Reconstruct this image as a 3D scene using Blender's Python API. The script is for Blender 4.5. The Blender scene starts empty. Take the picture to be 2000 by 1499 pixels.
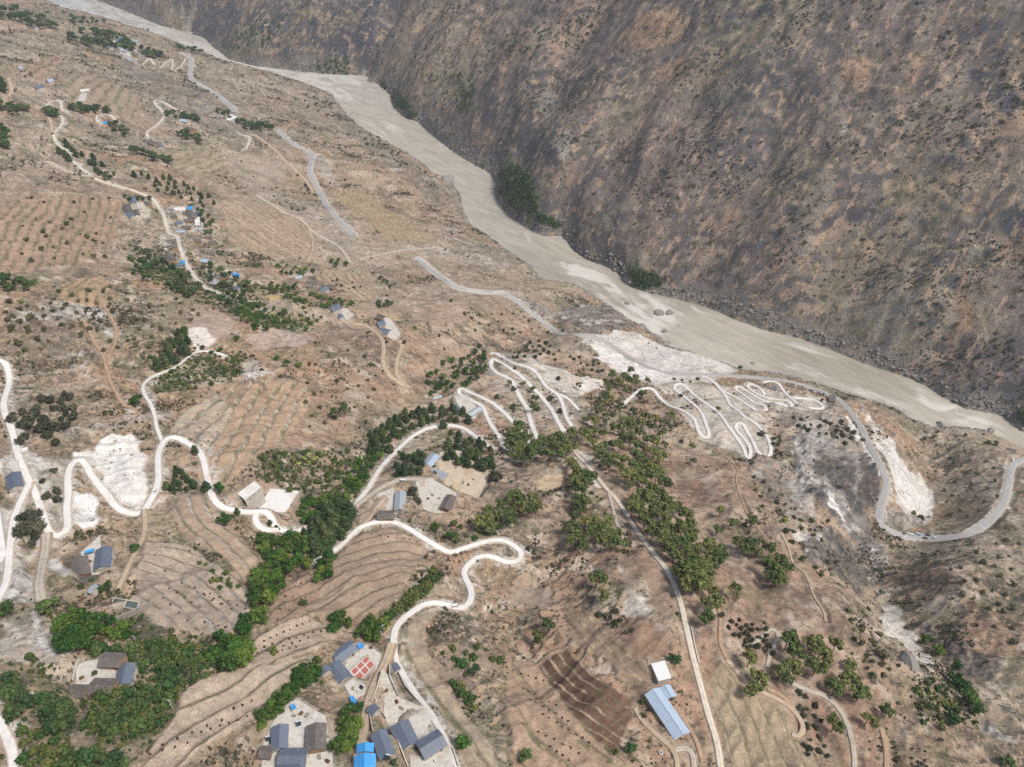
import bpy, math, random
import numpy as np

random.seed(7)
RNG = np.random.default_rng(7)
SC = bpy.context.scene
COL = SC.collection
R = math.radians

# ------------------------------------------------------------------ camera
CAM_Z, PITCH, FPX = 800.0, R(38.0), 1483.0          # river level is z = 0, photo 2000 x 1499
cd = bpy.data.cameras.new("camera")
cam = bpy.data.objects.new("camera", cd)
COL.objects.link(cam)
cam.location = (0, 0, CAM_Z)
cam.rotation_euler = (math.pi / 2 - PITCH, 0, 0)
cd.sensor_fit = 'HORIZONTAL'
cd.angle_x = 2 * math.atan(1000 / FPX)
cd.clip_start, cd.clip_end = 1.0, 20000
SC.camera = cam

# ------------------------------------------------------------------ sky, sun, exposure
SUN_EL, SUN_AZ = R(57), R(118)                        # azimuth from +Y (away from camera) towards +X
HAZE = 0.000065
w = bpy.data.worlds.new("World"); SC.world = w; w.use_nodes = True
wn = w.node_tree.nodes; wl = w.node_tree.links
sky = wn.new('ShaderNodeTexSky'); sky.sky_type = 'NISHITA'; sky.sun_disc = False
sky.sun_elevation = SUN_EL; sky.sun_rotation = SUN_AZ
sky.air_density = 1.0; sky.dust_density = 4.0; sky.ozone_density = 0.6
bg = wn['Background']; bg.inputs[1].default_value = 0.065
wl.new(sky.outputs[0], bg.inputs[0])
sd = bpy.data.lights.new("sun", 'SUN'); sd.energy = 1.5; sd.angle = R(10); sd.color = (1.0, 0.96, 0.9)
sun = bpy.data.objects.new("sun", sd); COL.objects.link(sun)
sun.rotation_euler = (math.pi / 2 - SUN_EL, 0, math.pi - SUN_AZ)
sun.location = (0, 0, 3000)
SC.view_settings.view_transform = 'Standard'; SC.view_settings.look = 'None'
SC.view_settings.gamma = 1.0; SC.view_settings.use_curve_mapping = False
SC.view_settings.exposure = 1.25
SC.render.engine = 'CYCLES'
SC.cycles.max_bounces = 4; SC.cycles.diffuse_bounces = 2; SC.cycles.glossy_bounces = 2
SC.cycles.transmission_bounces = 2; SC.cycles.volume_bounces = 0; SC.cycles.transparent_max_bounces = 4
SC.cycles.use_denoising = False

# ------------------------------------------------------------------ small maths helpers
def P(s):
    """'x,y x,y ...' photo points to an array"""
    return np.array([[float(v) for v in t.split(',')] for t in s.split()])

def rays(px):
    px = np.atleast_2d(px)
    a = (px[:, 0] - 1000) / FPX; b = (px[:, 1] - 749.5) / FPX
    c, s = math.cos(PITCH), math.sin(PITCH)
    return np.stack([a, c - b * s, -s - b * c], 1)

def on_plane(px, z):
    d = rays(px); z = np.broadcast_to(z, (len(d),)); t = (z - CAM_Z) / d[:, 2]
    return d[:, :2] * t[:, None]

def _hash(ix, iy, seed):
    h = (ix.astype(np.int64) * 374761393 + iy.astype(np.int64) * 668265263 + seed * 1442695041) & 0xffffffff
    h = ((h ^ (h >> 13)) * 1274126177) & 0xffffffff
    h = h ^ (h >> 16)
    return (h & 0xffffff).astype(np.float32) / 0xffffff

def vnoise(x, y, seed=0):
    ix = np.floor(x); iy = np.floor(y); fx = (x - ix).astype(np.float32); fy = (y - iy).astype(np.float32)
    fx = fx * fx * (3 - 2 * fx); fy = fy * fy * (3 - 2 * fy)
    a = _hash(ix, iy, seed); b = _hash(ix + 1, iy, seed); c = _hash(ix, iy + 1, seed); d = _hash(ix + 1, iy + 1, seed)
    return (a + (b - a) * fx) * (1 - fy) + (c + (d - c) * fx) * fy      # 0..1

def fbm(x, y, wl_, octs=4, seed=0, gain=0.5, ridged=False):
    out = 0; amp = 1.0; tot = 0; f = 1.0 / wl_
    for k in range(octs):
        ca, sa = math.cos(0.7 + k * 1.3), math.sin(0.7 + k * 1.3)
        n = vnoise((x * ca - y * sa) * f + 17.3 * k, (x * sa + y * ca) * f - 9.1 * k, seed + k * 31) * 2 - 1
        if ridged: n = 1 - 2 * np.abs(n)
        out = out + amp * n; tot += amp; amp *= gain; f *= 2.03
    return out / tot                                                     # -1..1

def sstep(a, b, x):
    t = np.clip((x - a) / (b - a), 0, 1)
    return t * t * (3 - 2 * t)

def seg_dist(x, y, pl):
    """distance, signed side (+ = left of the direction), arc length to a polyline"""
    best = np.full(np.shape(x), 1e9); side = np.zeros(np.shape(x)); arc = np.zeros(np.shape(x)); s0 = 0.0
    for (ax, ay), (bx, by) in zip(pl[:-1], pl[1:]):
        dx, dy = bx - ax, by - ay; L2 = dx * dx + dy * dy
        if L2 < 1e-9: continue
        t = np.clip(((x - ax) * dx + (y - ay) * dy) / L2, 0, 1)
        ex, ey = x - (ax + t * dx), y - (ay + t * dy)
        d = np.sqrt(ex * ex + ey * ey); m = d < best
        best = np.where(m, d, best)
        side = np.where(m, np.sign(dx * (y - ay) - dy * (x - ax)), side)
        L = math.sqrt(L2); arc = np.where(m, s0 + t * L, arc); s0 += L
    return best, side, arc

def in_poly(x, y, pl):
    inside = np.zeros(np.shape(x), bool); n = len(pl); j = n - 1
    for i in range(n):
        xi, yi = pl[i]; xj, yj = pl[j]
        if yi != yj:
            inside ^= ((yi > y) != (yj > y)) & (x < (xj - xi) * (y - yi) / (yj - yi) + xi)
        j = i
    return inside

def smooth_line(pl, step, rounds=3):
    pl = np.asarray(pl, float)
    for _ in range(rounds):
        q = 0.75 * pl[:-1] + 0.25 * pl[1:]; r = 0.25 * pl[:-1] + 0.75 * pl[1:]
        pl = np.concatenate([pl[:1], np.stack([q, r], 1).reshape(-1, pl.shape[1]), pl[-1:]])
    s = np.concatenate([[0], np.cumsum(np.hypot(*np.diff(pl[:, :2], axis=0).T))])
    n = max(3, int(s[-1] / step) + 1); t = np.linspace(0, s[-1], n)
    return np.stack([np.interp(t, s, pl[:, k]) for k in range(pl.shape[1])], 1)

def lin(c, k=0.72):
    """a colour seen in the photo (0..255) to a surface albedo"""
    c = np.asarray(c, float) / 255
    return np.where(c <= 0.04045, c / 12.92, ((c + 0.055) / 1.055) ** 2.4) * k

# ------------------------------------------------------------------ the river banks
LB = P("2000,877 1960,858 1925,842 1870,834 1820,834 1780,820 1760,802 1720,791 1680,779 1640,766 1600,753 1560,741 1500,729 1440,722 "
       "1400,705 1350,690 1310,680 1290,660 1265,645 1230,625 1200,605 1150,572 1120,556 1060,548 1040,522 1000,496 960,466 920,440 905,412 "
       "900,380 880,352 850,342 830,322 780,290 740,270 700,245 680,225 660,202 650,186 620,175 580,160 540,148 500,138 455,126 420,112 "
       "380,97 340,82 300,66 250,53 200,43 150,31 110,10 85,0")
RB = P("2000,847 1960,815 1940,808 1880,797 1840,775 1810,755 1780,740 1700,715 1640,690 1560,660 1490,645 1440,625 1380,600 1340,590 "
       "1300,580 1260,570 1220,555 1210,535 1180,520 1150,510 1120,490 1100,460 1060,462 1030,445 1000,425 975,400 968,380 970,360 960,340 "
       "930,325 890,300 850,265 820,240 790,230 770,210 762,185 740,165 700,155 640,145 560,137 500,130 450,118 420,95 400,75 380,68 340,64 "
       "300,45 240,20 200,5 190,0")
LBp = on_plane(LB, 0.0); RBp = on_plane(RB, 0.0)
def ext(pl, first, last):
    return np.concatenate([[pl[0] + np.array(f) for f in first[::-1]], pl, [pl[-1] + np.array(f) for f in last]])
LBp = ext(LBp, [(260, 40), (700, 40), (1800, -200)], [(-900, 900), (-1800, 2000)])
RBp = ext(RBp, [(200, 40), (660, 60), (1800, -100)], [(-900, 900), (-1800, 2000)])
CLp = np.stack([smooth_line(LBp, 30, 1)[np.linspace(0, len(smooth_line(LBp, 30, 1)) - 1, 90).astype(int)],
                smooth_line(RBp, 30, 1)[np.linspace(0, len(smooth_line(RBp, 30, 1)) - 1, 90).astype(int)]]).mean(0)
RIVER_POLY = np.concatenate([LBp, RBp[::-1]])

# ------------------------------------------------------------------ coarse relief on a plan grid
GX0, GY0, GS = -3300.0, -200.0, 9.0
gx = np.arange(GX0, 2600, GS); gy = np.arange(GY0, 5200, GS)
GXX, GYY = np.meshgrid(gx, gy)
dL, _, _ = seg_dist(GXX, GYY, LBp); dR, _, _ = seg_dist(GXX, GYY, RBp)
_, sC, _ = seg_dist(GXX, GYY, CLp)                    # the centre line runs upstream: + = valley side
inR = in_poly(GXX, GYY, RIVER_POLY)
def blur(a, n):
    k = np.exp(-0.5 * (np.arange(-3 * n, 3 * n + 1) / n) ** 2); k /= k.sum(); m = 3 * n
    for ax in (0, 1):
        p = np.pad(a, [(m, m) if i == ax else (0, 0) for i in (0, 1)], mode='edge')
        a = sum(kk * np.take(p, range(i, i + a.shape[ax]), axis=ax) for i, kk in enumerate(k))
    return a
VAL = (sC > 0)
def prof_l(d): return 0.425 * d + 7 * (1 - np.exp(-d / 14)) - 0.00002 * np.maximum(d - 900, 0) ** 2
def prof_r(d): return 0.86 * d + 34 * (1 - np.exp(-d / 28)) - 0.00009 * np.maximum(d - 500, 0) ** 2
def _relief(far, prof, own):
    dd = np.where(inR, -1, np.where(own, far, -1))
    z = np.where(dd > 0, prof(np.maximum(dd, 0)), -5.0)
    zb = blur(z, 4); wgt = sstep(20, 110, dd)
    return z * (1 - wgt) + zb * wgt
ZL = _relief(dL, prof_l, VAL); ZR = _relief(dR, prof_r, ~VAL)

def bspl(grid, x, y):
    u = (x - GX0) / GS; v = (y - GY0) / GS
    iu = np.clip(np.floor(u).astype(int), 1, grid.shape[1] - 3); iv = np.clip(np.floor(v).astype(int), 1, grid.shape[0] - 3)
    fu = np.clip(u - iu, 0, 1); fv = np.clip(v - iv, 0, 1)
    def wts(f): return ((1 - f) ** 3 / 6, (3 * f ** 3 - 6 * f ** 2 + 4) / 6, (-3 * f ** 3 + 3 * f ** 2 + 3 * f + 1) / 6, f ** 3 / 6)
    wu, wv = wts(fu), wts(fv); out = 0
    for j in range(4):
        for i in range(4): out = out + wv[j] * wu[i] * grid[iv + j - 1, iu + i - 1]
    return out

# ------------------------------------------------------------------ two terrain sheets as structured grids
class Sheet:
    """a heightfield whose rows and columns may be spaced unevenly"""
    def __init__(s, X, Y, Z, index): s.X, s.Y, s.Z, s.index = X, Y, Z, index
    def at(s, x, y):
        x = np.asarray(x, float); y = np.asarray(y, float)
        r, c = s.index(x, y); nr, nc = s.Z.shape
        ok = (r >= 0) & (r <= nr - 1) & (c >= 0) & (c <= nc - 1)
        r = np.clip(r, 0, nr - 1.001); c = np.clip(c, 0, nc - 1.001)
        i = r.astype(int); j = c.astype(int); f = r - i; g = c - j; Z = s.Z
        z = (Z[i, j] * (1 - g) + Z[i, j + 1] * g) * (1 - f) + (Z[i + 1, j] * (1 - g) + Z[i + 1, j + 1] * g) * f
        return np.where(ok, z, -1e4)
    def window(s, x0, x1, y0, y1): return np.nonzero((s.X > x0) & (s.X < x1) & (s.Y > y0) & (s.Y < y1))

# valley side: rows by distance, columns fan out
def half_w(y): return 330 + 0.80 * y
yv = [10.0]
while yv[-1] < 4300:
    y = yv[-1]; h = 330 + 0.22 * min(y, 1500)
    dens = 759 * h / (y * y + h * h)
    yv.append(y + min(1.15 / dens, 14.0) * (1.0 if y < 900 else 1.15))
yv = np.array(yv); NC = 1120
uv = np.linspace(-1, 1, NC)
VX = half_w(yv)[:, None] * uv[None, :]; VY = np.repeat(yv[:, None], NC, 1)
def vidx(x, y): return np.interp(y, yv, np.arange(len(yv)), left=-1, right=1e6), (x / half_w(y) + 1) * 0.5 * (NC - 1)
VZ = bspl(ZL, VX, VY)
V_SD = bspl(np.where(VAL & ~inR, dL, -dL), VX, VY)
V_LAND = V_SD > 0; V_DL = np.abs(V_SD)
valley = Sheet(VX, VY, VZ, vidx)

# mountain side: rows away from the river, columns along it
E1 = np.array([-0.719, 0.695]); E2 = np.array([0.695, 0.719])
av = [-1300.0]
while av[-1] < 4600: av.append(av[-1] + 4.3 + 4.5 * max(0, av[-1] - 200) / 3000)
bv = [760.0]
while bv[-1] < 2900: bv.append(bv[-1] + (4.0 if bv[-1] < 1900 else 6.5))
av = np.array(av); bv = np.array(bv)
AA, BB = np.meshgrid(av, bv)
MX = AA * E1[0] + BB * E2[0]; MY = AA * E1[1] + BB * E2[1]
def midx(x, y):
    return (np.interp(x * E2[0] + y * E2[1], bv, np.arange(len(bv)), left=-1, right=1e6),
            np.interp(x * E1[0] + y * E1[1], av, np.arange(len(av)), left=-1, right=1e6))
MZ = bspl(ZR, MX, MY)
M_SD = bspl(np.where((~VAL) & ~inR, dR, -dR), MX, MY)
M_LAND = M_SD > 0; M_DR = np.abs(M_SD)
mount = Sheet(MX, MY, MZ, midx)
print("valley", VX.shape, "mountain", MX.shape)

TS = 150 * 1.0028 ** np.arange(1330)
def hit(px, lower=0.0, sheets=(valley, mount)):
    """photo points to points on the ground (first crossing seen from the camera)"""
    px = np.atleast_2d(np.asarray(px, float)); out = np.zeros((len(px), 3))
    for k in range(0, len(px), 1500):
        d = rays(px[k:k + 1500]); X = d[:, :1] * TS; Y = d[:, 1:2] * TS; Zr = CAM_Z + d[:, 2:3] * TS
        g = np.full(X.shape, -4.0)
        for s in sheets: g = np.maximum(g, s.at(X, Y) - lower)
        below = Zr <= g; j = np.argmax(below, 1); j = np.where(below.any(1), np.maximum(j, 1), len(TS) - 1)
        ii = np.arange(len(d)); a = Zr[ii, j - 1] - g[ii, j - 1]; b = Zr[ii, j] - g[ii, j]
        f = np.clip(a / np.where(np.abs(a - b) < 1e-6, 1, a - b), 0, 1)
        t = TS[j - 1] + (TS[j] - TS[j - 1]) * f
        out[k:k + 1500] = np.stack([d[:, 0] * t, d[:, 1] * t, CAM_Z + d[:, 2] * t], 1)
    return out

# gullies and ridges: photo line, height (+ ridge, - gully), half width in metres
def carve(sheet, line, h, sig, other=None, taper=True):
    p = hit(P(line), lower=max(0, -h * 0.8) - max(0, h * 0.8), sheets=(sheet,))[:, :2]
    p = smooth_line(p, 12, 2); m = sig * 3.2
    idx = sheet.window(p[:, 0].min() - m, p[:, 0].max() + m, p[:, 1].min() - m, p[:, 1].max() + m)
    x = sheet.X[idx]; y = sheet.Y[idx]
    d, _, arc = seg_dist(x, y, p[::2] if len(p) > 8 else p)
    L = np.hypot(*np.diff(p, axis=0).T).sum()
    tp = sstep(0, 0.18, arc / L) * sstep(1, 0.75, arc / L) if taper else 1
    sheet.Z[idx] += h * tp * np.exp(-0.5 * (d / sig) ** 2)

carve(valley, "1805,838 1815,880 1825,930 1822,1000 1775,1052 1722,1080 1712,1150 1740,1225 1800,1305 1880,1395 1930,1450 1990,1500", -44, 32)
carve(valley, "430,1330 490,1230 560,1100 650,1010 710,900 790,830 860,760 940,690 1050,650 1180,610", -20, 30)
carve(valley, "1125,850 1200,970 1270,1070 1330,1170 1360,1290 1400,1430 1420,1499", 18, 42)
carve(valley, "1500,930 1570,1000 1640,1060 1700,1130 1730,1200", -12, 16)
carve(valley, "1440,960 1520,1060 1600,1180 1690,1330 1760,1450", 9, 26)
carve(valley, "940,1100 1000,1180 1030,1280 990,1400", -9, 22)
carve(valley, "1640,880 1700,960 1715,1030", -10, 18)
carve(valley, "250,560 360,540 450,590 560,640 700,640 840,600", -12, 35)
carve(valley, "960,700 1060,740 1140,830 1290,900 1420,880", 8, 45)
carve(valley, "560,740 470,830 420,930 470,1040", 7, 35)
carve(valley, "1850,870 1900,880 1950,900", 10, 35)
carve(mount, "690,160 712,130 735,90 765,40 790,0", -70, 55)
carve(mount, "362,70 368,40 380,0", -80, 70)
carve(mount, "735,10 722,50 715,100 705,140", 30, 22)
carve(mount, "600,60 640,62 690,70 730,72", 24, 16)
carve(mount, "1230,150 1180,260 1150,360 1120,450", 20, 24)
carve(mount, "985,372 1030,330 1075,250 1130,180", -42, 45)
carve(mount, "1100,455 1080,330 1050,240 1020,150 1010,40", 40, 55)
carve(mount, "800,225 850,250 960,190 1090,100 1150,40", 26, 42)
carve(mount, "1240,545 1320,470 1400,380 1500,260 1620,140", -24, 38)
carve(mount, "1390,600 1480,520 1580,400 1700,280", 18, 40)
carve(mount, "1560,655 1640,560 1740,440 1860,300", -20, 36)
carve(mount, "1840,770 1880,680 1930,560 1990,400", -24, 45)
carve(mount, "560,130 590,80 640,20", 24, 50)

# mid-size relief
amp = np.clip(V_DL / 120, 0, 1)
VA = VX * E1[0] + VY * E1[1]; VB = VX * E2[0] + VY * E2[1]                                # along the contours / down the slope
rill = fbm(VA + 14 * fbm(VX, VY, 60, 2, 14), VB * .22, 26, 3, 13, ridged=True)
VZ += V_LAND * amp * (12 * fbm(VX, VY, 210, 3, 11) + 6.5 * fbm(VX, VY, 70, 4, 12, ridged=True) + 3.2 * rill)
ampm = np.clip(M_DR / 90, 0.05, 1)
fl = fbm(AA * 1.0 + 60 * fbm(MX, MY, 260, 2, 5), BB * 0.28, 120, 4, 21, ridged=True)     # ribs run down the slope
MZ += M_LAND * ampm * (17 * fl + 20 * fbm(MX, MY, 150, 4, 22, ridged=True) + 9 * sstep(-.2, .5, fbm(MX, MY, 180, 2, 27)) * fbm(MX, MY, 52, 4, 26, ridged=True) + 4.0 * fbm(MX, MY, 26, 4, 23))
# broken rock ledges on the mountain
led = sstep(0.05, 0.4, fbm(MX, MY, 190, 3, 24))
zz = MZ / 34 + 2.2 * fbm(MX, MY, 120, 4, 25); fr = zz - np.floor(zz)
MZ += M_LAND * led * ampm * 34 * 0.26 * (sstep(0.55, 0.95, fr) - fr)
# fractured faces: tilted slabs broken by steps
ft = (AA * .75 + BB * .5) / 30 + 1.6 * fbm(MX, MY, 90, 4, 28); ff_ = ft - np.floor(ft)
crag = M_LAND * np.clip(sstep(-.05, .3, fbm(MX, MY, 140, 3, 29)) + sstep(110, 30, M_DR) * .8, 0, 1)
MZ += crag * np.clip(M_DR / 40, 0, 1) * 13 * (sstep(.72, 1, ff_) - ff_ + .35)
M_SLAB = (_hash(np.floor(ft), np.floor(MZ / 40), 5) - .5) * crag
VZ0 = VZ.copy()

# ------------------------------------------------------------------ what the photo shows where: roads
# name, label-free setting pieces: photo line, width in metres, material
ROADS = [
 ("concrete_road", "-30,690 0,705 12,712 18,730 19,752 8,775 5,795 10,812 22,835 28,860 38,895 48,920 58,942 68,962 80,990 88,1020 95,1042 112,1050 128,1044 135,1030 132,1000 134,970 132,940 133,920 142,906 157,901 168,909 176,925 190,945 208,965 222,985 236,998 262,1002 280,996 292,980 305,955 310,930 308,900 310,880 318,863 330,857 350,860 372,870 388,880 398,900 403,925 408,950 414,970 428,985 450,993 480,999 505,1002 521,1003 530,1013 536,1025 550,1034 572,1040 600,1038", 5.2, 'concrete'),
 ("concrete_road", "500,1006 497,1016 506,1027 520,1034 535,1036 545,1036", 5.0, 'concrete'),
 ("concrete_road", "612,1090 645,1079 668,1062 690,1041 708,1027 740,1020 770,1022 800,1033 825,1048 838,1059 855,1070 880,1074 905,1070 935,1062 965,1056 990,1059 1006,1069 1019,1084 1015,1097 1000,1102 985,1098 960,1087 935,1085 915,1095 905,1110 908,1130 918,1150 922,1165 915,1180 900,1187 880,1184 850,1178 825,1180 805,1190 785,1205 772,1225 768,1245 768,1268", 4.6, 'concrete'),
 ("concrete_road", "768,1262 773,1290 785,1315 800,1340 820,1370 845,1405 865,1440 880,1470 900,1520", 3.6, 'concrete'),
 ("dirt_track", "766,1264 760,1290 747,1315 732,1340 719,1365 713,1400 706,1440 697,1480 690,1520", 5.0, 'dust'),
 ("concrete_road", "60,948 45,972 33,1000 27,1030 25,1060 21,1095 15,1125 8,1150 -20,1190", 4.8, 'concrete'),
 ("dirt_track", "92,1046 92,1070 86,1095 78,1115 74,1140 78,1170", 5.5, 'gravel'),
 ("concrete_road", "-30,1380 0,1412 14,1440 24,1470 30,1520", 4.6, 'concrete'),
 ("dirt_track", "282,998 284,1020 280,1045 270,1070 258,1090 240,1125 228,1150", 3.2, 'dust'),
 ("concrete_road", "318,865 306,838 302,812 295,790 283,772 276,755 290,738 312,730 335,722 352,708 372,690 390,682 425,692 440,700", 3.2, 'concrete'),
 ("dirt_track", "262,798 240,790 225,765 210,735 207,715 200,690 182,665 172,640 160,625", 3.0, 'dirt'),
 ("dirt_track", "207,715 213,690 228,660 226,640 215,615 195,585 190,560", 2.6, 'dirt'),
 ("concrete_road", "690,986 705,970 722,950 732,930 750,905 775,880 800,858 825,841 845,834 875,832 905,838 930,855 960,875", 5.0, 'concrete'),
 ("dirt_track", "690,988 720,967 745,952 772,943 800,940 850,944", 4.0, 'gravel'),
 ("concrete_road", "692,1040 708,1020 722,1006 735,990 748,978", 3.2, 'dust'),
 ("concrete_road", "1000,882 985,868 972,848 958,828 950,812 944,798 930,787 912,780 898,774 895,767 903,764 920,768 945,778 970,794 988,810 1002,824 1018,840 1028,852 1038,866", 5.0, 'concrete'),
 ("concrete_road", "1062,872 1052,860 1042,840 1035,818 1028,798 1015,775 1005,755 1000,745 985,734 965,725 957,715 962,708 975,709 995,718 1015,733 1035,752 1050,768 1065,786 1080,804 1088,822 1098,835 1103,840", 5.6, 'concrete'),
 ("concrete_road", "958,692 970,693 985,701 1000,708 1020,712 1040,722 1052,735 1065,752 1080,765 1092,775 1100,792 1104,812 1112,825 1122,838", 5.0, 'concrete'),
 ("concrete_road", "1092,772 1108,778 1120,788 1130,800", 4.2, 'concrete'),
 ("concrete_road", "1215,790 1235,772 1250,762 1273,760 1285,773 1295,785 1308,793 1330,800 1345,807 1357,820 1364,838 1372,848 1382,853 1386,848 1380,833 1373,812 1365,800 1352,787 1340,777 1325,767 1316,758 1320,751 1335,754 1352,768 1372,784 1395,800 1408,812 1420,830 1440,856 1450,875 1460,889 1468,886 1464,872 1452,856 1443,843 1436,834 1440,829 1450,832 1460,845 1470,862 1478,877 1490,887 1502,890 1507,882 1503,862 1495,846 1475,828 1455,812 1440,803 1425,790 1418,775 1408,762 1398,752 1385,741 1370,735", 4.8, 'concrete'),
 ("concrete_road", "1395,750 1415,765 1435,775 1455,787 1470,797 1482,801 1500,799 1490,793 1475,787 1460,776 1445,768 1435,761 1440,757 1455,763 1475,775 1500,785 1530,789 1545,795 1547,790 1535,783 1505,778 1480,769 1465,760 1458,753 1468,751 1485,760 1495,770", 4.8, 'concrete'),
 ("concrete_road", "1545,776 1570,779 1590,784 1606,793 1608,798 1595,800 1575,798 1555,785 1543,778 1530,765 1523,752 1510,746 1490,746", 4.8, 'concrete'),
 ("asphalt_road", "812,503 826,512 840,525 860,540 882,558 910,566 950,572 985,575", 15.0, 'paleroad'),
 ("asphalt_road", "815,505 840,525 860,540 880,558 910,566 950,572 990,576 1010,590 1030,605 1060,630 1080,645 1110,654 1150,657 1175,665 1210,685 1250,708 1290,724 1330,733 1380,734 1430,734 1480,738 1530,744 1570,755 1610,768 1640,782 1660,802 1680,832 1692,860 1705,885 1722,915 1733,940 1729,962 1720,985 1718,1010 1730,1030 1755,1047 1790,1053 1840,1053 1890,1045 1920,1029 1945,1005 1965,978 1970,950 1972,922 1980,905 2000,898 2040,897", 9.0, 'asphalt'),
 ("asphalt_road", "540,252 556,266 575,284 600,294 612,303 609,318 602,333 612,352 624,375 640,405 665,438 690,458", 12.0, 'asphalt'),
 ("asphalt_road", "350,100 372,112 374,130 369,148 378,160 395,168 420,182 440,200 462,222", 13.0, 'asphalt'),
 ("concrete_road", "1118,880 1130,892 1150,912 1170,935 1185,955 1200,970 1222,1000 1245,1040 1270,1072 1300,1110 1318,1138 1330,1180 1342,1230 1352,1280 1368,1340 1385,1400 1400,1450 1412,1520", 3.8, 'cream'),
 ("dirt_track", "1188,962 1196,990 1204,1020 1212,1040 1218,1060", 3.2, 'gravel'),
 ("dirt_track", "1235,1010 1262,1045 1290,1075 1320,1100 1370,1130 1392,1160 1408,1200 1405,1250 1420,1290", 2.4, 'dirt'),
 ("dirt_track", "1310,1470 1325,1462 1345,1465 1355,1480 1357,1520", 3.2, 'gravel'),
 ("dirt_track", "1372,1490 1362,1450 1345,1420 1330,1395", 2.4, 'dirt'),
 ("dirt_track", "1240,1385 1255,1410 1280,1435 1312,1462 1322,1480 1325,1520", 2.8, 'dust'),
 ("dirt_track", "1420,1290 1440,1310 1465,1340 1490,1355 1530,1375 1555,1400 1570,1425 1560,1440 1548,1432", 3.0, 'dust'),
 ("dirt_track", "1545,1330 1580,1348 1610,1362 1640,1390 1655,1420 1668,1460 1672,1520", 3.0, 'gravel'),
 ("dirt_track", "1500,1345 1530,1360 1548,1385 1565,1410 1568,1430", 2.6, 'dirt'),
 ("dirt_track", "1720,1430 1730,1460 1735,1520", 2.8, 'dirt'),
 ("footpath", "1400,880 1420,895 1443,915 1437,932 1440,955 1447,975 1460,1005 1480,1035 1500,1050", 1.4, 'dirt'),
 ("footpath", "1525,1044 1540,1070 1548,1100 1570,1118 1580,1140 1590,1165 1610,1190 1615,1210", 1.6, 'dust'),
 ("footpath", "905,970 925,995 905,1015 920,1035", 1.2, 'dirt'),
 ("concrete_road", "88,208 97,198 112,196 121,203 119,214 131,220", 5.0, 'pale'),
 ("concrete_road", "118,225 124,235 119,248 106,256 103,264 112,282 122,290 133,298 140,313 156,326 170,338 185,348 215,360 250,370 275,377 295,385 308,402 320,420 324,440 330,457 345,460 350,480 358,505 366,522 385,548 405,566 440,580", 5.4, 'pale'),
 ("dirt_track", "90,215 98,235 103,262", 5.0, 'dust'),
 ("dirt_track", "75,312 100,318 120,330 150,342 185,346", 5.0, 'gravel'),
 ("concrete_road", "232,246 220,228 205,221 192,223 187,233 195,243", 4.6, 'pale'),
 ("concrete_road", "362,222 340,212 318,200 305,197 300,202 316,217 323,228 312,240 295,250 285,260 290,270", 4.6, 'pale'),
 ("dirt_track", "455,258 480,270 488,268 487,278 470,295", 4.0, 'pale'),
 ("concrete_road", "490,262 510,272 525,285 545,300 552,312 575,330 600,355 615,380", 4.0, 'dust'),
 ("concrete_road", "278,128 290,112 300,125 302,128", 4.4, 'pale'),
 ("concrete_road", "312,132 330,116 338,116 336,138", 4.4, 'pale'),
 ("concrete_road", "342,140 355,130 368,112", 4.4, 'pale'),
 ("dirt_track", "500,382 530,400 560,420 590,430 610,455 640,470 665,485 685,515", 5.0, 'gravel'),
 ("dirt_track", "590,430 605,450 614,480 600,510", 3.6, 'dust'),
 ("concrete_road", "690,630 720,640 745,658 750,680 746,705 755,725 775,745 790,760", 5.0, 'dust'),
 ("concrete_road", "780,668 787,675 775,700 772,725 785,748 800,762", 5.0, 'dust'),
 ("dirt_track", "700,505 780,488 830,488 850,485", 9.0, 'gravel'),
 ("dirt_track", "-20,210 10,195 25,180 20,165 15,150", 6.0, 'dust'),
 ("dirt_track", "1460,1262 1490,1245 1500,1235 1510,1238 1520,1248 1505,1270 1500,1300", 2.6, 'gravel'),
]
# ------------------------------------------------------------------ paved yards (flat slabs): photo outline, material, note
YARDS = [
 ("148,1300 172,1292 232,1296 228,1336 170,1340 145,1332", 'pale'),
 ("527,950 588,978 560,1008 493,981", 'white'),
 ("668,1299 697,1266 722,1273 747,1292 737,1312 718,1337 700,1343 690,1330", 'concrete'),
 ("672,1337 690,1330 716,1346 713,1356 695,1364 680,1352", 'concrete'),
 ("749,1322 765,1335 781,1364 828,1386 832,1392 800,1402 766,1420 733,1366", 'gravelyard'),
 ("797,1402 833,1392 862,1420 820,1447 806,1425", 'pale'),
 ("800,1470 822,1475 868,1458 880,1470 888,1499 800,1510", 'pale'),
 ("508,1450 530,1410 556,1383 585,1380 612,1396 640,1412 648,1470 650,1510 500,1510", 'concrete'),
 ("852,905 862,897 895,899 962,920 955,935 930,962 905,955 872,940", 'dustyard'),
 ("738,970 770,967 772,995 737,995", 'pale'),
 ("812,948 840,945 892,968 888,985 858,998 825,985", 'gravelyard'),
 ("888,786 912,784 936,800 925,815 905,812", 'pale'),
 ("160,1085 200,1060 205,1108 168,1125", 'concrete'),
 ("660,598 676,600 692,624 676,626", 'pale'),
 ("750,626 765,632 782,652 772,660 755,650", 'pale'),
 ("12,905 38,905 45,955 15,965", 'pale'),
 ("-20,1000 5,1000 18,1110 8,1125 -20,1130", 'white'),
 ("148,200 157,177 174,176 168,200", 'pale'),
]
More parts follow.
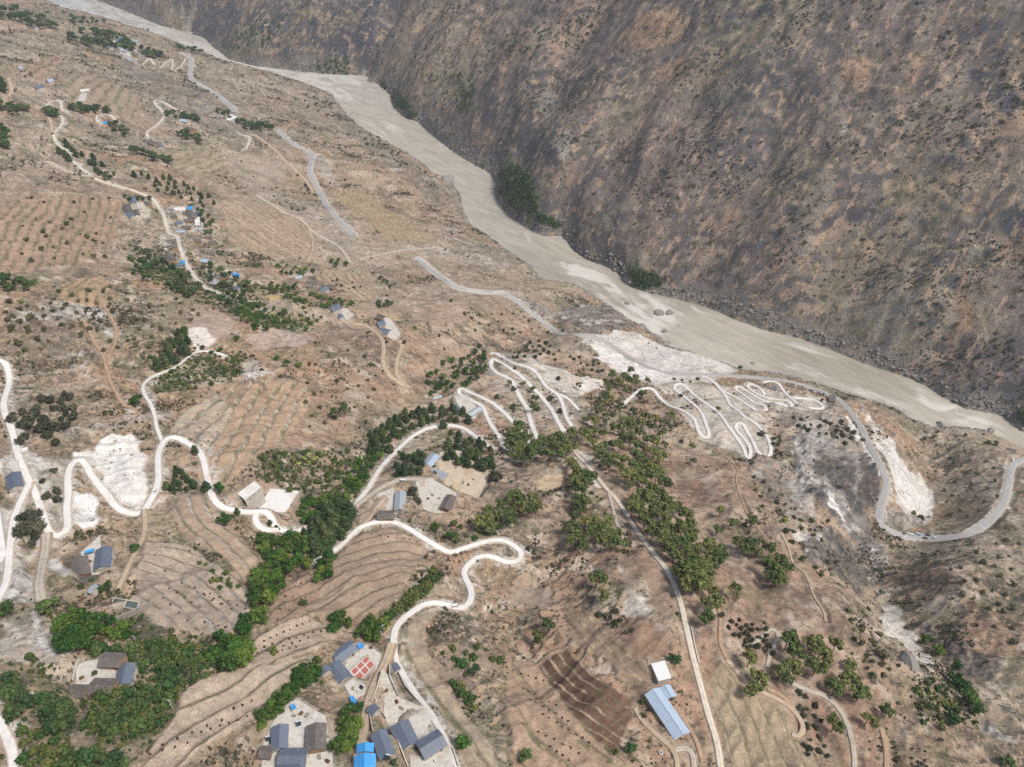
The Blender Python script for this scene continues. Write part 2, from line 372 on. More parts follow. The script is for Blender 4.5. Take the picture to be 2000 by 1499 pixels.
# ------------------------------------------------------------------ ground covers: outline, colour in the photo, ragged edge (m), speckle, opacity
SOIL = (176, 155, 134); WHITE = (216, 213, 207); GREY = (150, 147, 143); ROCK = (112, 110, 112)
COVERS = [
 # broad tints
 ("0,60 420,60 640,180 700,260 560,300 420,330 0,330", (146, 136, 120), 40, 1, .8),
 ("0,330 240,330 250,420 240,520 0,540", (166, 142, 120), 25, .8, .8),
 ("430,300 620,300 700,420 880,440 1040,560 1160,640 1050,650 900,600 700,590 640,520 450,480 400,400", (172, 150, 127), 25, .7, .7),
 ("600,640 780,640 960,690 850,760 720,800 620,880 560,880 600,760", (172, 136, 110), 14, .8, .85),
 ("1130,880 1300,860 1420,900 1560,1040 1620,1180 1700,1350 1720,1500 1420,1500 1330,1150", (168, 132, 108), 14, .7, .85),
 ("1000,930 1120,930 1200,1040 1290,1110 1260,1170 1150,1190 1000,1130 960,1060", (158, 126, 104), 12, 1.3, .8),
 ("860,1180 980,1160 1060,1200 1040,1290 980,1420 900,1380 840,1280", (152, 132, 112), 10, 1.3, .8),
 ("1830,850 1960,870 2010,960 2010,1020 1850,1045 1830,960", (146, 128, 102), 14, 1.0, .9),
 ("1740,1080 2010,1040 2010,1500 1900,1430 1780,1290 1730,1180", (148, 128, 106), 16, 1.2, .9),
 ("1250,880 1300,900 1400,950 1420,1080 1360,1040 1300,960", (150, 112, 92), 10, .8, .9),
 ("0,700 170,660 230,740 270,800 150,850 60,860 20,830", (150, 126, 106), 10, 1.2, .8),
 ("240,440 400,480 520,560 640,600 560,650 430,600 300,560", (142, 130, 100), 10, 1.4, .7),
 ("200,1190 430,1240 400,1340 340,1420 240,1470 60,1440 0,1300 60,1330 130,1300", (140, 126, 98), 8, 1.4, .8),
 ("500,890 700,880 740,900 700,980 590,990 520,940", (160, 134, 110), 8, 1.4, .7),
 ("0,590 80,580 190,660 200,700 120,760 20,700 0,690", (122, 114, 98), 14, 1.4, .8),
 ("130,560 240,520 330,560 300,640 240,680", (134, 126, 102), 12, 1.4, .7),
 ("600,650 700,650 770,690 720,740 640,700", (136, 112, 94), 10, 1.3, .75),
 ("880,1190 1000,1180 1040,1230 1000,1300 930,1270 870,1240", (124, 112, 96), 8, 1.5, .75),
 ("940,1330 1000,1340 1010,1420 960,1440 920,1390", (136, 122, 104), 8, 1.4, .7),
 ("880,440 1000,500 1040,540 960,520 860,470", (130, 124, 112), 14, 1.3, .7),
 ("640,190 720,260 820,330 900,400 860,410 760,330 680,270", (124, 120, 106), 18, 1.4, .75),
 ("240,150 420,200 520,250 480,280 380,240 260,200", (128, 122, 106), 24, 1.3, .65),
 ("60,240 200,260 330,330 280,360 120,310", (136, 130, 104), 18, 1.3, .7),
 ("0,480 60,500 110,560 40,590 0,580", (116, 116, 84), 12, 1.3, .7),
 ("1650,1080 1710,1180 1790,1300 1740,1330 1660,1220", (158, 136, 114), 10, 1.0, .7),
 ("1960,1100 2010,1100 2010,1300 1960,1260", (136, 122, 100), 14, 1.3, .7),
 ("1100,640 1200,660 1140,690 1060,680", (124, 118, 104), 8, 1.4, .7),
 ("0,860 40,860 60,900 20,1000 0,1000", (132, 124, 110), 6, 1.4, .7),
 # bare rock
 ("1540,855 1600,850 1660,880 1700,885 1722,920 1726,940 1715,980 1690,1010 1640,1000 1590,980 1545,920", (88, 88, 92), 7, .9, .97),
 ("1560,1050 1640,1040 1700,1060 1710,1110 1690,1180 1640,1130 1590,1110", (112, 108, 106), 8, 1, .85),
 ("1420,870 1480,890 1560,960 1600,1030 1530,1010 1460,930", (146, 136, 126), 8, .8, .7),
 ("1100,600 1200,600 1240,640 1150,650 1080,630", (116, 114, 112), 9, 1, .85),
 ("200,75 235,80 260,140 330,150 420,190 400,210 300,180 240,150", (112, 104, 98), 25, 1.2, .7),
 ("1880,1260 1950,1290 1910,1330 1850,1290 1780,1220 1800,1215", (108, 100, 98), 7, 1, .85),
 ("1990,-10 2000,-10", ROCK, 1, 0, 0),
 # white gravel and scree
 ("205,850 255,845 272,865 285,890 290,915 288,960 278,990 262,996 248,992 232,982 218,964 205,945 190,925 175,906 160,895 145,900 143,882 180,880 190,862", (217, 214, 206), 3, .5, 1),
 ("228,895 245,900 255,930 258,955 240,952 226,930", (197, 196, 193), 3, .7, .8),
 ("120,965 170,960 190,985 203,1010 195,1026 170,1034 135,1018 118,1000", (224, 222, 218), 4, .6, 1),
 ("45,885 75,888 112,912 90,922 72,945 60,930", (206, 202, 196), 4, .8, .9),
 ("0,900 30,890 42,955 5,965", (214, 210, 202), 3, .5, .9),
 ("-10,1000 40,990 35,1120 20,1180 -10,1200", (212, 208, 202), 4, .8, .95),
 ("30,1110 60,1105 60,1160 20,1200 0,1180", (200, 196, 188), 4, 1, .9),
 ("70,1050 110,1055 125,1090 140,1120 120,1130 90,1110 72,1130 70,1090", (206, 202, 196), 4, .9, .9),
 ("55,1170 82,1150 95,1210 125,1270 118,1296 90,1300 60,1290 0,1272 0,1222 30,1205", (190, 178, 160), 4, .8, 1),
 ("55,1190 80,1185 80,1230 115,1270 100,1290 70,1240", (205, 203, 198), 4, 1.6, .9),
 ("1010,700 1060,712 1100,722 1180,745 1182,762 1130,766 1105,772 1070,748 1040,722", (216, 212, 204), 6, .8, 1),
 ("985,690 1060,700 1130,740 1150,790 1120,850 1060,860 1010,800 960,760", (200, 190, 174), 10, .8, .6),
 ("1130,655 1240,650 1350,690 1440,715 1420,740 1280,755 1190,720", (214, 211, 205), 10, .74, .8),
 ("1540,840 1640,845 1700,880 1640,900 1560,880", (176, 170, 160), 8, 1.0, .6),
 ("60,900 130,900 140,1050 90,1060 60,1000", (186, 178, 166), 6, .74, .7),
 ("1150,668 1215,690 1300,725 1335,742 1290,750 1270,742 1230,738 1200,715 1165,702", (218, 215, 210), 7, .8, .9),
 ("1215,680 1250,655 1330,685 1350,728 1290,715 1240,690", (210, 206, 200), 7, .9, .85),
 ("1330,688 1370,690 1432,715 1420,728 1350,718", (214, 211, 204), 6, .8, .95),
 ("1275,745 1320,748 1450,760 1600,775 1640,800 1560,805 1500,830 1505,890 1450,890 1370,850 1300,790", (206, 200, 190), 8, .78, .72),
 ("1500,790 1650,800 1655,840 1560,850 1510,820", (168, 160, 150), 6, 1.2, .7),
 ("1690,800 1722,840 1748,870 1762,905 1800,930 1818,960 1832,990 1822,1012 1790,1010 1765,1005 1748,975 1745,935 1727,895 1705,852", (214, 211, 206), 6, 1.0, .95),
 ("1652,815 1672,835 1702,880 1722,920 1716,930 1690,880 1655,840", (216, 213, 208), 4, .5, .95),
 ("1735,990 1765,1005 1820,1010 1800,1030 1760,1040 1730,1020", (176, 172, 166), 5, 1.2, .9),
 ("1548,860 1556,858 1600,930 1660,1000 1690,1040 1650,1030 1590,960 1560,900", (196, 192, 186), 6, 1, .6),
 ("1600,985 1660,1000 1700,1010 1712,1060 1690,1075 1640,1030", (120, 116, 114), 6, .9, .85),
 ("1668,880 1676,880 1680,930 1672,990 1664,960 1670,920", (176, 172, 168), 3, .7, .8),
 ("1590,870 1600,872 1570,930 1580,960 1560,940", (190, 186, 180), 4, .8, .7),
 ("1610,960 1625,965 1640,1000 1665,1040 1655,1040 1620,990", (222, 219, 214), 3, .6, .9),
 ("1520,900 1535,905 1560,960 1600,1010 1580,1010 1540,960", (196, 190, 182), 5, 1, .7),
 ("1545,1040 1590,1040 1600,1060 1560,1060", (208, 205, 200), 6, .8, .8),
 ("1700,1060 1730,1060 1735,1120 1712,1150 1695,1130", (176, 172, 166), 4, 1.5, .9),
 ("1712,1150 1735,1130 1745,1180 1770,1220 1800,1270 1835,1310 1820,1325 1790,1290 1745,1240 1705,1235 1725,1200", (206, 202, 194), 5, 1.1, .95),
 ("1915,1400 1930,1410 1960,1440 1995,1445 1990,1455 1950,1450 1920,1430", (190, 184, 174), 3, 1, .8),
 ("1215,1100 1230,1110 1250,1160 1270,1170 1262,1200 1225,1210 1200,1195 1230,1165 1218,1130", (206, 200, 190), 4, 1.2, .9),
 ("1125,880 1150,885 1160,925 1180,950 1160,950 1145,910 1118,900", (206, 202, 194), 4, .9, .95),
 ("90,600 165,590 215,608 236,655 215,662 195,632 150,622 100,640", (190, 188, 184), 6, 1.4, .9),
 ("480,715 510,710 535,735 520,770 500,760 470,740", (196, 192, 184), 5, 1.2, .85),
 ("240,790 270,795 272,812 240,815", (206, 203, 196), 4, 1, .9),
 ("110,840 220,830 330,800 330,812 230,842 120,850", (176, 172, 164), 5, 1.5, .7),
 ("585,295 620,300 650,320 660,360 690,390 640,370 620,330", (168, 158, 144), 8, .8, .8),
 ("480,370 560,385 680,430 720,500 690,520 600,450 520,410", (170, 164, 152), 14, 1, .5),
 ("780,480 850,482 1000,520 980,530 850,500", (176, 168, 154), 10, 1, .7),
 ("930,575 1000,575 1070,600 1090,630 1050,620 1000,590", (160, 156, 146), 8, 1, .8),
 ("1040,940 1065,928 1095,925 1100,945 1070,958 1045,955", (206, 178, 136), 3, .2, 1),
 ("795,868 820,855 842,862 835,880 805,890 790,885", (206, 190, 160), 3, .5, .95),
 ("1540,1440 1600,1430 1640,1500 1500,1500 1400,1260 1440,1300 1500,1400", (176, 166, 146), 6, .8, .5),
 ("255,396 290,392 296,424 266,430", (204, 198, 186), 5, .7, .8),
 ("328,402 392,400 400,446 366,458 334,452", (188, 180, 168), 5, 1.2, .8),
 ("318,458 350,470 362,515 332,516 314,490", (184, 176, 164), 5, 1.2, .8),
 ("378,455 425,450 430,505 390,505", (168, 156, 140), 6, 1.6, .8),
 ("408,535 450,526 462,558 440,570 420,562", (186, 178, 166), 5, 1.2, .8),
 ("590,545 660,545 660,570 600,570", (170, 156, 138), 5, 1.2, .8),
 ("220,80 275,78 278,100 262,122 238,118", (196, 192, 184), 10, 1, .7),
 # yellow hay and ochre soil
 ("740,612 775,618 785,630 755,628", (206, 176, 130), 2, .2, 1),
 ("520,575 548,580 545,590 515,585", (196, 166, 96), 2, .2, .9),
 # pink-brown plots
 ("375,612 430,608 465,630 450,660 420,668 385,690 372,660", (184, 160, 140), 4, .3, .95),
 ("375,640 405,640 420,665 385,690 372,668", (208, 200, 190), 4, .4, .9),
 ("480,655 560,645 615,660 600,675 500,680", (186, 164, 148), 3, .3, .95),
 ("480,600 540,590 600,610 640,600 700,615 690,630 640,625 560,610", (180, 158, 138), 5, .4, .8),
 ("745,605 850,590 915,600 900,640 850,650 800,620", (180, 150, 128), 5, .5, .8),
 ("700,570 740,560 765,590 720,590", (176, 156, 140), 4, .3, .8),
 ("440,340 460,300 560,320 560,360 500,370", (174, 156, 136), 6, .4, .8),
 ("820,1150 870,1140 890,1165 840,1175", (206, 180, 150), 3, .4, .9),
 ("1210,1225 1268,1215 1300,1265 1296,1282 1262,1290 1222,1272", (168, 132, 102), 3, .2, 1),
 ("1250,1080 1300,1100 1312,1185 1270,1180", (176, 142, 116), 3, .2, 1),
 ("1205,1085 1235,1090 1245,1150 1218,1150", (178, 146, 120), 3, .3, .9),
 ("865,1255 930,1268 985,1290 970,1310 930,1300 880,1280", (170, 144, 120), 3, .3, .9),
 ("1000,1140 1025,1135 1035,1170 1000,1185", (182, 164, 140), 3, .3, .9),
 ("1030,1145 1075,1145 1070,1195 1035,1190", (186, 170, 150), 3, .3, .9),
 # terraced far plots
 ("120,155 190,145 270,190 250,230 140,200", (162, 146, 126), 10, .5, .8),
 ("50,130 110,110 125,130 70,160", (168, 142, 122), 8, .4, .8),
 ("230,220 320,225 310,260 240,260", (158, 144, 124), 8, .5, .7),
 # green ground cover
 ("60,15 160,25 170,50 60,50 0,40", (96, 112, 88), 20, 1, .6),
 ("130,60 240,70 280,110 180,95", (92, 108, 84), 18, 1, .6),
 ("740,155 790,190 815,225 800,228 770,205", (92, 112, 72), 10, 1, .8),
 ("975,330 1010,320 1045,370 1050,420 1000,410 975,380", (88, 108, 66), 9, 1, .85),
 ("1225,530 1275,535 1300,558 1240,560", (86, 110, 62), 6, 1, .9),
 ("410,100 450,60 560,20 600,60 520,100 430,120", (116, 118, 88), 30, 1, .6),
 ("760,1200 850,1105 870,1120 800,1190 770,1215", (104, 112, 66), 4, 1, .9),
 ("300,720 420,700 480,690 470,730 380,760 320,770 290,760", (112, 116, 74), 5, 1.2, .8),
 ("430,570 560,600 620,620 560,650 470,610", (98, 110, 66), 6, 1, .8),
 ("250,480 330,510 420,560 480,590 400,570 320,560 250,530", (100, 104, 70), 6, 1, .8),
 ("1830,1000 1890,1005 1880,1030 1830,1030", (110, 112, 70), 5, 1, .6),
 ("1910,1040 2010,1010 2010,1090 1950,1090", (118, 116, 74), 6, 1, .6),
 ("1780,1330 1830,1330 1890,1400 1850,1420 1790,1380", (124, 124, 70), 5, 1, .7),
]
# ------------------------------------------------------------------ terraced fields: outline, one terrace line, bench width m, step m, soil, stone wall colour, furrows
FIELDS = [
 ("316,966 402,966 440,1020 478,1065 508,1108 500,1150 470,1130 430,1085 380,1060 352,1040 330,1000", "340,960 350,1000 375,1040 430,1085 490,1150", 8, 1.6, (176, 154, 132), (170, 164, 154), .4),
 ("288,1062 352,1062 430,1105 478,1160 505,1195 445,1248 372,1238 300,1222 252,1195 262,1130", "265,1085 330,1085 400,1110 460,1160 500,1200", 7, 1.3, (172, 157, 140), (150, 146, 138), .4),
 ("640,1092 690,1052 740,1030 790,1040 838,1068 826,1090 792,1130 770,1178 722,1208 655,1214 602,1198 632,1140", "600,1165 660,1125 730,1095 790,1092 840,1100", 8, .9, (168, 146, 126), (128, 116, 96), 1),
 ("548,1150 604,1122 632,1150 602,1196 548,1226 522,1208", "520,1200 570,1170 630,1150", 9, 1.0, (164, 138, 118), (150, 140, 124), .5),
 ("482,1262 556,1215 600,1204 668,1236 640,1262 560,1292 472,1312 492,1282", "470,1300 540,1262 600,1235 670,1225", 11, 1.3, (178, 160, 140), (150, 138, 116), .3),
 ("372,1332 480,1302 530,1302 622,1276 560,1332 524,1370 502,1402 432,1442 345,1510 262,1510 300,1462 345,1402", "255,1500 340,1440 420,1390 520,1335 600,1290", 9, 1.4, (180, 163, 144), (140, 128, 104), .3),
 ("1055,1300 1072,1288 1110,1268 1140,1295 1180,1330 1210,1352 1238,1370 1240,1385 1225,1420 1205,1466 1165,1452 1120,1405 1093,1370 1088,1345", "1075,1285 1100,1320 1140,1355 1190,1385 1235,1410", 6, 1.0, (110, 86, 70), (176, 154, 130), .8),
 ("985,1285 1040,1290 1062,1318 1090,1365 1112,1402 1160,1450 1200,1482 1192,1510 1000,1510", "1000,1290 1060,1380 1130,1450 1200,1500", 16, .8, (178, 152, 128), (160, 136, 112), .1),
 ("780,1232 800,1204 850,1186 862,1190 832,1220 826,1255 842,1292 866,1332 892,1372 932,1422 966,1462 974,1510 905,1510 872,1422 822,1352 786,1300 776,1265", "800,1200 790,1240 800,1290 850,1360 930,1470", 13, .8, (172, 156, 134), (150, 138, 118), .5),
 ("1100,1180 1165,1200 1205,1240 1262,1300 1268,1345 1235,1330 1165,1280 1112,1250", "1110,1190 1150,1240 1200,1290 1260,1340", 6, .8, (150, 130, 108), (172, 152, 126), .6),
 ("440,762 520,735 600,752 608,790 560,850 502,892 452,942 420,962 405,902 388,862 335,850 352,820 402,782", "560,740 520,800 480,860 440,950", 10, 1.2, (180, 154, 128), (158, 148, 132), .3),
 ("330,845 350,818 420,772 450,800 430,860 405,900 388,866", "340,860 380,820 440,780", 12, 1.0, (182, 166, 146), (158, 150, 138), .2),
 ("0,395 150,380 238,392 225,470 150,520 0,540", "0,520 40,440 80,390", 9, 1.3, (170, 144, 122), (128, 116, 94), .1),
 ("110,560 200,540 232,580 205,600 120,590", "130,590 150,560 175,545", 7, 1.2, (180, 150, 122), (130, 120, 92), .2),
 ("430,395 540,400 600,440 610,500 540,510 450,480", "440,400 500,440 600,500", 12, 1.4, (174, 152, 130), (150, 134, 112), .1),
 ("640,370 720,380 790,430 850,470 760,470 690,420", "650,375 720,420 800,470", 10, 1.2, (172, 150, 122), (146, 134, 106), .2),
 ("620,520 660,530 720,540 740,580 700,590 640,560", "630,530 670,560 720,590", 10, 1.2, (174, 152, 130), (120, 116, 84), .2),
 ("1420,1270 1500,1330 1570,1440 1600,1510 1430,1510 1400,1400 1385,1330", "1400,1280 1440,1340 1480,1420 1510,1510", 9, .9, (168, 150, 124), (150, 140, 116), .4),
 ("120,155 190,145 272,190 262,232 190,215 140,200", "150,210 190,180 230,150", 16, 2.0, (160, 144, 124), (120, 114, 92), .1),
 ("52,130 112,108 128,130 72,162", "60,150 90,135 120,112", 14, 2.2, (168, 142, 122), (116, 106, 88), .1),
 ("320,300 430,290 450,340 400,350 340,330", "330,330 380,310 440,290", 14, 1.6, (164, 148, 126), (128, 122, 96), .1),
]

def poly_window(S, pl, m):
    return S.window(pl[:, 0].min() - m, pl[:, 0].max() + m, pl[:, 1].min() - m, pl[:, 1].max() + m)
def poly_sd(x, y, pl):
    d, _, _ = seg_dist(x, y, np.concatenate([pl, pl[:1]]))
    return np.where(in_poly(x, y, pl), -d, d)

# unproject everything on the relief first, in one go
def hit_many(lists):
    pts = [P(s) for s in lists]; n = [len(p) for p in pts]
    h = hit(np.concatenate(pts)); out = []; k = 0
    for c in n: out.append(h[k:k + c]); k += c
    return out
road_pts = hit_many([r[1] for r in ROADS])
yard_pts = hit_many([r[0] for r in YARDS])
cover_pts = hit_many([r[0] for r in COVERS])
field_pts = hit_many([r[0] for r in FIELDS]); fline_pts = hit_many([r[1] for r in FIELDS])

# ------------------------------------------------------------------ ground colour and roughness of the cover, per vertex
def mixc(a, b, t): return a + (np.asarray(b) - a) * np.clip(t, 0, 1)[..., None]
def blank(S):
    return np.zeros(S.X.shape + (3,)), np.zeros(S.X.shape), np.zeros(S.X.shape)
VC, VSP, VBARE = blank(valley)        # colour, speckle, bare (no shrubs)
n1 = fbm(VX, VY, 160, 3, 41); n2 = fbm(VX, VY, 34, 4, 42); n3 = fbm(VX, VY, 9, 3, 43)
n4 = fbm(VX + 3 * n3, VY, 4.5, 2, 44); n5 = fbm(VX, VY, 19, 4, 45)
VC[:] = lin((170, 147, 125))
VC = mixc(VC, lin((158, 134, 113)), sstep(-.1, .5, n1)); VC = mixc(VC, lin((142, 131, 108)), sstep(.05, .5, n2) * .8)
VC = mixc(VC, lin((190, 166, 143)), sstep(.1, .6, -n2) * .8)
VSP[:] = 1.0; VSTONE = np.zeros(VX.shape)
# rocky river bank
bank = sstep(46, 6, V_DL + 16 * n2) * V_LAND
VC = mixc(VC, lin((140, 135, 128)) * (1 + .35 * n3)[..., None], bank * .9)

for (s, c, rag, sp, op), p3 in zip(COVERS, cover_pts):
    if op == 0: continue
    p = p3[:, :2]; idx = poly_window(valley, p, rag * 2.5)
    if len(idx[0]) == 0: continue
    x = VX[idx]; y = VY[idx]
    wx = x + rag * (1.6 * fbm(x, y, rag * 3.2, 3, 51)); wy = y + rag * (1.6 * fbm(x, y, rag * 3.2, 3, 52))
    sd_ = poly_sd(wx, wy, p); wgt = sstep(rag * .35, -rag * .35, sd_) * op
    c = np.asarray(c, float); m_ = c.mean(); bright = m_ > 195; stony = (np.ptp(c) < 26) and not bright
    if not bright: c = m_ + (c - m_) * .78
    if stony: mott = 1 + .34 * rill[idx] + .24 * n3[idx] + .25 * n4[idx]
    elif bright: mott = 1 + .04 * n2[idx] + .05 * n3[idx]
    else: mott = 1 + .10 * n2[idx] + .12 * n3[idx]
    if bright and sp >= .75: wgt = wgt * (.25 + .75 * sstep(-.34, -.02, rill[idx] + .7 * n5[idx] + .6 * n4[idx] + .12 * (sp < .85)))
    if bright: sp = sp * .25
    if stony: VSTONE[idx] = np.maximum(VSTONE[idx], wgt)
    VC[idx] = mixc(VC[idx], lin(c, .88 if bright else .72) * mott[:, None], wgt)
    VSP[idx] = VSP[idx] * (1 - wgt) + sp * wgt
    if sp < .95: VBARE[idx] = np.maximum(VBARE[idx], wgt * (1 if sp < .65 else .6))

wild = np.clip(VSP, 0, 1.4) * V_LAND * (1 - .85 * VSTONE)
VSP *= 1 - .6 * VSTONE
zone = fbm(VX, VY, 120, 3, 55); zone2 = fbm(VX, VY, 85, 3, 56)
VC = mixc(VC, lin((124, 120, 100)), sstep(.08, .4, zone) * .6 * wild); VC = mixc(VC, lin((176, 138, 112)), sstep(.12, .42, zone2) * .55 * wild); VC = mixc(VC, lin((186, 172, 152)), sstep(.15, .45, -zone2) * .5 * wild)
VC = mixc(VC, lin((92, 88, 76)), sstep(.10, .42, n5 + .35 * n3) * .72 * wild)                 # patches of dry brush
VC = mixc(VC, lin((112, 116, 78)), sstep(.22, .55, fbm(VX, VY, 27, 4, 46)) * .55 * wild)       # grass
VC = mixc(VC, lin((206, 190, 170)), sstep(.22, .5, fbm(VX, VY, 14, 3, 47)) * .65 * wild)       # washed bare soil
VC = mixc(VC, lin((204, 190, 172)), sstep(.62, .86, rill) * .5 * np.clip(wild, 0, 1)); VC = mixc(VC, lin((110, 100, 86)), sstep(.2, .75, -rill) * .4 * wild)
tz = VZ0 / 3.4 + 1.2 * fbm(VX, VY, 30, 3, 48); tf = np.abs(tz - np.floor(tz) - .5) * 2
VC = mixc(VC, lin((194, 174, 150)), sstep(.72, .95, tf) * .34 * sstep(-.1, .3, fbm(VX, VY, 90, 2, 49)) * np.clip(wild, 0, 1))   # animal tracks along the contours
for (s, l, wd, st, soil, wall, fur), p3, l3 in zip(FIELDS, field_pts, fline_pts):
    wd *= 1.15; st *= 2.2
    p = p3[:, :2]; idx = poly_window(valley, p, 6)
    x = VX[idx]; y = VY[idx]; jit = 1.8 * fbm(x, y, 14, 2, 61)
    sd_ = poly_sd(x + jit, y + jit, p); wgt = sstep(1.2, -1.2, sd_)
    ln = l3[:, :2]; a = ln[0] - (ln[1] - ln[0]) * 2; b = ln[-1] + (ln[-1] - ln[-2]) * 2
    ln = smooth_line(np.concatenate([[a], ln, [b]]), 6, 2)
    d, sg, _ = seg_dist(x, y, ln[::2])
    zc = VZ0[idx]; sgd = d * sg
    k = np.corrcoef(sgd[wgt > .5], zc[wgt > .5])[0, 1] if (wgt > .5).sum() > 10 else 1
    t = -np.sign(k) * sgd                                            # grows downhill
    t = t / wd + .22 * fbm(x, y, 30, 2, 62) + .05 * fbm(x, y, 6, 2, 63); fr = t - np.floor(t)
    cell = np.maximum(1.3, 2 * half_w(y) / NC * 1.3) / wd
    edge = np.maximum(.15, cell)
    step_ = np.where(fr < 1 - edge, fr / (1 - edge) * .12, .12 + .88 * (fr - 1 + edge) / edge)   # flat bench, then the drop
    valley.Z[idx] += wgt * st * (fr - step_)
    riser = sstep(1 - edge * 1.25, 1 - edge * .8, fr)
    lev = _hash(np.floor(t), np.floor(t) * 0 + 3, 9)
    base = lin(soil) * (1 + .16 * (lev - .5) + .10 * n2[idx] + .05 * n3[idx])[:, None]
    base = base * (1 + .07 * fur * np.sin(t * wd * 2 * math.pi / 2.2))[:, None]
    wc = lin(np.minimum(232, np.asarray(wall) * 1.12)) * (.6 + .75 * vnoise(x / 1.9, y / 1.9, 5))[:, None]
    keep_r = (fbm(x, y, 12, 2, 64) > -.35)
    cc = mixc(base, lin((118, 108, 92)), sstep(.15, .03, fr) * .85)                     # shadow painted along the foot of the wall
    cc = mixc(cc, wc, riser * .95 * keep_r)
    cc = mixc(cc, lin((110, 112, 78)), riser * .75 * (fbm(x, y, 9, 2, 65) > .22))
    VC[idx] = mixc(VC[idx], cc, wgt)
    VSP[idx] = VSP[idx] * (1 - wgt) + .22 * wgt
    VBARE[idx] = np.maximum(VBARE[idx], wgt)

# ------------------------------------------------------------------ yards: level the ground
yards = []
for (s, mname), p3 in zip(YARDS, yard_pts):
    p = p3[:, :2]; z = float(np.mean(p3[:, 2])) + .3
    idx = poly_window(valley, p, 9); x = VX[idx]; y = VY[idx]
    cellm = max(1.0, 2 * half_w(p[:, 1].mean()) / NC)
    sd_ = poly_sd(x, y, p); wgt = sstep(cellm + 6, cellm, sd_)
    valley.Z[idx] = valley.Z[idx] * (1 - wgt) + (z - .45) * wgt
    VBARE[idx] = np.maximum(VBARE[idx], wgt)
    VC[idx] = mixc(VC[idx], lin((176, 166, 152)), sstep(cellm + 3, 0, sd_) * .6)
    yards.append((p, z, mname))

# fine relief, kept off fields and yards
VZ += V_LAND * np.clip(V_DL / 20, 0, 1) * (1 - VBARE * .85) * (1.5 * fbm(VX, VY, 13, 3, 71, ridged=True) + .4 * fbm(VX, VY, 3.2, 2, 72))
VZ += V_LAND * VSTONE * (5.5 * fbm(VA, VB * .45, 19, 3, 73, ridged=True) + 2.2 * fbm(VX, VY, 7, 2, 74, ridged=True))
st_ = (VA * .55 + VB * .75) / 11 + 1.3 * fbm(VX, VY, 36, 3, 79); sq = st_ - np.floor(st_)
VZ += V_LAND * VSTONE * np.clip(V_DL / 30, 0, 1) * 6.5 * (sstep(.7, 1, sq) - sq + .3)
slab = (_hash(np.floor(st_), np.floor(VA / 14 + fbm(VX, VY, 20, 2, 80)), 7) - .5)
VC *= (1 + .55 * VSTONE * slab)[..., None]
VC = mixc(VC, lin((206, 202, 196)), VSTONE * sstep(.3, .55, fbm(VA, VB * .15, 12, 3, 86)) * .75)
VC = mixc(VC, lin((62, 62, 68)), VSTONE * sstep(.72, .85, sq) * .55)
# old stepped ground on the open slopes
stp = VZ / 3.0 + .8 * fbm(VX, VY, 45, 3, 75); sf = stp - np.floor(stp)
VZ += V_LAND * (1 - VBARE) * sstep(-.15, .25, fbm(VX, VY, 170, 2, 76)) * np.clip(V_DL / 60, 0, 1) * 2.3 * (sstep(.62, 1, sf) - sf)
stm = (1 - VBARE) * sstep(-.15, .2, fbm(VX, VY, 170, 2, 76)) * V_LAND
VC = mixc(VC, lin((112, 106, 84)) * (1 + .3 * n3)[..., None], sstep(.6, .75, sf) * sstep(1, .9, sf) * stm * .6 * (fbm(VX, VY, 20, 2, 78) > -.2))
VC = mixc(VC, lin((196, 180, 158)), sstep(.35, .6, sf) * sstep(.66, .6, sf) * stm * .4)

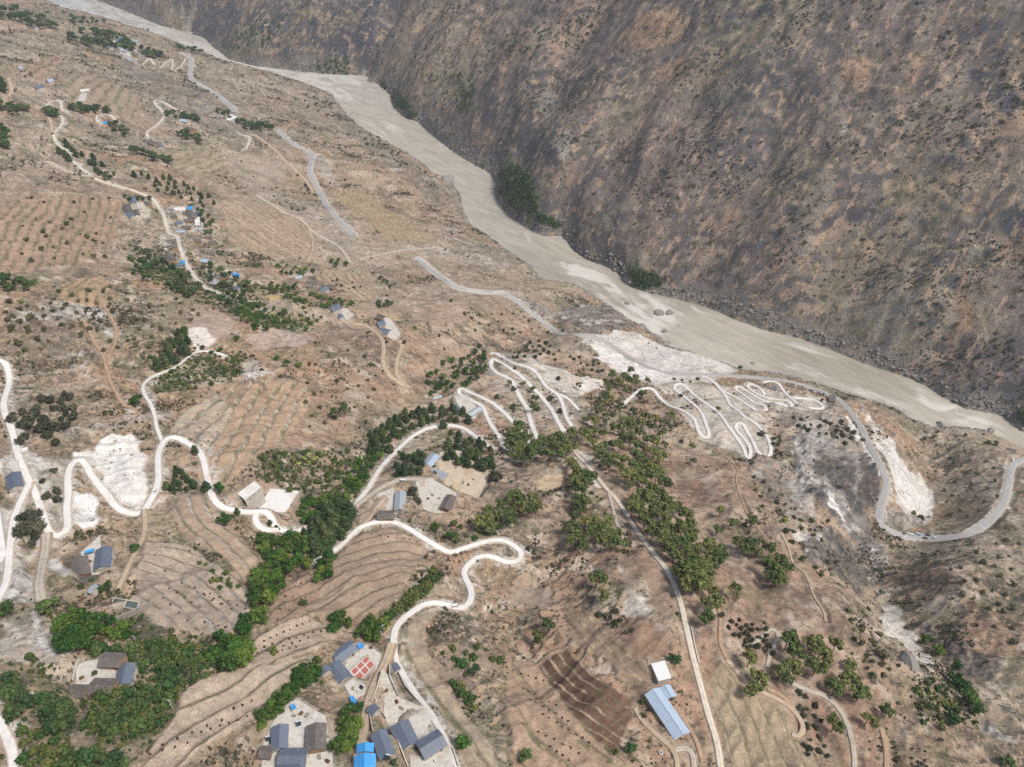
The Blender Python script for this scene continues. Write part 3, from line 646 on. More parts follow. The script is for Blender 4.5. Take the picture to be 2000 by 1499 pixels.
# ------------------------------------------------------------------ roads: cut the bench, keep the centre lines
roads = []
for (name, s, wd, mname), p3 in zip(ROADS, road_pts):
    far = np.hypot(p3[:, 0], p3[:, 1]).mean()
    q = smooth_line(p3[:, :2], 2.0 if far < 900 else 4.0, 3)
    z = valley.at(q[:, 0], q[:, 1])
    n = int(18 / (2.0 if far < 900 else 4.0)); n = min(n, max(1, len(z) // 3))
    zp = np.pad(z, n, mode='edge'); z = np.convolve(zp, np.ones(2 * n + 1) / (2 * n + 1), 'valid')
    zp = np.pad(z, n, mode='edge'); z = np.convolve(zp, np.ones(2 * n + 1) / (2 * n + 1), 'valid')
    roads.append((name, q, z, wd, mname))
zmin = np.full(VX.shape, 1e9); wtot = np.zeros(VX.shape); ztot = np.zeros(VX.shape); wmax = np.zeros(VX.shape)
for name, q, z, wd, mname in roads:
    for i in range(0, len(q) - 1, 12):
        a = q[i:i + 13]; zz = z[i:i + 13]; m = wd + 17 + 4
        idx = valley.window(a[:, 0].min() - m, a[:, 0].max() + m, a[:, 1].min() - m, a[:, 1].max() + m)
        if len(idx[0]) == 0: continue
        x = VX[idx]; y = VY[idx]; d, _, arc = seg_dist(x, y, a)
        cellm = np.maximum(.8, 2 * half_w(y) / NC)
        L = np.concatenate([[0], np.cumsum(np.hypot(*np.diff(a, axis=0).T))])
        zr = np.interp(arc, L, zz)
        wg = sstep(wd / 2 + cellm * 1.1 + np.minimum(5.0, 1.2 * wd), wd / 2 + cellm * .9, d)
        ww = wg ** 3 / (1 + d * d)
        zmin[idx] = np.minimum(zmin[idx], np.where(d < wd / 2 + cellm * 1.2, zr, 1e9)); wtot[idx] += ww; ztot[idx] += ww * zr; wmax[idx] = np.maximum(wmax[idx], wg)
        c = {'concrete': (190, 184, 172), 'asphalt': (176, 172, 162)}.get(mname, (176, 160, 140))
        sh = sstep(wd / 2 + 2.2, wd / 2, d) * .55
        VC[idx] = mixc(VC[idx], lin(c), sh)
        spill = sstep(wd / 2 + 3 + 13 * vnoise(x / 9, y / 9, 8) ** 2, wd / 2 + 1, d) * sstep(-.6, .6, zr - VZ[idx] + .5 * fbm(x, y, 7, 2, 77)) * sstep(.3, .6, vnoise(x / 4, y / 4, 9))
        VC[idx] = mixc(VC[idx], lin((210, 204, 194) if mname in ('concrete', 'asphalt', 'pale') else (180, 160, 138)), spill * .9)
        VBARE[idx] = np.maximum(VBARE[idx], sstep(wd / 2 + 2.4, wd / 2, d))
zr = np.minimum(ztot / np.maximum(wtot, 1e-12), zmin)
VZ[:] = VZ * (1 - wmax) + (zr - .45) * wmax
VZ[~V_LAND] = np.minimum(VZ[~V_LAND], -2.5)

# ------------------------------------------------------------------ mountain colours
MC, MSP, MBARE = blank(mount)
m1 = fbm(MX, MY, 240, 3, 81); m2 = fbm(AA, BB * .55, 60, 4, 82); m3 = fbm(MX, MY, 17, 3, 83); m4 = fbm(AA, BB * .3, 24, 3, 84)
m5 = fbm(MX + 5 * m3, MY, 9, 3, 85); m6 = fbm(MX, MY, 38, 4, 86)
MC[:] = lin((146, 132, 118))
MC = mixc(MC, lin((132, 118, 112)), sstep(-.2, .4, m1)); MC = mixc(MC, lin((144, 138, 114)), sstep(.0, .45, -m1) * .8)
MC = mixc(MC, lin((178, 148, 122)), sstep(.12, .45, m2) * .6); MC = mixc(MC, lin((110, 106, 108)), sstep(.12, .45, -m2) * .55)
MC = mixc(MC, lin((112, 108, 86)), sstep(.1, .45, m3) * .5); MC = mixc(MC, lin((170, 160, 144)), sstep(.22, .55, m4) * .5)
MC = mixc(MC, lin((100, 96, 98)), sstep(.22, .5, m6) * .5)
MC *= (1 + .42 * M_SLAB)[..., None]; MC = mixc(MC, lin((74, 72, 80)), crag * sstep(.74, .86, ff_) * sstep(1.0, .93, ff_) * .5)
gb, ga = np.gradient(MZ); sl = np.hypot(gb / np.gradient(bv)[:, None], ga / np.gradient(av)[None, :])
rockm = sstep(1.25, 1.9, sl)
MC = mixc(MC, lin((98, 98, 104)) * (1 + .3 * m3 + .2 * m4)[..., None], rockm * .85)
MC = mixc(MC, lin((150, 145, 134)), rockm * sstep(.2, .5, m4) * .8)
up = sstep(1900, 2600, BB); MC = mixc(MC, lin((120, 114, 96)), sstep(1750, 2300, BB) * .35)
mb = sstep(24, 6, M_DR + 9 * m3); MC = mixc(MC, lin((150, 145, 138)) * (1 + .25 * m3)[..., None], mb * .9)
MSP[:] = 1.15
MCOV = [
 ("1100,470 1130,440 1200,440 1250,500 1260,560 1210,530 1150,510 1115,490", (88, 86, 88), 10, .92),
 ("1225,470 1250,480 1275,520 1250,540 1230,510", (168, 158, 142), 7, .8),
 ("1000,270 1040,230 1090,240 1110,290 1080,330 1020,320", (86, 86, 94), 12, .9),
 ("1080,270 1110,260 1125,300 1100,320", (166, 162, 150), 8, .7),
 ("1210,560 1290,560 1380,600 1430,625 1380,612 1300,590 1240,570", (158, 152, 140), 8, .8),
 ("740,155 790,190 815,225 800,232 770,208 755,180", (86, 108, 66), 12, .85),
 ("972,330 1010,318 1048,370 1062,420 1090,445 1040,440 1000,410 972,380", (84, 104, 62), 12, .8),
 ("1222,528 1275,532 1300,558 1240,562", (84, 110, 60), 8, .9),
 ("880,150 920,140 930,210 900,230", (104, 116, 84), 16, .6),
 ("600,130 680,110 690,150 620,150", (100, 112, 82), 14, .6),
 ("400,90 460,60 560,20 600,20 560,80 470,120", (120, 122, 94), 40, .6),
 ("360,0 450,0 480,50 420,60 370,70", (84, 88, 100), 22, .85),
 ("480,20 720,10 720,60 620,80 500,60", (84, 84, 92), 26, .85),
 ("620,70 740,80 730,110 640,100", (80, 80, 90), 16, .9),
 ("560,30 700,35 700,50 580,48", (158, 138, 112), 20, .6),
 ("715,0 742,0 728,100 712,110", (74, 76, 90), 8, .9),
 ("1060,285 1085,280 1090,330 1065,330", (66, 70, 86), 5, .9),
 ("1130,440 1150,435 1165,500 1150,505", (150, 144, 130), 5, .7),
 ("1060,170 1090,180 1100,230 1050,210", (140, 138, 134), 9, .7),
 ("1540,180 1580,170 1590,210 1550,220", (100, 98, 98), 10, .8),
 ("1640,240 1655,230 1660,270 1645,270", (172, 168, 160), 6, .8),
 ("1780,560 1800,570 1770,620 1750,620", (156, 152, 144), 8, .7),
 ("1420,640 1500,650 1600,680 1700,720 1760,735 1700,710 1560,650 1480,630", (140, 136, 128), 12, .7),
 ("1250,30 1320,10 1330,60 1250,100 1200,90", (172, 142, 114), 22, .7),
 ("1280,120 1340,110 1330,160 1280,155", (170, 140, 112), 18, .6),
 ("1640,130 1700,120 1690,190 1660,180", (172, 140, 112), 14, .7),
 ("1770,100 1810,110 1790,180 1760,180", (172, 142, 114), 12, .7),
 ("1900,140 1990,180 2000,220 1960,220 1920,180", (80, 82, 94), 14, .9),
 ("1930,430 2010,410 2010,470 1960,465", (76, 80, 92), 12, .9),
 ("1650,400 1740,400 1720,440 1660,440", (100, 98, 104), 14, .7),
 ("1880,500 1920,600 1870,680 1850,600", (176, 138, 106), 16, .5),
 ("1650,350 1720,340 1710,380 1660,390", (98, 96, 102), 14, .7),
 ("1330,265 1440,280 1430,310 1350,300", (96, 94, 100), 14, .7),
 ("1700,610 1760,560 1790,560 1720,640", (146, 142, 132), 12, .6),
 ("1820,580 1880,610 1860,650 1830,630", (150, 146, 138), 12, .6),
 ("355,60 372,0 385,0 372,55 366,75", (176, 170, 160), 10, .8),
 ("670,165 690,150 712,128 720,130 705,160", (186, 180, 168), 8, .8),
]
for (s, c, rag, op), p3 in zip(MCOV, hit_many([m[0] for m in MCOV])):
    p = p3[:, :2]; idx = poly_window(mount, p, rag * 2.5)
    if len(idx[0]) == 0: continue
    x = MX[idx]; y = MY[idx]
    wx = x + rag * 1.8 * fbm(x, y, rag * 3, 4, 91); wy = y + rag * 1.8 * fbm(x, y, rag * 3, 4, 92)
    wgt = sstep(rag * .4, -rag * .4, poly_sd(wx, wy, p)) * op
    MC[idx] = mixc(MC[idx], lin(c) * (1 + .22 * m3[idx] + .12 * m4[idx])[:, None], wgt)
MZ[~M_LAND] = np.minimum(MZ[~M_LAND], -2.5)

# ------------------------------------------------------------------ mesh and object helpers
class MB:
    def __init__(s): s.v = []; s.f = []
    def add(s, v, f):
        k = len(s.v); s.v += [tuple(map(float, p)) for p in v]; s.f += [tuple(i + k for i in q) for q in f]; return s
    def box(s, x0, x1, y0, y1, z0, z1):
        return s.add([(x0, y0, z0), (x1, y0, z0), (x1, y1, z0), (x0, y1, z0), (x0, y0, z1), (x1, y0, z1), (x1, y1, z1), (x0, y1, z1)],
                     [(0, 3, 2, 1), (4, 5, 6, 7), (0, 1, 5, 4), (1, 2, 6, 5), (2, 3, 7, 6), (3, 0, 4, 7)])
    def prism(s, pts, z0, z1, taper=1.0):
        n = len(pts); c = np.mean(pts, 0); a = sum(pts[i][0] * pts[(i + 1) % n][1] - pts[(i + 1) % n][0] * pts[i][1] for i in range(n))
        pts = pts if a > 0 else pts[::-1]
        top = [c + (np.asarray(p) - c) * taper for p in pts]
        v = [(p[0], p[1], z0) for p in pts] + [(p[0], p[1], z1) for p in top]
        return s.add(v, [tuple(range(n - 1, -1, -1)), tuple(range(n, 2 * n))] + [(i, (i + 1) % n, n + (i + 1) % n, n + i) for i in range(n)])
    def extrude_xz(s, prof, y0, y1):
        n = len(prof); v = [(x, y0, z) for x, z in prof] + [(x, y1, z) for x, z in prof]
        return s.add(v, [tuple(range(n)), tuple(range(2 * n - 1, n - 1, -1))] + [(i, n + i, n + (i + 1) % n, (i + 1) % n) for i in range(n)])
    def tube(s, a, b, r0, r1=None, n=7, cap=True):
        a = np.array(a, float); b = np.array(b, float); r1 = r0 if r1 is None else r1
        d = (b - a) / max(1e-6, np.linalg.norm(b - a)); u = np.cross(d, (0, 0, 1) if abs(d[2]) < .9 else (1, 0, 0)); u /= np.linalg.norm(u); w_ = np.cross(d, u)
        ang = [2 * math.pi * i / n for i in range(n)]
        v = [a + r0 * (math.cos(t) * u + math.sin(t) * w_) for t in ang] + [b + r1 * (math.cos(t) * u + math.sin(t) * w_) for t in ang]
        f = [(i, (i + 1) % n, n + (i + 1) % n, n + i) for i in range(n)]
        if cap: f += [tuple(range(n - 1, -1, -1)), tuple(range(n, 2 * n))]
        return s.add(v, f)
    def mesh(s, name):
        m = bpy.data.meshes.new(name); m.from_pydata(s.v, [], s.f); m.update(); return m

MAT = {}
def link(o): COL.objects.link(o); return o
def obj(name, m, mat=None, parent=None, loc=None):
    if isinstance(m, MB): m = m.mesh(name)
    o = link(bpy.data.objects.new(name, m))
    if mat is not None and not m.materials: m.materials.append(MAT[mat] if isinstance(mat, str) else mat)
    if parent is not None: o.parent = parent
    if loc is not None: o.location = loc
    return o
def tag(o, label=None, cat=None, group=None, kind=None):
    if label: o['label'] = label
    if cat: o['category'] = cat
    if group: o['group'] = group
    if kind: o['kind'] = kind
    return o
def thing(name, label, cat, loc, rz=0, group=None):
    o = link(bpy.data.objects.new(name, None)); o.empty_display_size = 1; o.location = loc; o.rotation_euler = (0, 0, rz)
    return tag(o, label, cat, group)
def np_mesh(name, co, faces4, cols=None, extra=None, smooth=False):
    m = bpy.data.meshes.new(name); co = np.asarray(co, np.float32); q = np.asarray(faces4, np.int32)
    m.vertices.add(len(co)); m.vertices.foreach_set('co', co.ravel())
    m.loops.add(q.size); m.loops.foreach_set('vertex_index', q.ravel())
    m.polygons.add(len(q)); m.polygons.foreach_set('loop_start', np.arange(0, q.size, q.shape[1], dtype=np.int32))
    if cols is not None:
        a = m.color_attributes.new('Col', 'FLOAT_COLOR', 'POINT')
        c = np.ones((len(co), 4), np.float32); c[:, :3] = cols; a.data.foreach_set('color', c.ravel())
    for k, v in (extra or {}).items():
        a = m.attributes.new(k, 'FLOAT', 'POINT'); a.data.foreach_set('value', np.asarray(v, np.float32))
    m.update(calc_edges=True)
    if smooth: m.polygons.foreach_set('use_smooth', np.ones(len(q), bool))
    return m
def sheet_mesh(name, S, keep, col, sp):
    nr, nc = S.Z.shape; idx = np.arange(nr * nc).reshape(nr, nc)
    q = np.stack([idx[:-1, :-1], idx[:-1, 1:], idx[1:, 1:], idx[1:, :-1]], -1)
    k = keep[:-1, :-1] | keep[1:, 1:] | keep[:-1, 1:] | keep[1:, :-1]
    q = q[k]; used = np.zeros(nr * nc, bool); used[q.ravel()] = True; remap = np.cumsum(used) - 1
    co = np.stack([S.X, S.Y, S.Z], -1).reshape(-1, 3)[used]
    q = remap[q]
    a, b, c = co[q[0, 0]], co[q[0, 1]], co[q[0, 2]]
    if np.cross(b - a, c - b)[2] < 0: q = q[:, ::-1]
    return np_mesh(name, co, q, np.clip(col, .012, .85).reshape(-1, 3)[used], {'speck': sp.ravel()[used]}, True)

# ------------------------------------------------------------------ materials
class NT:
    def __init__(s, name):
        s.m = bpy.data.materials.new(name); s.m.use_nodes = True; s.t = s.m.node_tree; s.b = s.t.nodes['Principled BSDF']; MAT[name] = s.m
        s.b.inputs['Specular IOR Level'].default_value = .25
    def n(s, t, **k):
        o = s.t.nodes.new('ShaderNode' + t)
        for a, v in k.items(): setattr(o, a, v)
        return o
    def l(s, a, b): s.t.links.new(a, b)
    def noise(s, scale, detail=3, rough=.55, coord='Object', dim=None):
        tc = s.n('TexCoord'); no = s.n('TexNoise'); no.inputs['Scale'].default_value = scale; no.inputs['Detail'].default_value = detail
        no.inputs['Roughness'].default_value = rough; s.l(tc.outputs[coord], no.inputs['Vector']); return no.outputs[0]
    def ramp(s, f, a, b, va=0.0, vb=1.0):
        r = s.n('MapRange'); r.interpolation_type = 'SMOOTHSTEP'; s.l(f, r.inputs[0])
        for i, v in zip((1, 2, 3, 4), (a, b, va, vb)): r.inputs[i].default_value = v
        return r.outputs[0]
    def mul(s, a, b, op='MULTIPLY'):
        m = s.n('Math', operation=op)
        for i, v in enumerate((a, b)):
            if isinstance(v, (int, float)): m.inputs[i].default_value = v
            else: s.l(v, m.inputs[i])
        return m.outputs[0]
    def mix(s, f, a, b, blend='MIX'):
        m = s.n('Mix', data_type='RGBA', blend_type=blend)
        for i, v in ((0, f), (6, a), (7, b)):
            if isinstance(v, (int, float)): m.inputs[i].default_value = v
            elif isinstance(v, (tuple, list, np.ndarray)): m.inputs[i].default_value = (*v[:3], 1)
            else: s.l(v, m.inputs[i])
        return m.outputs[2]
    def color(s, c): s.l(c, s.b.inputs['Base Color']); return s
    def bump(s, h, strength=.5, dist=.3):
        b = s.n('Bump'); b.inputs['Strength'].default_value = strength; b.inputs['Distance'].default_value = dist
        s.l(h, b.inputs['Height']); s.l(b.outputs[0], s.b.inputs['Normal']); return s
    def rough(s, r): s.b.inputs['Roughness'].default_value = r; return s
def grey(nt, f):
    c = nt.n('CombineColor')
    for i in range(3): nt.l(f, c.inputs[i])
    return c.outputs[0]

def ground_mat(name, sc, patch, bump):
    """broad tones come from the 'Col' attribute; crisp small patches of grass, brush and bare soil from noise"""
    t = NT(name); at = t.n('Attribute'); at.attribute_name = 'Col'; sp = t.n('Attribute'); sp.attribute_name = 'speck'
    tc = t.n('TexCoord'); mp = t.n('Mapping'); mp.inputs['Scale'].default_value = (.30, 1, .5); mr = t.n('Mapping'); mr.inputs['Rotation'].default_value = (0, 0, R(-46))
    t.l(tc.outputs['Object'], mr.inputs['Vector']); t.l(mr.outputs[0], mp.inputs['Vector'])
    def stretched(scale, detail):
        no = t.n('TexNoise'); no.inputs['Scale'].default_value = scale; no.inputs['Detail'].default_value = detail; no.inputs['Roughness'].default_value = .68
        t.l(mp.outputs[0], no.inputs['Vector']); return no.outputs[0]
    c = at.outputs['Color']; f = sp.outputs['Fac']
    v2 = t.ramp(t.noise(.16 / sc, 4, .65), .3, .7, .82, 1.18); c = t.mix(1.0, c, grey(t, v2), 'MULTIPLY')
    tan = t.mul(t.ramp(stretched(.20 / sc, 6), .53, .60), f); c = t.mix(t.mul(tan, .75 * patch), c, lin((184, 160, 136)))
    brush = t.mul(t.ramp(t.noise(.17 / sc, 6, .7), .54, .60), f); c = t.mix(t.mul(brush, .8 * patch), c, lin((88, 84, 72)))
    olive = t.mul(t.ramp(t.noise(.11 / sc, 6, .72), .58, .64), f); c = t.mix(t.mul(olive, .6 * patch), c, lin((112, 112, 80)))
    st = t.mul(t.ramp(stretched(.62 / sc, 4), .64, .70), f); c = t.mix(t.mul(st, .55), c, lin((196, 186, 172)))
    dot = t.mul(t.ramp(t.noise(.5 / sc, 3, .7), .61, .66), f); c = t.mix(t.mul(dot, .6), c, lin((74, 70, 58)))
    v = t.ramp(t.noise(1.1 / sc, 5, .75), .28, .72, .66, 1.34); c = t.mix(1.0, c, grey(t, v), 'MULTIPLY')
    t.color(c).rough(.95); t.b.inputs['Specular IOR Level'].default_value = .1
    t.bump(t.noise(.7 / sc, 6, .72), bump, .9 * sc)
ground_mat('ground', .9, .95, .6)
ground_mat('mountain', 2.6, .95, 1.0)

def plain(name, c, var=.18, scale=.6, rough=.85, spec=.2, stain=None, bump=0, k=.72, detail=4, edge=None):
    t = NT(name); base = lin(c, k)
    v = t.ramp(t.noise(scale, detail, .6), .25, .75, 1 - var, 1 + var)
    col = t.mix(1.0, base, grey(t, v), 'MULTIPLY')
    if stain is not None:
        col = t.mix(t.mul(t.ramp(t.noise(scale * .22, 4, .65), .5, .68), .7), col, lin(stain, k))
    if edge is not None:
        ea = t.n('Attribute'); ea.attribute_name = 'edge'
        col = t.mix(t.mul(t.ramp(t.mul(ea.outputs['Fac'], t.noise(.33, 4, .7), 'ADD'), 1.0, 1.55), .85), col, lin(edge, k))
        ta = t.n('Attribute'); ta.attribute_name = 'track'; col = t.mix(t.mul(t.mul(ta.outputs['Fac'], t.ramp(t.noise(.12, 3), .35, .6)), .35), col, lin(np.minimum(235, np.asarray(c) * 1.1), k))
    t.color(col).rough(rough); t.b.inputs['Specular IOR Level'].default_value = spec
    if bump: t.bump(t.noise(scale * 3, 3), .5, bump)
    return t
plain('concrete', (226, 223, 217), .07, .35, k=.80, stain=(206, 198, 186), edge=(176, 160, 138))
plain('pale', (216, 210, 198), .10, .5, stain=(192, 180, 160), edge=(178, 160, 138))
plain('cream', (222, 212, 194), .10, .35, k=.76, stain=(206, 192, 168), edge=(178, 156, 130))
plain('paleroad', (198, 195, 189), .08, .35, stain=(180, 176, 168), edge=(176, 164, 146))
plain('white', (234, 232, 228), .08, .4, stain=(206, 200, 190))
plain('yard', (206, 201, 192), .14, .5, stain=(178, 168, 152))
plain('dust', (198, 180, 156), .14, .4, stain=(176, 154, 128), edge=(158, 134, 110))
plain('dirt', (188, 160, 132), .16, .4, stain=(168, 138, 110), edge=(150, 124, 102))
plain('gravel', (196, 188, 174), .18, .8, stain=(172, 156, 134), bump=.1, edge=(160, 142, 120))
plain('gravelyard', (206, 200, 188), .2, .5, stain=(176, 160, 136), bump=.1)
plain('dustyard', (204, 190, 168), .14, .3, stain=(186, 160, 128))
plain('asphalt', (172, 171, 168), .08, .25, stain=(154, 153, 150), edge=(180, 172, 160))
plain('painted_line', (226, 224, 216), .08, 1)
plain('wall_white', (206, 200, 190), .12, .8, stain=(170, 156, 138))
plain('wall_earth', (168, 138, 110), .18, .8, stain=(140, 114, 92))
plain('wall_stone', (160, 152, 142), .25, 1.4, bump=.15)
plain('wall_brick', (150, 108, 88), .2, 1.2)
plain('wood', (112, 84, 62), .2, 2)
plain('glass_dark', (48, 56, 66), .1, 1, rough=.15, spec=.5)
plain('metal_white', (222, 224, 226), .05, 1, rough=.4)
plain('rock', (150, 146, 140), .25, .18, bump=.6, stain=(112, 108, 106))
plain('rock_dark', (108, 106, 106), .25, .2, bump=.6, stain=(88, 86, 88))
plain('tarp_blue', (70, 160, 226), .12, .5, rough=.5, spec=.3)
plain('rubber', (36, 36, 38), .1, 1)
plain('car_white', (232, 232, 232), .03, .5, rough=.3, spec=.5)
plain('car_dark', (62, 64, 70), .05, .5, rough=.3, spec=.5)
plain('car_blue', (190, 214, 232), .05, .5, rough=.3, spec=.5)
plain('water_dark', (92, 104, 100), .1, .4, rough=.15, spec=.5)
plain('compost', (78, 58, 48), .25, 3)
plain('red_tile', (186, 112, 104), .08, 2)
plain('brush', (90, 78, 70), .4, 1.5)

def roof_mat(name, c, pitch, rib, var=.12, rough=.7, stain=None, spec=.25):
    """ribs run from ridge to eave; local X is the ridge"""
    t = NT(name); tc = t.n('TexCoord'); wv = t.n('TexWave'); wv.wave_type = 'BANDS'; wv.bands_direction = 'X'
    wv.inputs['Scale'].default_value = 1 / pitch * .314; wv.inputs['Distortion'].default_value = 0
    t.l(tc.outputs['Object'], wv.inputs['Vector'])
    oi = t.n('ObjectInfo'); rv = t.ramp(oi.outputs['Random'], 0, 1, .9, 1.1)
    v = t.mul(t.ramp(t.noise(1.1, 5, .7), .25, .75, 1 - var, 1 + var), rv)
    v = t.mul(v, t.ramp(wv.outputs[0], 0, 1, 1 - rib, 1 + rib * .4))
    col = t.mix(1.0, lin(c), grey(t, v), 'MULTIPLY')
    if stain is not None: col = t.mix(t.mul(t.ramp(t.noise(.35, 5, .7), .48, .66), .75), col, lin(stain))
    t.color(col).rough(rough).bump(wv.outputs[0], .5, .08); t.b.inputs['Specular IOR Level'].default_value = spec
roof_mat('roof_slate', (106, 116, 132), .85, .16, .08, .5, (122, 130, 142), .35)
roof_mat('roof_tile', (112, 106, 102), .55, .34, .28, .9, (140, 134, 126))
roof_mat('roof_blue', (70, 156, 222), .9, .12, .06, .45, (96, 172, 226), .35)
roof_mat('roof_steel', (178, 196, 214), 1.0, .10, .05, .4, (166, 180, 196), .4)
roof_mat('roof_light', (176, 184, 190), .9, .14, .06, .5, (160, 166, 170), .35)
roof_mat('roof_white', (236, 236, 234), 1.0, .04, .03, .5, (226, 226, 224))

def leaf_mat(name, c, var=.3, hue=0.03):
    t = NT(name); oi = t.n('ObjectInfo'); hs = t.n('HueSaturation'); hs.inputs['Color'].default_value = (*lin(c), 1)
    t.l(t.ramp(oi.outputs['Random'], 0, 1, .5 - hue, .5 + hue), hs.inputs['Hue'])
    geo = t.n('NewGeometry')
    t.l(t.mul(t.ramp(geo.outputs['Random Per Island'], 0, 1, 1 - var, 1 + var), t.ramp(oi.outputs['Random'], 0, 1, 1.18, .84)), hs.inputs['Value'])
    t.l(hs.outputs[0], t.b.inputs['Base Color']); t.rough(.75)
    t.b.inputs['Specular IOR Level'].default_value = .15
    t.b.inputs['Subsurface Weight'].default_value = 0
leaf_mat('leaf_broad', (70, 98, 46), .45); leaf_mat('leaf_orchard', (72, 94, 56), .45); leaf_mat('leaf_pine', (100, 112, 64), .42); leaf_mat('leaf_cypress', (70, 88, 58))
leaf_mat('leaf_dark', (76, 80, 62), .3, .02); leaf_mat('leaf_yellow', (150, 158, 92)); leaf_mat('leaf_scrub', (98, 98, 68), .35, .05); leaf_mat('leaf_grey', (112, 104, 92), .3, .03)
leaf_mat('leaf_green', (86, 104, 56), .35, .04)
for nm_, c_ in (('leaf_broad', (94, 122, 54)), ('leaf_orchard', (86, 112, 66)), ('leaf_pine', (118, 128, 74)), ('leaf_cypress', (88, 104, 64)), ('leaf_dark', (94, 96, 78)), ('leaf_scrub', (116, 114, 84)), ('leaf_yellow', (160, 164, 116)), ('leaf_green', (108, 118, 66))): leaf_mat(nm_ + '_pale', c_)
plain('bark', (104, 86, 72), .25, 2)

# ------------------------------------------------------------------ the land itself
g_ = VC.mean(-1, keepdims=True); VC = g_ + (VC - g_) * .93; g_ = MC.mean(-1, keepdims=True); MC = g_ + (MC - g_) * 1.0
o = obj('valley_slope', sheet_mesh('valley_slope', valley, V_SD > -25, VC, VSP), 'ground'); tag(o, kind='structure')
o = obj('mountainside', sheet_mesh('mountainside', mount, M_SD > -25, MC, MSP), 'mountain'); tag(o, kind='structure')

# river: a strip of water between the banks
lbs = smooth_line(LBp, 8, 1); rbs = smooth_line(RBp, 8, 1); NR, NW = 1300, 54
def resamp(p, n):
    i = np.linspace(0, len(p) - 1, n); return np.stack([np.interp(i, np.arange(len(p)), p[:, k]) for k in range(2)], 1)
# match both banks by the nearest point so that rows cross the stream
la = resamp(lbs, NR); dd = ((la[:, None, :] - rbs[None, ::3, :]) ** 2).sum(-1); rb_i = np.maximum.accumulate(dd.argmin(1)) * 3
ra = rbs[np.minimum(rb_i, len(rbs) - 1)]
for _ in range(30): ra[1:-1] = .5 * ra[1:-1] + .25 * (ra[:-2] + ra[2:])
u = np.linspace(-.35, 1.35, NW)[None, :, None]
rv = la[:, None, :] * (1 - u) + ra[:, None, :] * u
rx, ry = rv[..., 0], rv[..., 1]
al = np.cumsum(np.concatenate([[0], np.hypot(*np.diff(la, axis=0).T)]))[:, None] + 0 * rx
ac = u[..., 0] * np.hypot(*(ra - la).T)[:, None]
RAPIDS = ["85,-5 190,-5 300,40 420,90 520,130 700,152 715,165 690,200 650,190 560,155 420,115 300,70 160,35",
          "1110,515 1160,520 1215,560 1330,600 1340,620 1240,660 1190,600 1140,560", "1200,600 1330,595 1330,640 1260,660",
          "1740,735 1830,775 1925,815 1930,842 1860,830 1800,790"]
foam = np.zeros(rx.shape)
for s in RAPIDS:
    p = on_plane(P(s), 0); sd_ = poly_sd(rx + 22 * fbm(rx, ry, 50, 2, 3), ry + 22 * fbm(rx, ry, 50, 2, 4), p)
    foam = np.maximum(foam, sstep(16, -16, sd_))
str_ = fbm(al * .35, ac, 13, 3, 101); str2 = fbm(al * .22, ac, 42, 3, 102, ridged=True)
eddy = sstep(.25, .6, str2) * sstep(-.1, .4, fbm(rx, ry, 160, 2, 103))
foam = foam * sstep(-.55, .35, fbm(al * .3, ac, 34, 3, 105) + .25)
fm = np.clip(foam * (.46 + .6 * str_) + eddy * (.30 + .35 * str_), 0, 1)
rc = mixc(np.zeros(rx.shape + (3,)) + lin((188, 181, 166), .74), lin((168, 161, 146), .74), sstep(-.2, .5, fbm(rx, ry, 220, 2, 104)))
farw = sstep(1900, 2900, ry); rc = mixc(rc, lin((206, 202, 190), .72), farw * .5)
rz = 1.1 * foam * str_ + .15 * str_
idx = np.arange(NR * NW).reshape(NR, NW); q = np.stack([idx[:-1, :-1], idx[:-1, 1:], idx[1:, 1:], idx[1:, :-1]], -1).reshape(-1, 4)
t = NT('river_water'); at = t.n('Attribute'); at.attribute_name = 'Col'; fa = t.n('Attribute'); fa.attribute_name = 'foam'
tc = t.n('TexCoord'); mp = t.n('Mapping'); mp.inputs['Scale'].default_value = (.22, 1, 1); mr = t.n('Mapping'); mr.inputs['Rotation'].default_value = (0, 0, R(-136)); t.l(tc.outputs['Object'], mr.inputs['Vector']); t.l(mr.outputs[0], mp.inputs['Vector'])
def flow(sc_, det):
    no = t.n('TexNoise'); no.inputs['Scale'].default_value = sc_; no.inputs['Detail'].default_value = det; no.inputs['Roughness'].default_value = .7; no.inputs['Distortion'].default_value = .6
    t.l(mp.outputs[0], no.inputs['Vector']); return no.outputs[0]
c = t.mix(1.0, at.outputs['Color'], grey(t, t.ramp(flow(.06, 6), .3, .7, .84, 1.16)), 'MULTIPLY')
ff = t.mul(t.mul(flow(.13, 7), fa.outputs['Fac'], 'ADD'), 1.0)
c = t.mix(t.mul(t.ramp(ff, .62, 1.1), .8), c, lin((218, 214, 204), .8))
t.color(c).rough(.24); t.b.inputs['Specular IOR Level'].default_value = .5; t.bump(flow(.1, 4), .5, .7)
co = np.stack([rx, ry, rz], -1).reshape(-1, 3)
if np.cross(co[q[0, 1]] - co[q[0, 0]], co[q[0, 2]] - co[q[0, 1]])[2] < 0: q = q[:, ::-1]
o = obj('river', np_mesh('river', co, q, rc.reshape(-1, 3), {'foam': fm.ravel()}, True), 'river_water'); tag(o, kind='structure')

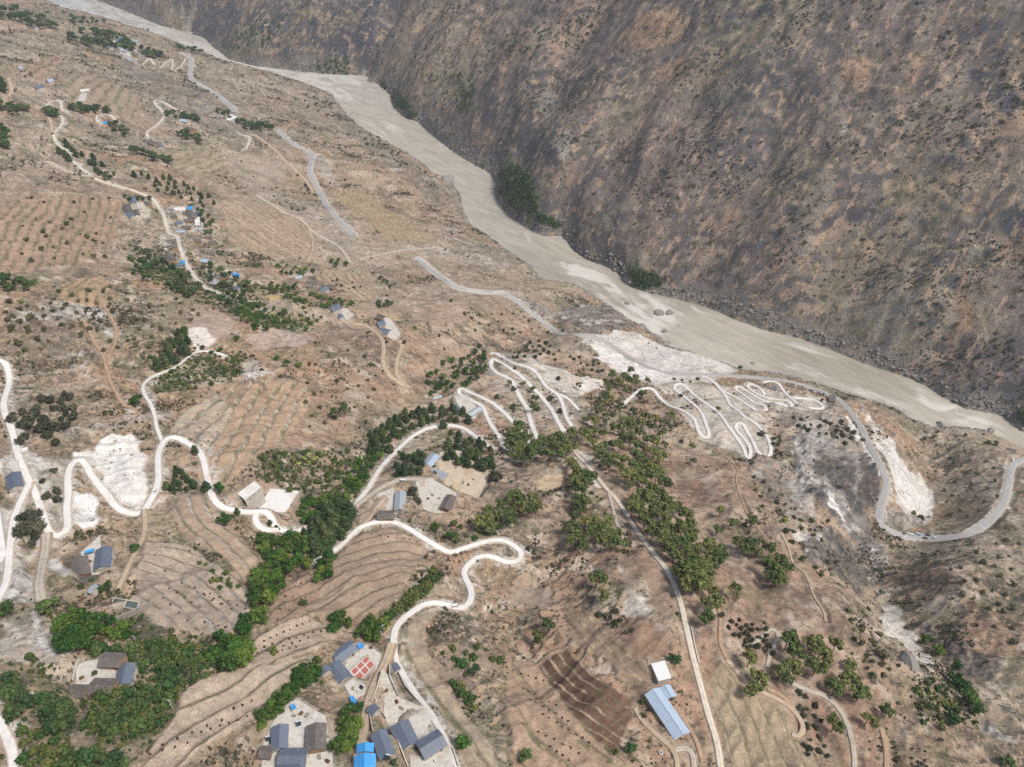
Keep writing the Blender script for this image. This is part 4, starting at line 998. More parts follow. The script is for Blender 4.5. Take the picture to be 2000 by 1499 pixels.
# roads: slabs with shoulders that reach into the ground
for name, qd, zd, wd, mname in roads:
    d = np.gradient(qd, axis=0); d /= np.maximum(1e-6, np.hypot(d[:, 0], d[:, 1]))[:, None]
    nrm = np.stack([-d[:, 1], d[:, 0]], 1); hw = wd / 2 * (1 + .05 * fbm(qd[:, 0], qd[:, 1], 14, 2, 111))[:, None]
    if mname in ('dirt', 'dust', 'gravel'): hw = hw * (1 + .16 * fbm(qd[:, 0], qd[:, 1], 6, 2, 112))[:, None]
    prof = [(-1.25, -1.6), (-1, -.02), (-.5, .05), (0, .08), (.5, .05), (1, -.02), (1.25, -1.6)]
    rows = np.stack([np.concatenate([qd + nrm * hw * a, (zd + b + .02)[:, None]], 1) for a, b in prof], 1)
    n, mm = rows.shape[:2]; idx = np.arange(n * mm).reshape(n, mm)
    f = np.stack([idx[:-1, :-1], idx[1:, :-1], idx[1:, 1:], idx[:-1, 1:]], -1).reshape(-1, 4)[:, ::-1]
    eg = np.tile([1, 1, .45, .3 if mname in ('concrete', 'asphalt') else .75, .45, 1, 1], n); tk = np.tile([0, 0, 1, 0, 1, 0, 0], n)
    o = obj(name, np_mesh(name, rows.reshape(-1, 3), f, None, {'edge': eg, 'track': tk}), mname); tag(o, kind='structure')
    if mname == 'asphalt':                                            # edge lines
        for sgn, side in ((-.86, 'a'), (.86, 'b')):
            e = np.stack([np.concatenate([qd + nrm * hw * (sgn + k), (zd + .055)[:, None]], 1) for k in (-.02, .02)], 1)
            i2 = np.arange(n * 2).reshape(n, 2); f2 = np.stack([i2[:-1, 0], i2[:-1, 1], i2[1:, 1], i2[1:, 0]], -1)
            m = obj('road_marking', np_mesh('road_marking', e.reshape(-1, 3), f2), 'painted_line', o)
# yards
for k, (p, z, mname) in enumerate(yards):
    mb = MB().prism(p, z - 5, z); o = obj('courtyard_pavement', mb, 'yard' if mname in ('pale', 'concrete') else mname); tag(o, kind='structure')
def yard_z(x, y):
    for p, z, _ in yards:
        if in_poly(np.array([x]), np.array([y]), p)[0]: return z
    return None
def gz(x, y):
    v = yard_z(x, y)
    return v if v is not None else float(valley.at(x, y))

# ------------------------------------------------------------------ houses
def frame_mesh(w_, h_, t=.08, d=.08):
    m = MB(); m.box(-w_ / 2, w_ / 2, -d, d, 0, t); m.box(-w_ / 2, w_ / 2, -d, d, h_ - t, h_)
    m.box(-w_ / 2, -w_ / 2 + t, -d, d, t, h_ - t); m.box(w_ / 2 - t, w_ / 2, -d, d, t, h_ - t); m.box(-t / 2, t / 2, -d * .8, d * .8, t, h_ - t); return m.mesh('window')
WIN = frame_mesh(1.4, 1.3); WIN.materials.append(MAT['metal_white'])
PANE = MB().box(-.66, .66, -.03, .03, .06, 1.24).mesh('pane'); PANE.materials.append(MAT['glass_dark'])
DOOR = MB().box(-.6, .6, -.07, .07, 0, 2.1).mesh('door'); DOOR.materials.append(MAT['wood'])
HANDLE = MB().box(.4, .5, -.12, .12, 1.0, 1.12).mesh('handle'); HANDLE.materials.append(MAT['metal_white'])

def openings(root, L, W, h, sides=(-1, 1)):
    for sg in sides:
        n = max(1, int(L / 4.2)); y = sg * (W / 2 + .02)
        for i in range(n):
            x = (i + .5) / n * L - L / 2
            if i == n // 2:
                d = obj('door', DOOR, parent=root, loc=(x, y, .05)); obj('handle', HANDLE, parent=d)
                if n == 1: continue
                x += 0
            else:
                wn_ = obj('window', WIN, parent=root, loc=(x, y, h * .36)); obj('pane', PANE, parent=wn_)

def roof_slab(L, W, h, rise, over, t=.16):
    """two sloping slabs meeting at the ridge (local X)"""
    m = MB(); hw = W / 2 + over; drop = rise * over / (W / 2); a = L / 2 + over
    for sg in (-1, 1):
        y0, y1 = 0, sg * hw; zt, zb = h + rise, h - drop
        v = [(-a, y0, zt), (a, y0, zt), (a, y1, zb), (-a, y1, zb)]; v += [(x, y, z - t) for x, y, z in v]
        f = [(0, 1, 2, 3), (7, 6, 5, 4), (0, 4, 5, 1), (1, 5, 6, 2), (2, 6, 7, 3), (3, 7, 4, 0)]
        m.add(v, [q[::-1] for q in f] if sg > 0 else f)
    return m

def solve(px, rise_to, iters=4):
    """plan position of a photo point that lies rise_to metres above the ground"""
    z = hit([px])[0][2]
    for _ in range(iters):
        x, y = on_plane([px], z + rise_to)[0]; z = gz(x, y)
    return x, y, z

def house(p1, p2, W, roof, label, h=3.2, wall='wall_white', detail=1, name='house', cat='house', group=None, rise=None):
    rise = W * .21 if rise is None else rise
    mid = ((p1[0] + p2[0]) / 2, (p1[1] + p2[1]) / 2); x, y, z0 = solve(mid, h + rise)
    a, b = on_plane([p1, p2], z0 + h + rise); L = max(2.5, float(np.hypot(*(b - a))) - .8); ang = math.atan2(b[1] - a[1], b[0] - a[0])
    ca, sa = math.cos(ang), math.sin(ang)
    cs = [gz(x + ca * i - sa * j, y + sa * i + ca * j) for i in (-L / 2, L / 2) for j in (-W / 2, W / 2)]
    lo = min(cs) - z0 - .6
    root = thing(name, label, cat, (x, y, z0), ang, group)
    m = MB(); hw = W / 2
    v = [(-L / 2, -hw, lo), (L / 2, -hw, lo), (L / 2, hw, lo), (-L / 2, hw, lo), (-L / 2, -hw, h - .15), (L / 2, -hw, h - .15), (L / 2, hw, h - .15), (-L / 2, hw, h - .15),
         (-L / 2, 0, h + rise - .18), (L / 2, 0, h + rise - .18)]
    m.add(v, [(0, 1, 5, 4), (2, 3, 7, 6), (1, 2, 6, 9, 5), (3, 0, 4, 8, 7)])
    obj('wall', m, wall, root)
    rf = obj('roof', roof_slab(L, W, h, rise, .55), roof, root)
    rc_ = MB(); rc_.extrude_xz([(-L / 2 - .6, h + rise - .02), (L / 2 + .6, h + rise - .02), (L / 2 + .6, h + rise + .16), (-L / 2 - .6, h + rise + .16)], -.16, .16)
    obj('ridge_cap', rc_, roof, rf)
    if detail: openings(root, L, W, h)
    return root, L, ang

def flat_house(corners, h, roofmat, label, wall='wall_white', parapet=.35, name='house', cat='house', group=None, detail=1):
    c = np.mean(corners, 0); x, y, z0 = solve(c, h)
    pl = on_plane(np.array(corners, float), z0 + h) - np.array([x, y])
    root = thing(name, label, cat, (x, y, z0), 0, group)
    lo = min(gz(x + p[0], y + p[1]) for p in pl) - z0 - .6
    obj('wall', MB().prism(pl, lo, h - .2), wall, root)
    obj('roof', MB().prism(pl * 1.03, h - .2, h), roofmat, root)
    if parapet:
        m = MB(); n = len(pl); cc = pl.mean(0)
        for i in range(n):
            a = pl[i] * 1.03; b = pl[(i + 1) % n] * 1.03; d = (b - a) / np.linalg.norm(b - a); nn = np.array([-d[1], d[0]]);  nn = nn if np.dot(nn, cc - a) > 0 else -nn
            m.prism(np.array([a, b - d * .25, b + nn * .25 - d * .25, a + nn * .25]), h, h + parapet)
        obj('parapet', m, wall, root)
    if detail:
        for i in range(len(pl)):
            a, b = pl[i], pl[(i + 1) % len(pl)]; d = b - a; L = np.linalg.norm(d)
            if L < 4: continue
            ang = math.atan2(d[1], d[0]); mid = (a + b) / 2
            out = np.array([d[1], -d[0]]) / L; out = out if np.dot(out, mid) > 0 else -out
            wv_ = obj('window', WIN, parent=root, loc=(*(mid + out * .03), h * .4)); wv_.rotation_euler = (0, 0, ang); obj('pane', PANE, parent=wv_)
    return root

S_, T_, B_, LT, ST = 'roof_slate', 'roof_tile', 'roof_blue', 'roof_light', 'roof_steel'
E = 'wall_earth'; WH = 'wall_white'; BR = 'wall_brick'; STN = 'wall_stone'
HOUSES = [
 # courtyard at the lower left
 ((195,1284),(238,1286),7,T_,"old dark tiled house along the top of the tree-ringed courtyard lower left",E,1),
 ((247,1294),(237,1334),7,S_,"blue-grey metal roofed house closing the right end of the tree-ringed courtyard",WH,1),
 ((174,1337),(221,1338),8,T_,"large dark tiled house along the bottom of the tree-ringed courtyard",E,1),
 ((134,1346),(167,1347),5.5,T_,"low dark tiled outbuilding at the courtyard's lower left corner among trees",E,1),
 # bottom centre
 ((546,1414),(544,1460),7,S_,"long slate-blue roofed house left of the bottom concrete yard",WH,1),
 ((617,1411),(615,1462),8.5,T_,"old dark tiled barn on the right of the bottom concrete yard",E,1),
 ((543,1476),(598,1475),8,S_,"wide slate-grey roofed house across the bottom of the concrete yard",WH,1),
 ((506,1466),(530,1467),5,T_,"small flat tiled hut at the left edge of the bottom yard",STN,0),
 ((540,1500),(584,1499),6,S_,"slate roof cut by the bottom edge below the concrete yard",WH,0),
 # house with red panels
 ((652,1286),(690,1256),7.5,S_,"slate-blue roofed wing above the roof terrace with red panels",WH,1),
 ((646,1295),(671,1326),9,S_,"broad slate-blue roofed house left of the roof terrace with red panels",WH,1),
 ((630,1303),(637,1312),5,S_,"small slate lean-to left of the broad slate house",WH,0),
 # triangle between the roads
 ((779,1410),(800,1455),9,S_,"dark slate-blue roofed house beside the white yard between two roads",WH,1),
 ((820,1463),(864,1435),9,S_,"grey-blue roofed house below the white yard between two roads",WH,1),
 ((738,1427),(756,1475),7,S_,"long narrow blue-grey roofed house with a bright blue patch",WH,1),
 ((713,1450),(712,1467),7,B_,"smaller bright blue shed at the bottom of the village track",WH,0),
 ((712,1471),(711,1505),9,B_,"larger bright blue shed cut by the bottom edge",WH,0),
 ((722,1379),(734,1389),4.5,S_,"tiny slate roofed hut beside the red shrubs in the road triangle",WH,0),
 ((766,1297),(775,1309),4.5,S_,"tiny blue-grey roofed hut at the fork of two roads",WH,0),
 # sheds right
 ((1274,1345),(1333,1433),9.5,ST,"very long pale blue metal shed on the terraces beside the ridge track",WH,1),
 ((1298,1338),(1311,1361),6.5,ST,"small pale blue shed beside the head of the long shed",WH,0),
 # middle
 ((834,907),(851,886),8.5,ST,"pale blue roofed house at the top corner of the dusty walled yard",WH,1),
 ((842,916),(870,930),9,LT,"light grey roofed house along the lower side of the dusty walled yard",WH,1),
 ((782,958),(780,994),8,LT,"light grey ribbed roof house right of the small square yard",WH,1),
 ((737,1004),(770,1002),8,T_,"dark tiled house below the small square yard above the road bend",E,1),
 ((868,992),(882,966),8,T_,"weathered grey tiled barn at the edge of the gravel platform",E,1),
 ((885,790),(904,808),8,S_,"dark slate roofed house by the upper hairpin bend",WH,1),
 ((914,809),(937,795),7.5,LT,"light grey ribbed roof house by the upper hairpin bend",WH,1),
 ((845,777),(862,772),4.5,LT,"narrow white roofed hut behind the dark conifers at the hairpin",WH,0),
 # left
 ((201,1067),(197,1106),8.5,S_,"blue-grey roofed house on the right of the small yard below the white gravel",WH,1),
 ((152,1087),(159,1122),8.5,T_,"speckled old tiled house on the left of the small yard below the white gravel",BR,1),
 ((149,1134),(188,1130),7.5,T_,"speckled tiled house across the bottom of the small yard",E,1),
 ((176,1146),(185,1150),5,LT,"small pale roofed outhouse beside the round green tree",WH,0),
 ((23,922),(28,950),8.5,S_,"blue-grey roofed house left of the concrete road near the left edge",WH,1),
 # upper village
 ((246,398),(249,412),8,T_,"tiled house on the left of the pale yard above the village road",E,0),
 ((257,388),(261,400),7,S_,"slate roofed house at the top of the pale yard above the village road",WH,0),
 ((248,414),(259,421),7,S_,"slate roofed house at the lower corner of the pale yard",WH,0),
 ((283,393),(290,398),6,T_,"small tiled shed on the right of the pale yard",E,0),
 ((368,411),(376,427),8,T_,"tiled house with a blue sheet in the upper village",E,0),
 ((358,428),(376,427),7,T_,"long tiled house in the middle of the upper village",E,0),
 ((341,435),(354,431),7,S_,"slate roofed house on the road side of the upper village",WH,0),
 ((350,442),(372,441),7,T_,"wide tiled house along the lower side of the upper village",E,0),
 ((344,451),(361,450),5,ST,"pale blue roofed shed at the bottom of the upper village",WH,0),
 ((328,412),(336,407),6,S_,"small slate roof at the top left of the upper village",WH,0),
 ((320,466),(342,463),7,T_,"upper of two parallel tiled houses left of the village road",E,0),
 ((321,481),(343,475),7,T_,"lower of two parallel tiled houses left of the village road",E,0),
 ((323,495),(336,507),8,T_,"square tiled house above the dark trees by the village road",E,0),
 ((340,516),(356,513),7,S_,"slate roofed house with a white yard beside the village road",WH,0),
 ((393,506),(407,508),6,ST,"pale blue roofed shed below the ruined yard right of the village road",WH,0),
 ((400,462),(414,460),6,T_,"low tiled building above the ruined yard",E,0),
 ((388,490),(400,488),5,T_,"roof remains in the ruined yard right of the village road",E,0),
 ((420,539),(445,533),8,T_,"upper tiled house of the courtyard ringed by green trees",E,0),
 ((432,556),(450,552),8,T_,"lower tiled house of the courtyard ringed by green trees",E,0),
 ((414,546),(421,555),5,LT,"pale side building of the courtyard ringed by green trees",WH,0),
 ((597,553),(619,552),8,T_,"dark tiled house above the round green trees mid left",E,0),
 ((625,566),(636,559),8,S_,"slate roofed house wedged between two tiled ones mid left",WH,0),
 ((638,557),(654,559),7,T_,"small dark tiled house right of the slate one mid left",E,0),
 ((644,601),(661,594),10,S_,"broad slate-blue roofed house beside a long pale yard",WH,0),
 ((661,613),(667,619),5,S_,"little slate annex below the broad slate-blue house",WH,0),
 ((736,631),(750,626),8,S_,"upper slate roofed house beside the hay-coloured plot",WH,0),
 ((742,642),(760,646),8,S_,"lower slate roofed house beside the hay-coloured plot",WH,0),
 ((737,615),(750,620),7,T_,"tiled house above the two slate roofed ones",E,0),
 ((380,468),(392,466),7,T_,"tiled roof at the upper left of the ruined yard",E,0),
 ((408,472),(420,470),7,T_,"tiled roof at the upper right of the ruined yard",E,0),
 ((404,494),(418,491),6,T_,"low tiled roof at the lower right of the ruined yard",E,0),
 ((384,412),(386,424),6,S_,"slate roof along the right of the upper village",WH,0),
 ((333,424),(344,421),6,T_,"small tiled roof between road and upper village",E,0),
 ((386,447),(396,444),6,LT,"small pale roof at the lower right corner of the upper village",WH,0),
 ((576,540),(590,538),7,LT,"pale grey roof at the left of the tiled houses mid left",WH,0),
 ((604,541),(616,540),6,T_,"tiled roof just above the dark tiled house mid left",E,0),
 ((265,408),(268,418),5,T_,"narrow tiled shed inside the pale yard above the village road",E,0),
 ((455,560),(466,563),6,S_,"slate roof at the edge of the green trees below the village road",WH,0),
 # far left hamlets
 ((206,90),(216,92),9,S_,"far slate roof left of the cliff village",WH,0),
 ((192,86),(201,84),9,T_,"far tiled roof among trees left of the cliff village",E,0),
 ((252,92),(262,95),9,S_,"far slate roof in the middle of the cliff village",WH,0),
 ((228,90),(236,93),9,LT,"far pale roof below the white one in the cliff village",WH,0),
 ((258,104),(266,107),9,T_,"far tiled roof above the large pale building",E,0),
 ((180,78),(189,80),9,LT,"far pale roof above the trees of the cliff village",WH,0),
 ((16,27),(24,28),9,LT,"far pale roof at the upper left edge hamlet",WH,0),
 ((96,45),(104,46),9,LT,"far grey roof closest to the river in the green hamlet",WH,0),
 ((56,41),(64,43),9,T_,"far tiled roof in the middle of the green hamlet",E,0),
 ((66,170),(81,165),10,S_,"far blue-grey roofed house left of the terraced hamlet",WH,0),
 ((92,158),(103,156),10,ST,"far pale blue roofed house of the terraced hamlet",WH,0),
 ((100,151),(112,149),9,T_,"far tiled house above the pale blue one",E,0),
 ((34,134),(42,132),8,ST,"lone far pale roof beside the pale dirt lot",WH,0),
 ((198,243),(212,241),8,B_,"far bright blue roofed house inside the loop road",WH,0),
 ((353,234),(367,236),10,ST,"far pale blue roofed house above the dark trees",WH,0),
 ((366,248),(376,252),9,T_,"far tiled house just below the pale blue one above dark trees",E,0),
 ((288,274),(305,279),9,T_,"far tiled house at the end of the winding pale road",E,0),
 ((308,277),(313,286),8,S_,"far slate roofed house beside the tiled one at the road's end",WH,0),
 ((217,80),(227,80),10,'roof_white',"far white roofed house at the head of the cliff village",WH,0),
 ((230,80),(240,79),9,B_,"far light blue roofed house in the cliff village",WH,0),
 ((250,79),(260,81),9,S_,"far blue-grey roofed house in the cliff village",WH,0),
 ((261,82),(271,81),9,LT,"far grey roofed house at the right of the cliff village",WH,0),
 ((240,96),(248,99),9,ST,"far pale roofed house halfway down the cliff village",WH,0),
 ((244,113),(262,118),11,ST,"far large pale roofed building at the foot of the cliff village",WH,0),
 ((41,27),(50,28),10,'roof_white',"topmost far white roof of the green hamlet at the upper left",WH,0),
 ((50,31),(58,32),10,'roof_white',"second far white roof of the green hamlet at the upper left",WH,0),
 ((68,36),(78,38),10,LT,"far grey-white roof of the green hamlet near the river",WH,0),
 ((84,41),(94,40),9,LT,"rightmost far roof of the green hamlet near the river",WH,0),
 ((28,33),(35,32),9,S_,"far blue-grey roof at the left of the green hamlet",WH,0),
 ((60,51),(70,52),9,S_,"far blue-grey roof below the green hamlet",WH,0),
 # by the main road
 ((1536,750),(1552,752),8,T_,"grey tiled house beside the main road above the river",WH,0),
 ((1508,755),(1518,758),7,S_,"small blue-grey roofed house by the gravel switchback",WH,0),
 ((1967,877),(1984,881),8,T_,"tiled house on the knoll beside the main road at the right edge",WH,0),
]
for p1, p2, W, roof, label, wall, det in HOUSES:
    far = p1[1] < 330
    house(p1, p2, W * (1.0 if p1[1] > 660 else 1.35), roof, label, h=3.4 if det else 3.2, wall=wall, detail=det)
flat_house([(464,964),(497,940),(511,951),(479,977)], 3.4, 'white', "long flat white roofed building at the end of the big white yard", parapet=.3)
flat_house([(1272,1297),(1298,1291),(1311,1324),(1286,1330)], 3.0, 'roof_white', "bright white flat roofed shed above the long pale blue shed", parapet=0, detail=0)
fr_ = flat_house([(682,1312),(717,1279),(734,1298),(701,1334)], 3.4, 'pale', "white flat roofed house with six red tiled panels on top", parapet=.3)
# six red panels on the roof terrace
cx = on_plane(np.array([(682,1312),(717,1279),(734,1298),(701,1334)], float), fr_.location.z + 3.4) - np.array(fr_.location[:2])
def bil(u, v): return cx[0] * (1 - u) * (1 - v) + cx[1] * u * (1 - v) + cx[2] * u * v + cx[3] * (1 - u) * v
for i in range(3):
    for j in range(2):
        u0, u1 = .07 + i * .31, .07 + i * .31 + .25; v0, v1 = (.08, .40) if j == 0 else (.52, .92)
        obj('red_panel', MB().prism(np.array([bil(u0, v0), bil(u1, v0), bil(u1, v1), bil(u0, v1)]), 3.4, 3.5), 'red_tile', fr_)
flat_house([(340,406),(361,404),(362,412),(341,413)], 4.2, 'white', "white flat roofed house at the top of the upper village", parapet=.3, detail=1)
flat_house([(157,175),(174,173),(174,178),(157,180)], 4, 'white', "far white flat roofed house with a pale yard among terraces", parapet=0, detail=0)
flat_house([(437,231),(452,224),(464,229),(448,237)], 5, 'white', "far white flat roofed house on the spur above the river", parapet=.4, detail=0)
flat_house([(380,426),(390,424),(391,440),(381,441)], 3, 'white', "white walled annex on the right of the upper village", parapet=.3, detail=0)
flat_house([(1620,771),(1632,772),(1632,785),(1620,783)], 5, 'rock_dark', "dark concrete portal block beside the main road", 'wall_stone', parapet=.4, name='road_portal', cat='portal', detail=0)
flat_house([(40,877),(54,873),(54,878),(42,884)], 2.6, 'white', "small white box hut beside the concrete road on the left", parapet=0, detail=0)

# ------------------------------------------------------------------ tarpaulins, tanks, heaters, walls, poles
def tarp(corners, h, label, mname='tarp_blue'):
    c = np.mean(corners, 0); x, y, z0 = solve(c, h); pl = on_plane(np.array(corners, float), z0 + h) - np.array([x, y])
    root = thing('tarpaulin', label, 'tarpaulin', (x, y, z0)); n = 6; v = []; f = []
    for i in range(n + 1):
        for j in range(n + 1):
            u_, v_ = i / n, j / n; p = pl[0] * (1 - u_) * (1 - v_) + pl[1] * u_ * (1 - v_) + pl[2] * u_ * v_ + pl[3] * (1 - u_) * v_
            v.append((p[0], p[1], h - .35 * math.sin(math.pi * u_) * math.sin(math.pi * v_) + .12 * random.random()))
    for i in range(n):
        for j in range(n): a = i * (n + 1) + j; f.append((a, a + n + 1, a + n + 2, a + 1))
    m = MB().add(v + [(a, b, c_ - .06) for a, b, c_ in v], f + [tuple(k + len(v) for k in q[::-1]) for q in f]); obj('sheet', m, mname, root)
    for p in pl: obj('post', MB().tube((p[0], p[1], min(-.4, gz(x + p[0], y + p[1]) - z0 - .3)), (p[0], p[1], h), .07), 'wood', root)
tarp([(566,1378),(574,1374),(579,1382),(571,1388)], 2.4, "small bright blue sheet roof at the top of the bottom concrete yard")
tarp([(682,1358),(690,1360),(703,1378),(690,1385)], 2.2, "crumpled blue tarpaulin beside the green tree by the village track")
tarp([(164,1077),(183,1071),(184,1077),(166,1082)], 2.6, "blue sheet canopy between two houses below the white gravel")
tarp([(352,510),(361,508),(362,517),(353,518)], 3, "bright blue tarpaulin by the village road")
tarp([(453,532),(468,535),(470,541),(455,538)], 3, "blue tarpaulin beside the courtyard ringed by green trees")
tarp([(366,404),(376,402),(376,412),(367,414)], 4.6, "pale blue sheet over the upper village yard")
tarp([(741,1426),(749,1424),(751,1436),(743,1438)], 5.0, "bright blue square sheet over the end of the long narrow roof")
tarp([(697,1258),(708,1256),(712,1264),(701,1268)], 2.6, "pale blue sheet beside the slate wing above the red panels")

def basin(corners, label, split=1, h=.9, t=.35):
    c = np.mean(corners, 0); x, y, z0 = solve(c, h); pl = on_plane(np.array(corners, float), z0 + h) - np.array([x, y])
    root = thing('water_basin', label, 'basin', (x, y, z0))
    def q(u_, v_): return pl[0] * (1 - u_) * (1 - v_) + pl[1] * u_ * (1 - v_) + pl[2] * u_ * v_ + pl[3] * (1 - u_) * v_
    L = np.linalg.norm(pl[1] - pl[0]); Wd = np.linalg.norm(pl[3] - pl[0]); a, b = t / L, t / Wd; lo = min(gz(x + p[0], y + p[1]) for p in pl) - z0 - .6
    def rect(u0, u1, v0, v1): return np.array([q(u0, v0), q(u1, v0), q(u1, v1), q(u0, v1)])
    for r_ in (rect(0, 1, 0, b), rect(0, 1, 1 - b, 1), rect(0, a, b, 1 - b), rect(1 - a, 1, b, 1 - b)): obj('basin_wall', MB().prism(r_, lo, h), 'pale', root)
    for k in range(1, split): obj('divider', MB().prism(rect(k / split - a / 2, k / split + a / 2, b, 1 - b), lo, h - .02), 'pale', root)
    obj('water', MB().prism(rect(a, 1 - a, b, 1 - b), lo, h - .5), 'water_dark', root)
basin([(222,1167),(272,1176),(267,1191),(216,1182)], "twin concrete water basin with dark water beside the terraces", 2)
basin([(833,820),(843,820),(842,827),(832,827)], "small square cistern above the conifers by the road", 1)
basin([(641,1068),(649,1066),(650,1072),(642,1074)], "small square cistern beside the road below the tall conifers", 1)
basin([(928,1093),(937,1092),(937,1099),(929,1100)], "small square cistern inside the road's S bend", 1)
basin([(57,1355),(64,1352),(66,1360),(59,1362)], "small square cistern among lower left trees", 1)
basin([(1286,1468),(1292,1465),(1296,1471),(1289,1474)], "small square cistern near the bottom loop track", 1)

def heater(px, h, label, rz=0.6):
    x, y, z0 = solve(px, h); root = thing('solar_water_heater', label, 'water heater', (x, y, z0 + h - 1.2), rz)
    m = MB().add([(-1.1, -.9, .1), (1.1, -.9, .1), (1.1, .6, 1.2), (-1.1, .6, 1.2), (-1.1, -.9, .02), (1.1, -.9, .02), (1.1, .6, 1.1), (-1.1, .6, 1.1)],
                 [(0, 1, 2, 3), (7, 6, 5, 4), (0, 4, 5, 1), (1, 5, 6, 2), (2, 6, 7, 3), (3, 7, 4, 0)]); obj('collector', m, 'glass_dark', root)
    obj('tank', MB().tube((-1.2, .75, 1.35), (1.2, .75, 1.35), .3, n=10), 'metal_white', root)
    for sx in (-1, 1):
        for yy, zt in ((-.85, .1), (.75, 1.2)): obj('leg', MB().tube((sx, yy, -.3), (sx, yy, zt), .05, n=5), 'metal_white', root)
heater((583,1412), 2.5, "solar water heater in the middle of the bottom concrete yard", .3)
heater((706,1341), 1.6, "solar water heater on the terrace below the red panels", -.6)
heater((757,1478), 3.8, "solar water heater at the end of the long narrow roof", -.2)
heater((523,1442), 1.6, "solar water heater at the left edge of the bottom yard", .2)

def wall(px, label, h=1.6, t=.35, mname='wall_white', name='boundary_wall'):
    p = hit(P(px)); c = p.mean(0); root = thing(name, label, 'wall', (c[0], c[1], c[2]))
    def slab(a, b, n_, a0, a1, b0, b1):
        q = [a + n_, b + n_, b - n_, a - n_]; lo = [a0, b0, b0, a0]; hi_ = [a1, b1, b1, a1]
        m = MB().add([(*v, z) for v, z in zip(q, lo)] + [(*v, z) for v, z in zip(q, hi_)], [(0, 1, 2, 3), (7, 6, 5, 4), (4, 5, 1, 0), (5, 6, 2, 1), (6, 7, 3, 2), (7, 4, 0, 3)]); return m
    for a, b in zip(p[:-1], p[1:]):
        d = (b - a)[:2]; L = np.hypot(*d); d = d / L; nn = np.array([-d[1], d[0]]) * t / 2; k = max(1, int(L / 6))
        pts_ = [a[:2] + d * L * i / k for i in range(k + 1)]; zs = np.array([gz(*q) for q in pts_]) - c[2]
        if k > 2: zs[1:-1] = .5 * zs[1:-1] + .25 * (zs[:-2] + zs[2:])
        for i in range(k):
            u0, u1 = pts_[i] - c[:2], pts_[i + 1] - c[:2]; z0_, z1_ = zs[i], zs[i + 1]
            obj('wall_panel', slab(u0, u1, nn, z0_ - 1.5, z0_ + h, z1_ - 1.5, z1_ + h), mname, root)
            obj('coping', slab(u0, u1, nn * 1.3, z0_ + h, z0_ + h + .12, z1_ + h, z1_ + h + .12), 'pale' if mname != 'wall_stone' else mname, root)
wall("761,1300 762,1325 779,1362", "white wall running down from the tiny hut at the road fork")
wall("779,1315 792,1342 812,1366 828,1383", "long white wall beside the concrete road above the rough yard")
wall("749,1318 737,1345 726,1372", "white wall along the village track above the tiny slate hut")
wall("720,1384 724,1405 729,1432", "white wall between the village track and the red shrubs")
wall("733,1365 744,1385 755,1406", "low white wall from the tiny slate hut to the dark slate house")
wall("767,1420 780,1455 797,1499", "white wall left of the dark slate-blue house")
wall("884,1462 890,1480 896,1499", "white wall beside the concrete road at the bottom")
wall("145,1334 148,1315 157,1292", "white gate wall at the left end of the tree-ringed courtyard", 2.4)
wall("858,897 895,899 898,908 962,921", "dusty parapet along the top of the dusty walled yard", 1.4)
wall("193,1226 230,1212 270,1195 300,1182", "long weathered stone retaining wall below the twin water basin", 2.6, .6, 'wall_stone', 'retaining_wall')
wall("315,964 350,963 382,961", "low grey stone wall along the top of the walled terraces", 1.0, .7, 'wall_stone', 'retaining_wall')
wall("1350,1225 1357,1262 1365,1296", "low white kerb wall beside the ridge track", .7, .5, 'pale')
wall("493,982 525,996 560,1010", "pale retaining wall below the big white yard", .5, .5, 'wall_stone', 'retaining_wall')
wall("1725,1038 1735,1047 1748,1053", "short concrete bridge parapet at the ravine bend", 1.0, .5, 'wall_stone')
wall("737,996 748,982 755,968", "white wall left of the small square yard", 1.6)

def pole(px, label, h=9, arm=1, lean=0, group=None):
    p = hit([px])[0]; root = thing('utility_pole', label, 'utility pole', (p[0], p[1], p[2]), random.uniform(-.5, .8), group)
    obj('shaft', MB().tube((0, 0, -1), (lean, 0, h), .22, .15), 'metal_white', root)
    for k in range(arm):
        obj('crossarm', MB().box(-1.3, 1.3, -.09, .09, h - .7 - k * .9, h - .5 - k * .9), 'metal_white', root)
        for sx in (-1.15, -.5, .5, 1.15): obj('insulator', MB().tube((sx, 0, h - .5 - k * .9), (sx, 0, h - .15 - k * .9), .09, n=6), 'metal_white', root)
pole((745,1240), "leftmost white pole of the cluster above the road bend", 8, 1)
pole((750,1237), "second white pole of the cluster above the road bend", 8.5, 1)
pole((755,1226), "third white pole of the cluster above the road bend", 8, 2)
pole((762,1218), "rightmost white pole of the cluster above the road bend", 7, 1)
pole((894,764), "white pole standing at the upper hairpin bend", 9, 1)
pole((916,738), "white pole on the rocky slope below the green pines", 9, 1)
pole((268,1258), "pole among the low trees right of the dark retaining wall", 7, 1)
pole((338,1385), "pole beside the terraces at the lower tree belt", 8, 1)
pole((1130,800), "pole where the white switchback meets the pines", 8, 1)
pole((610,1300), "pole beside the broad slate-blue house", 8, 1)

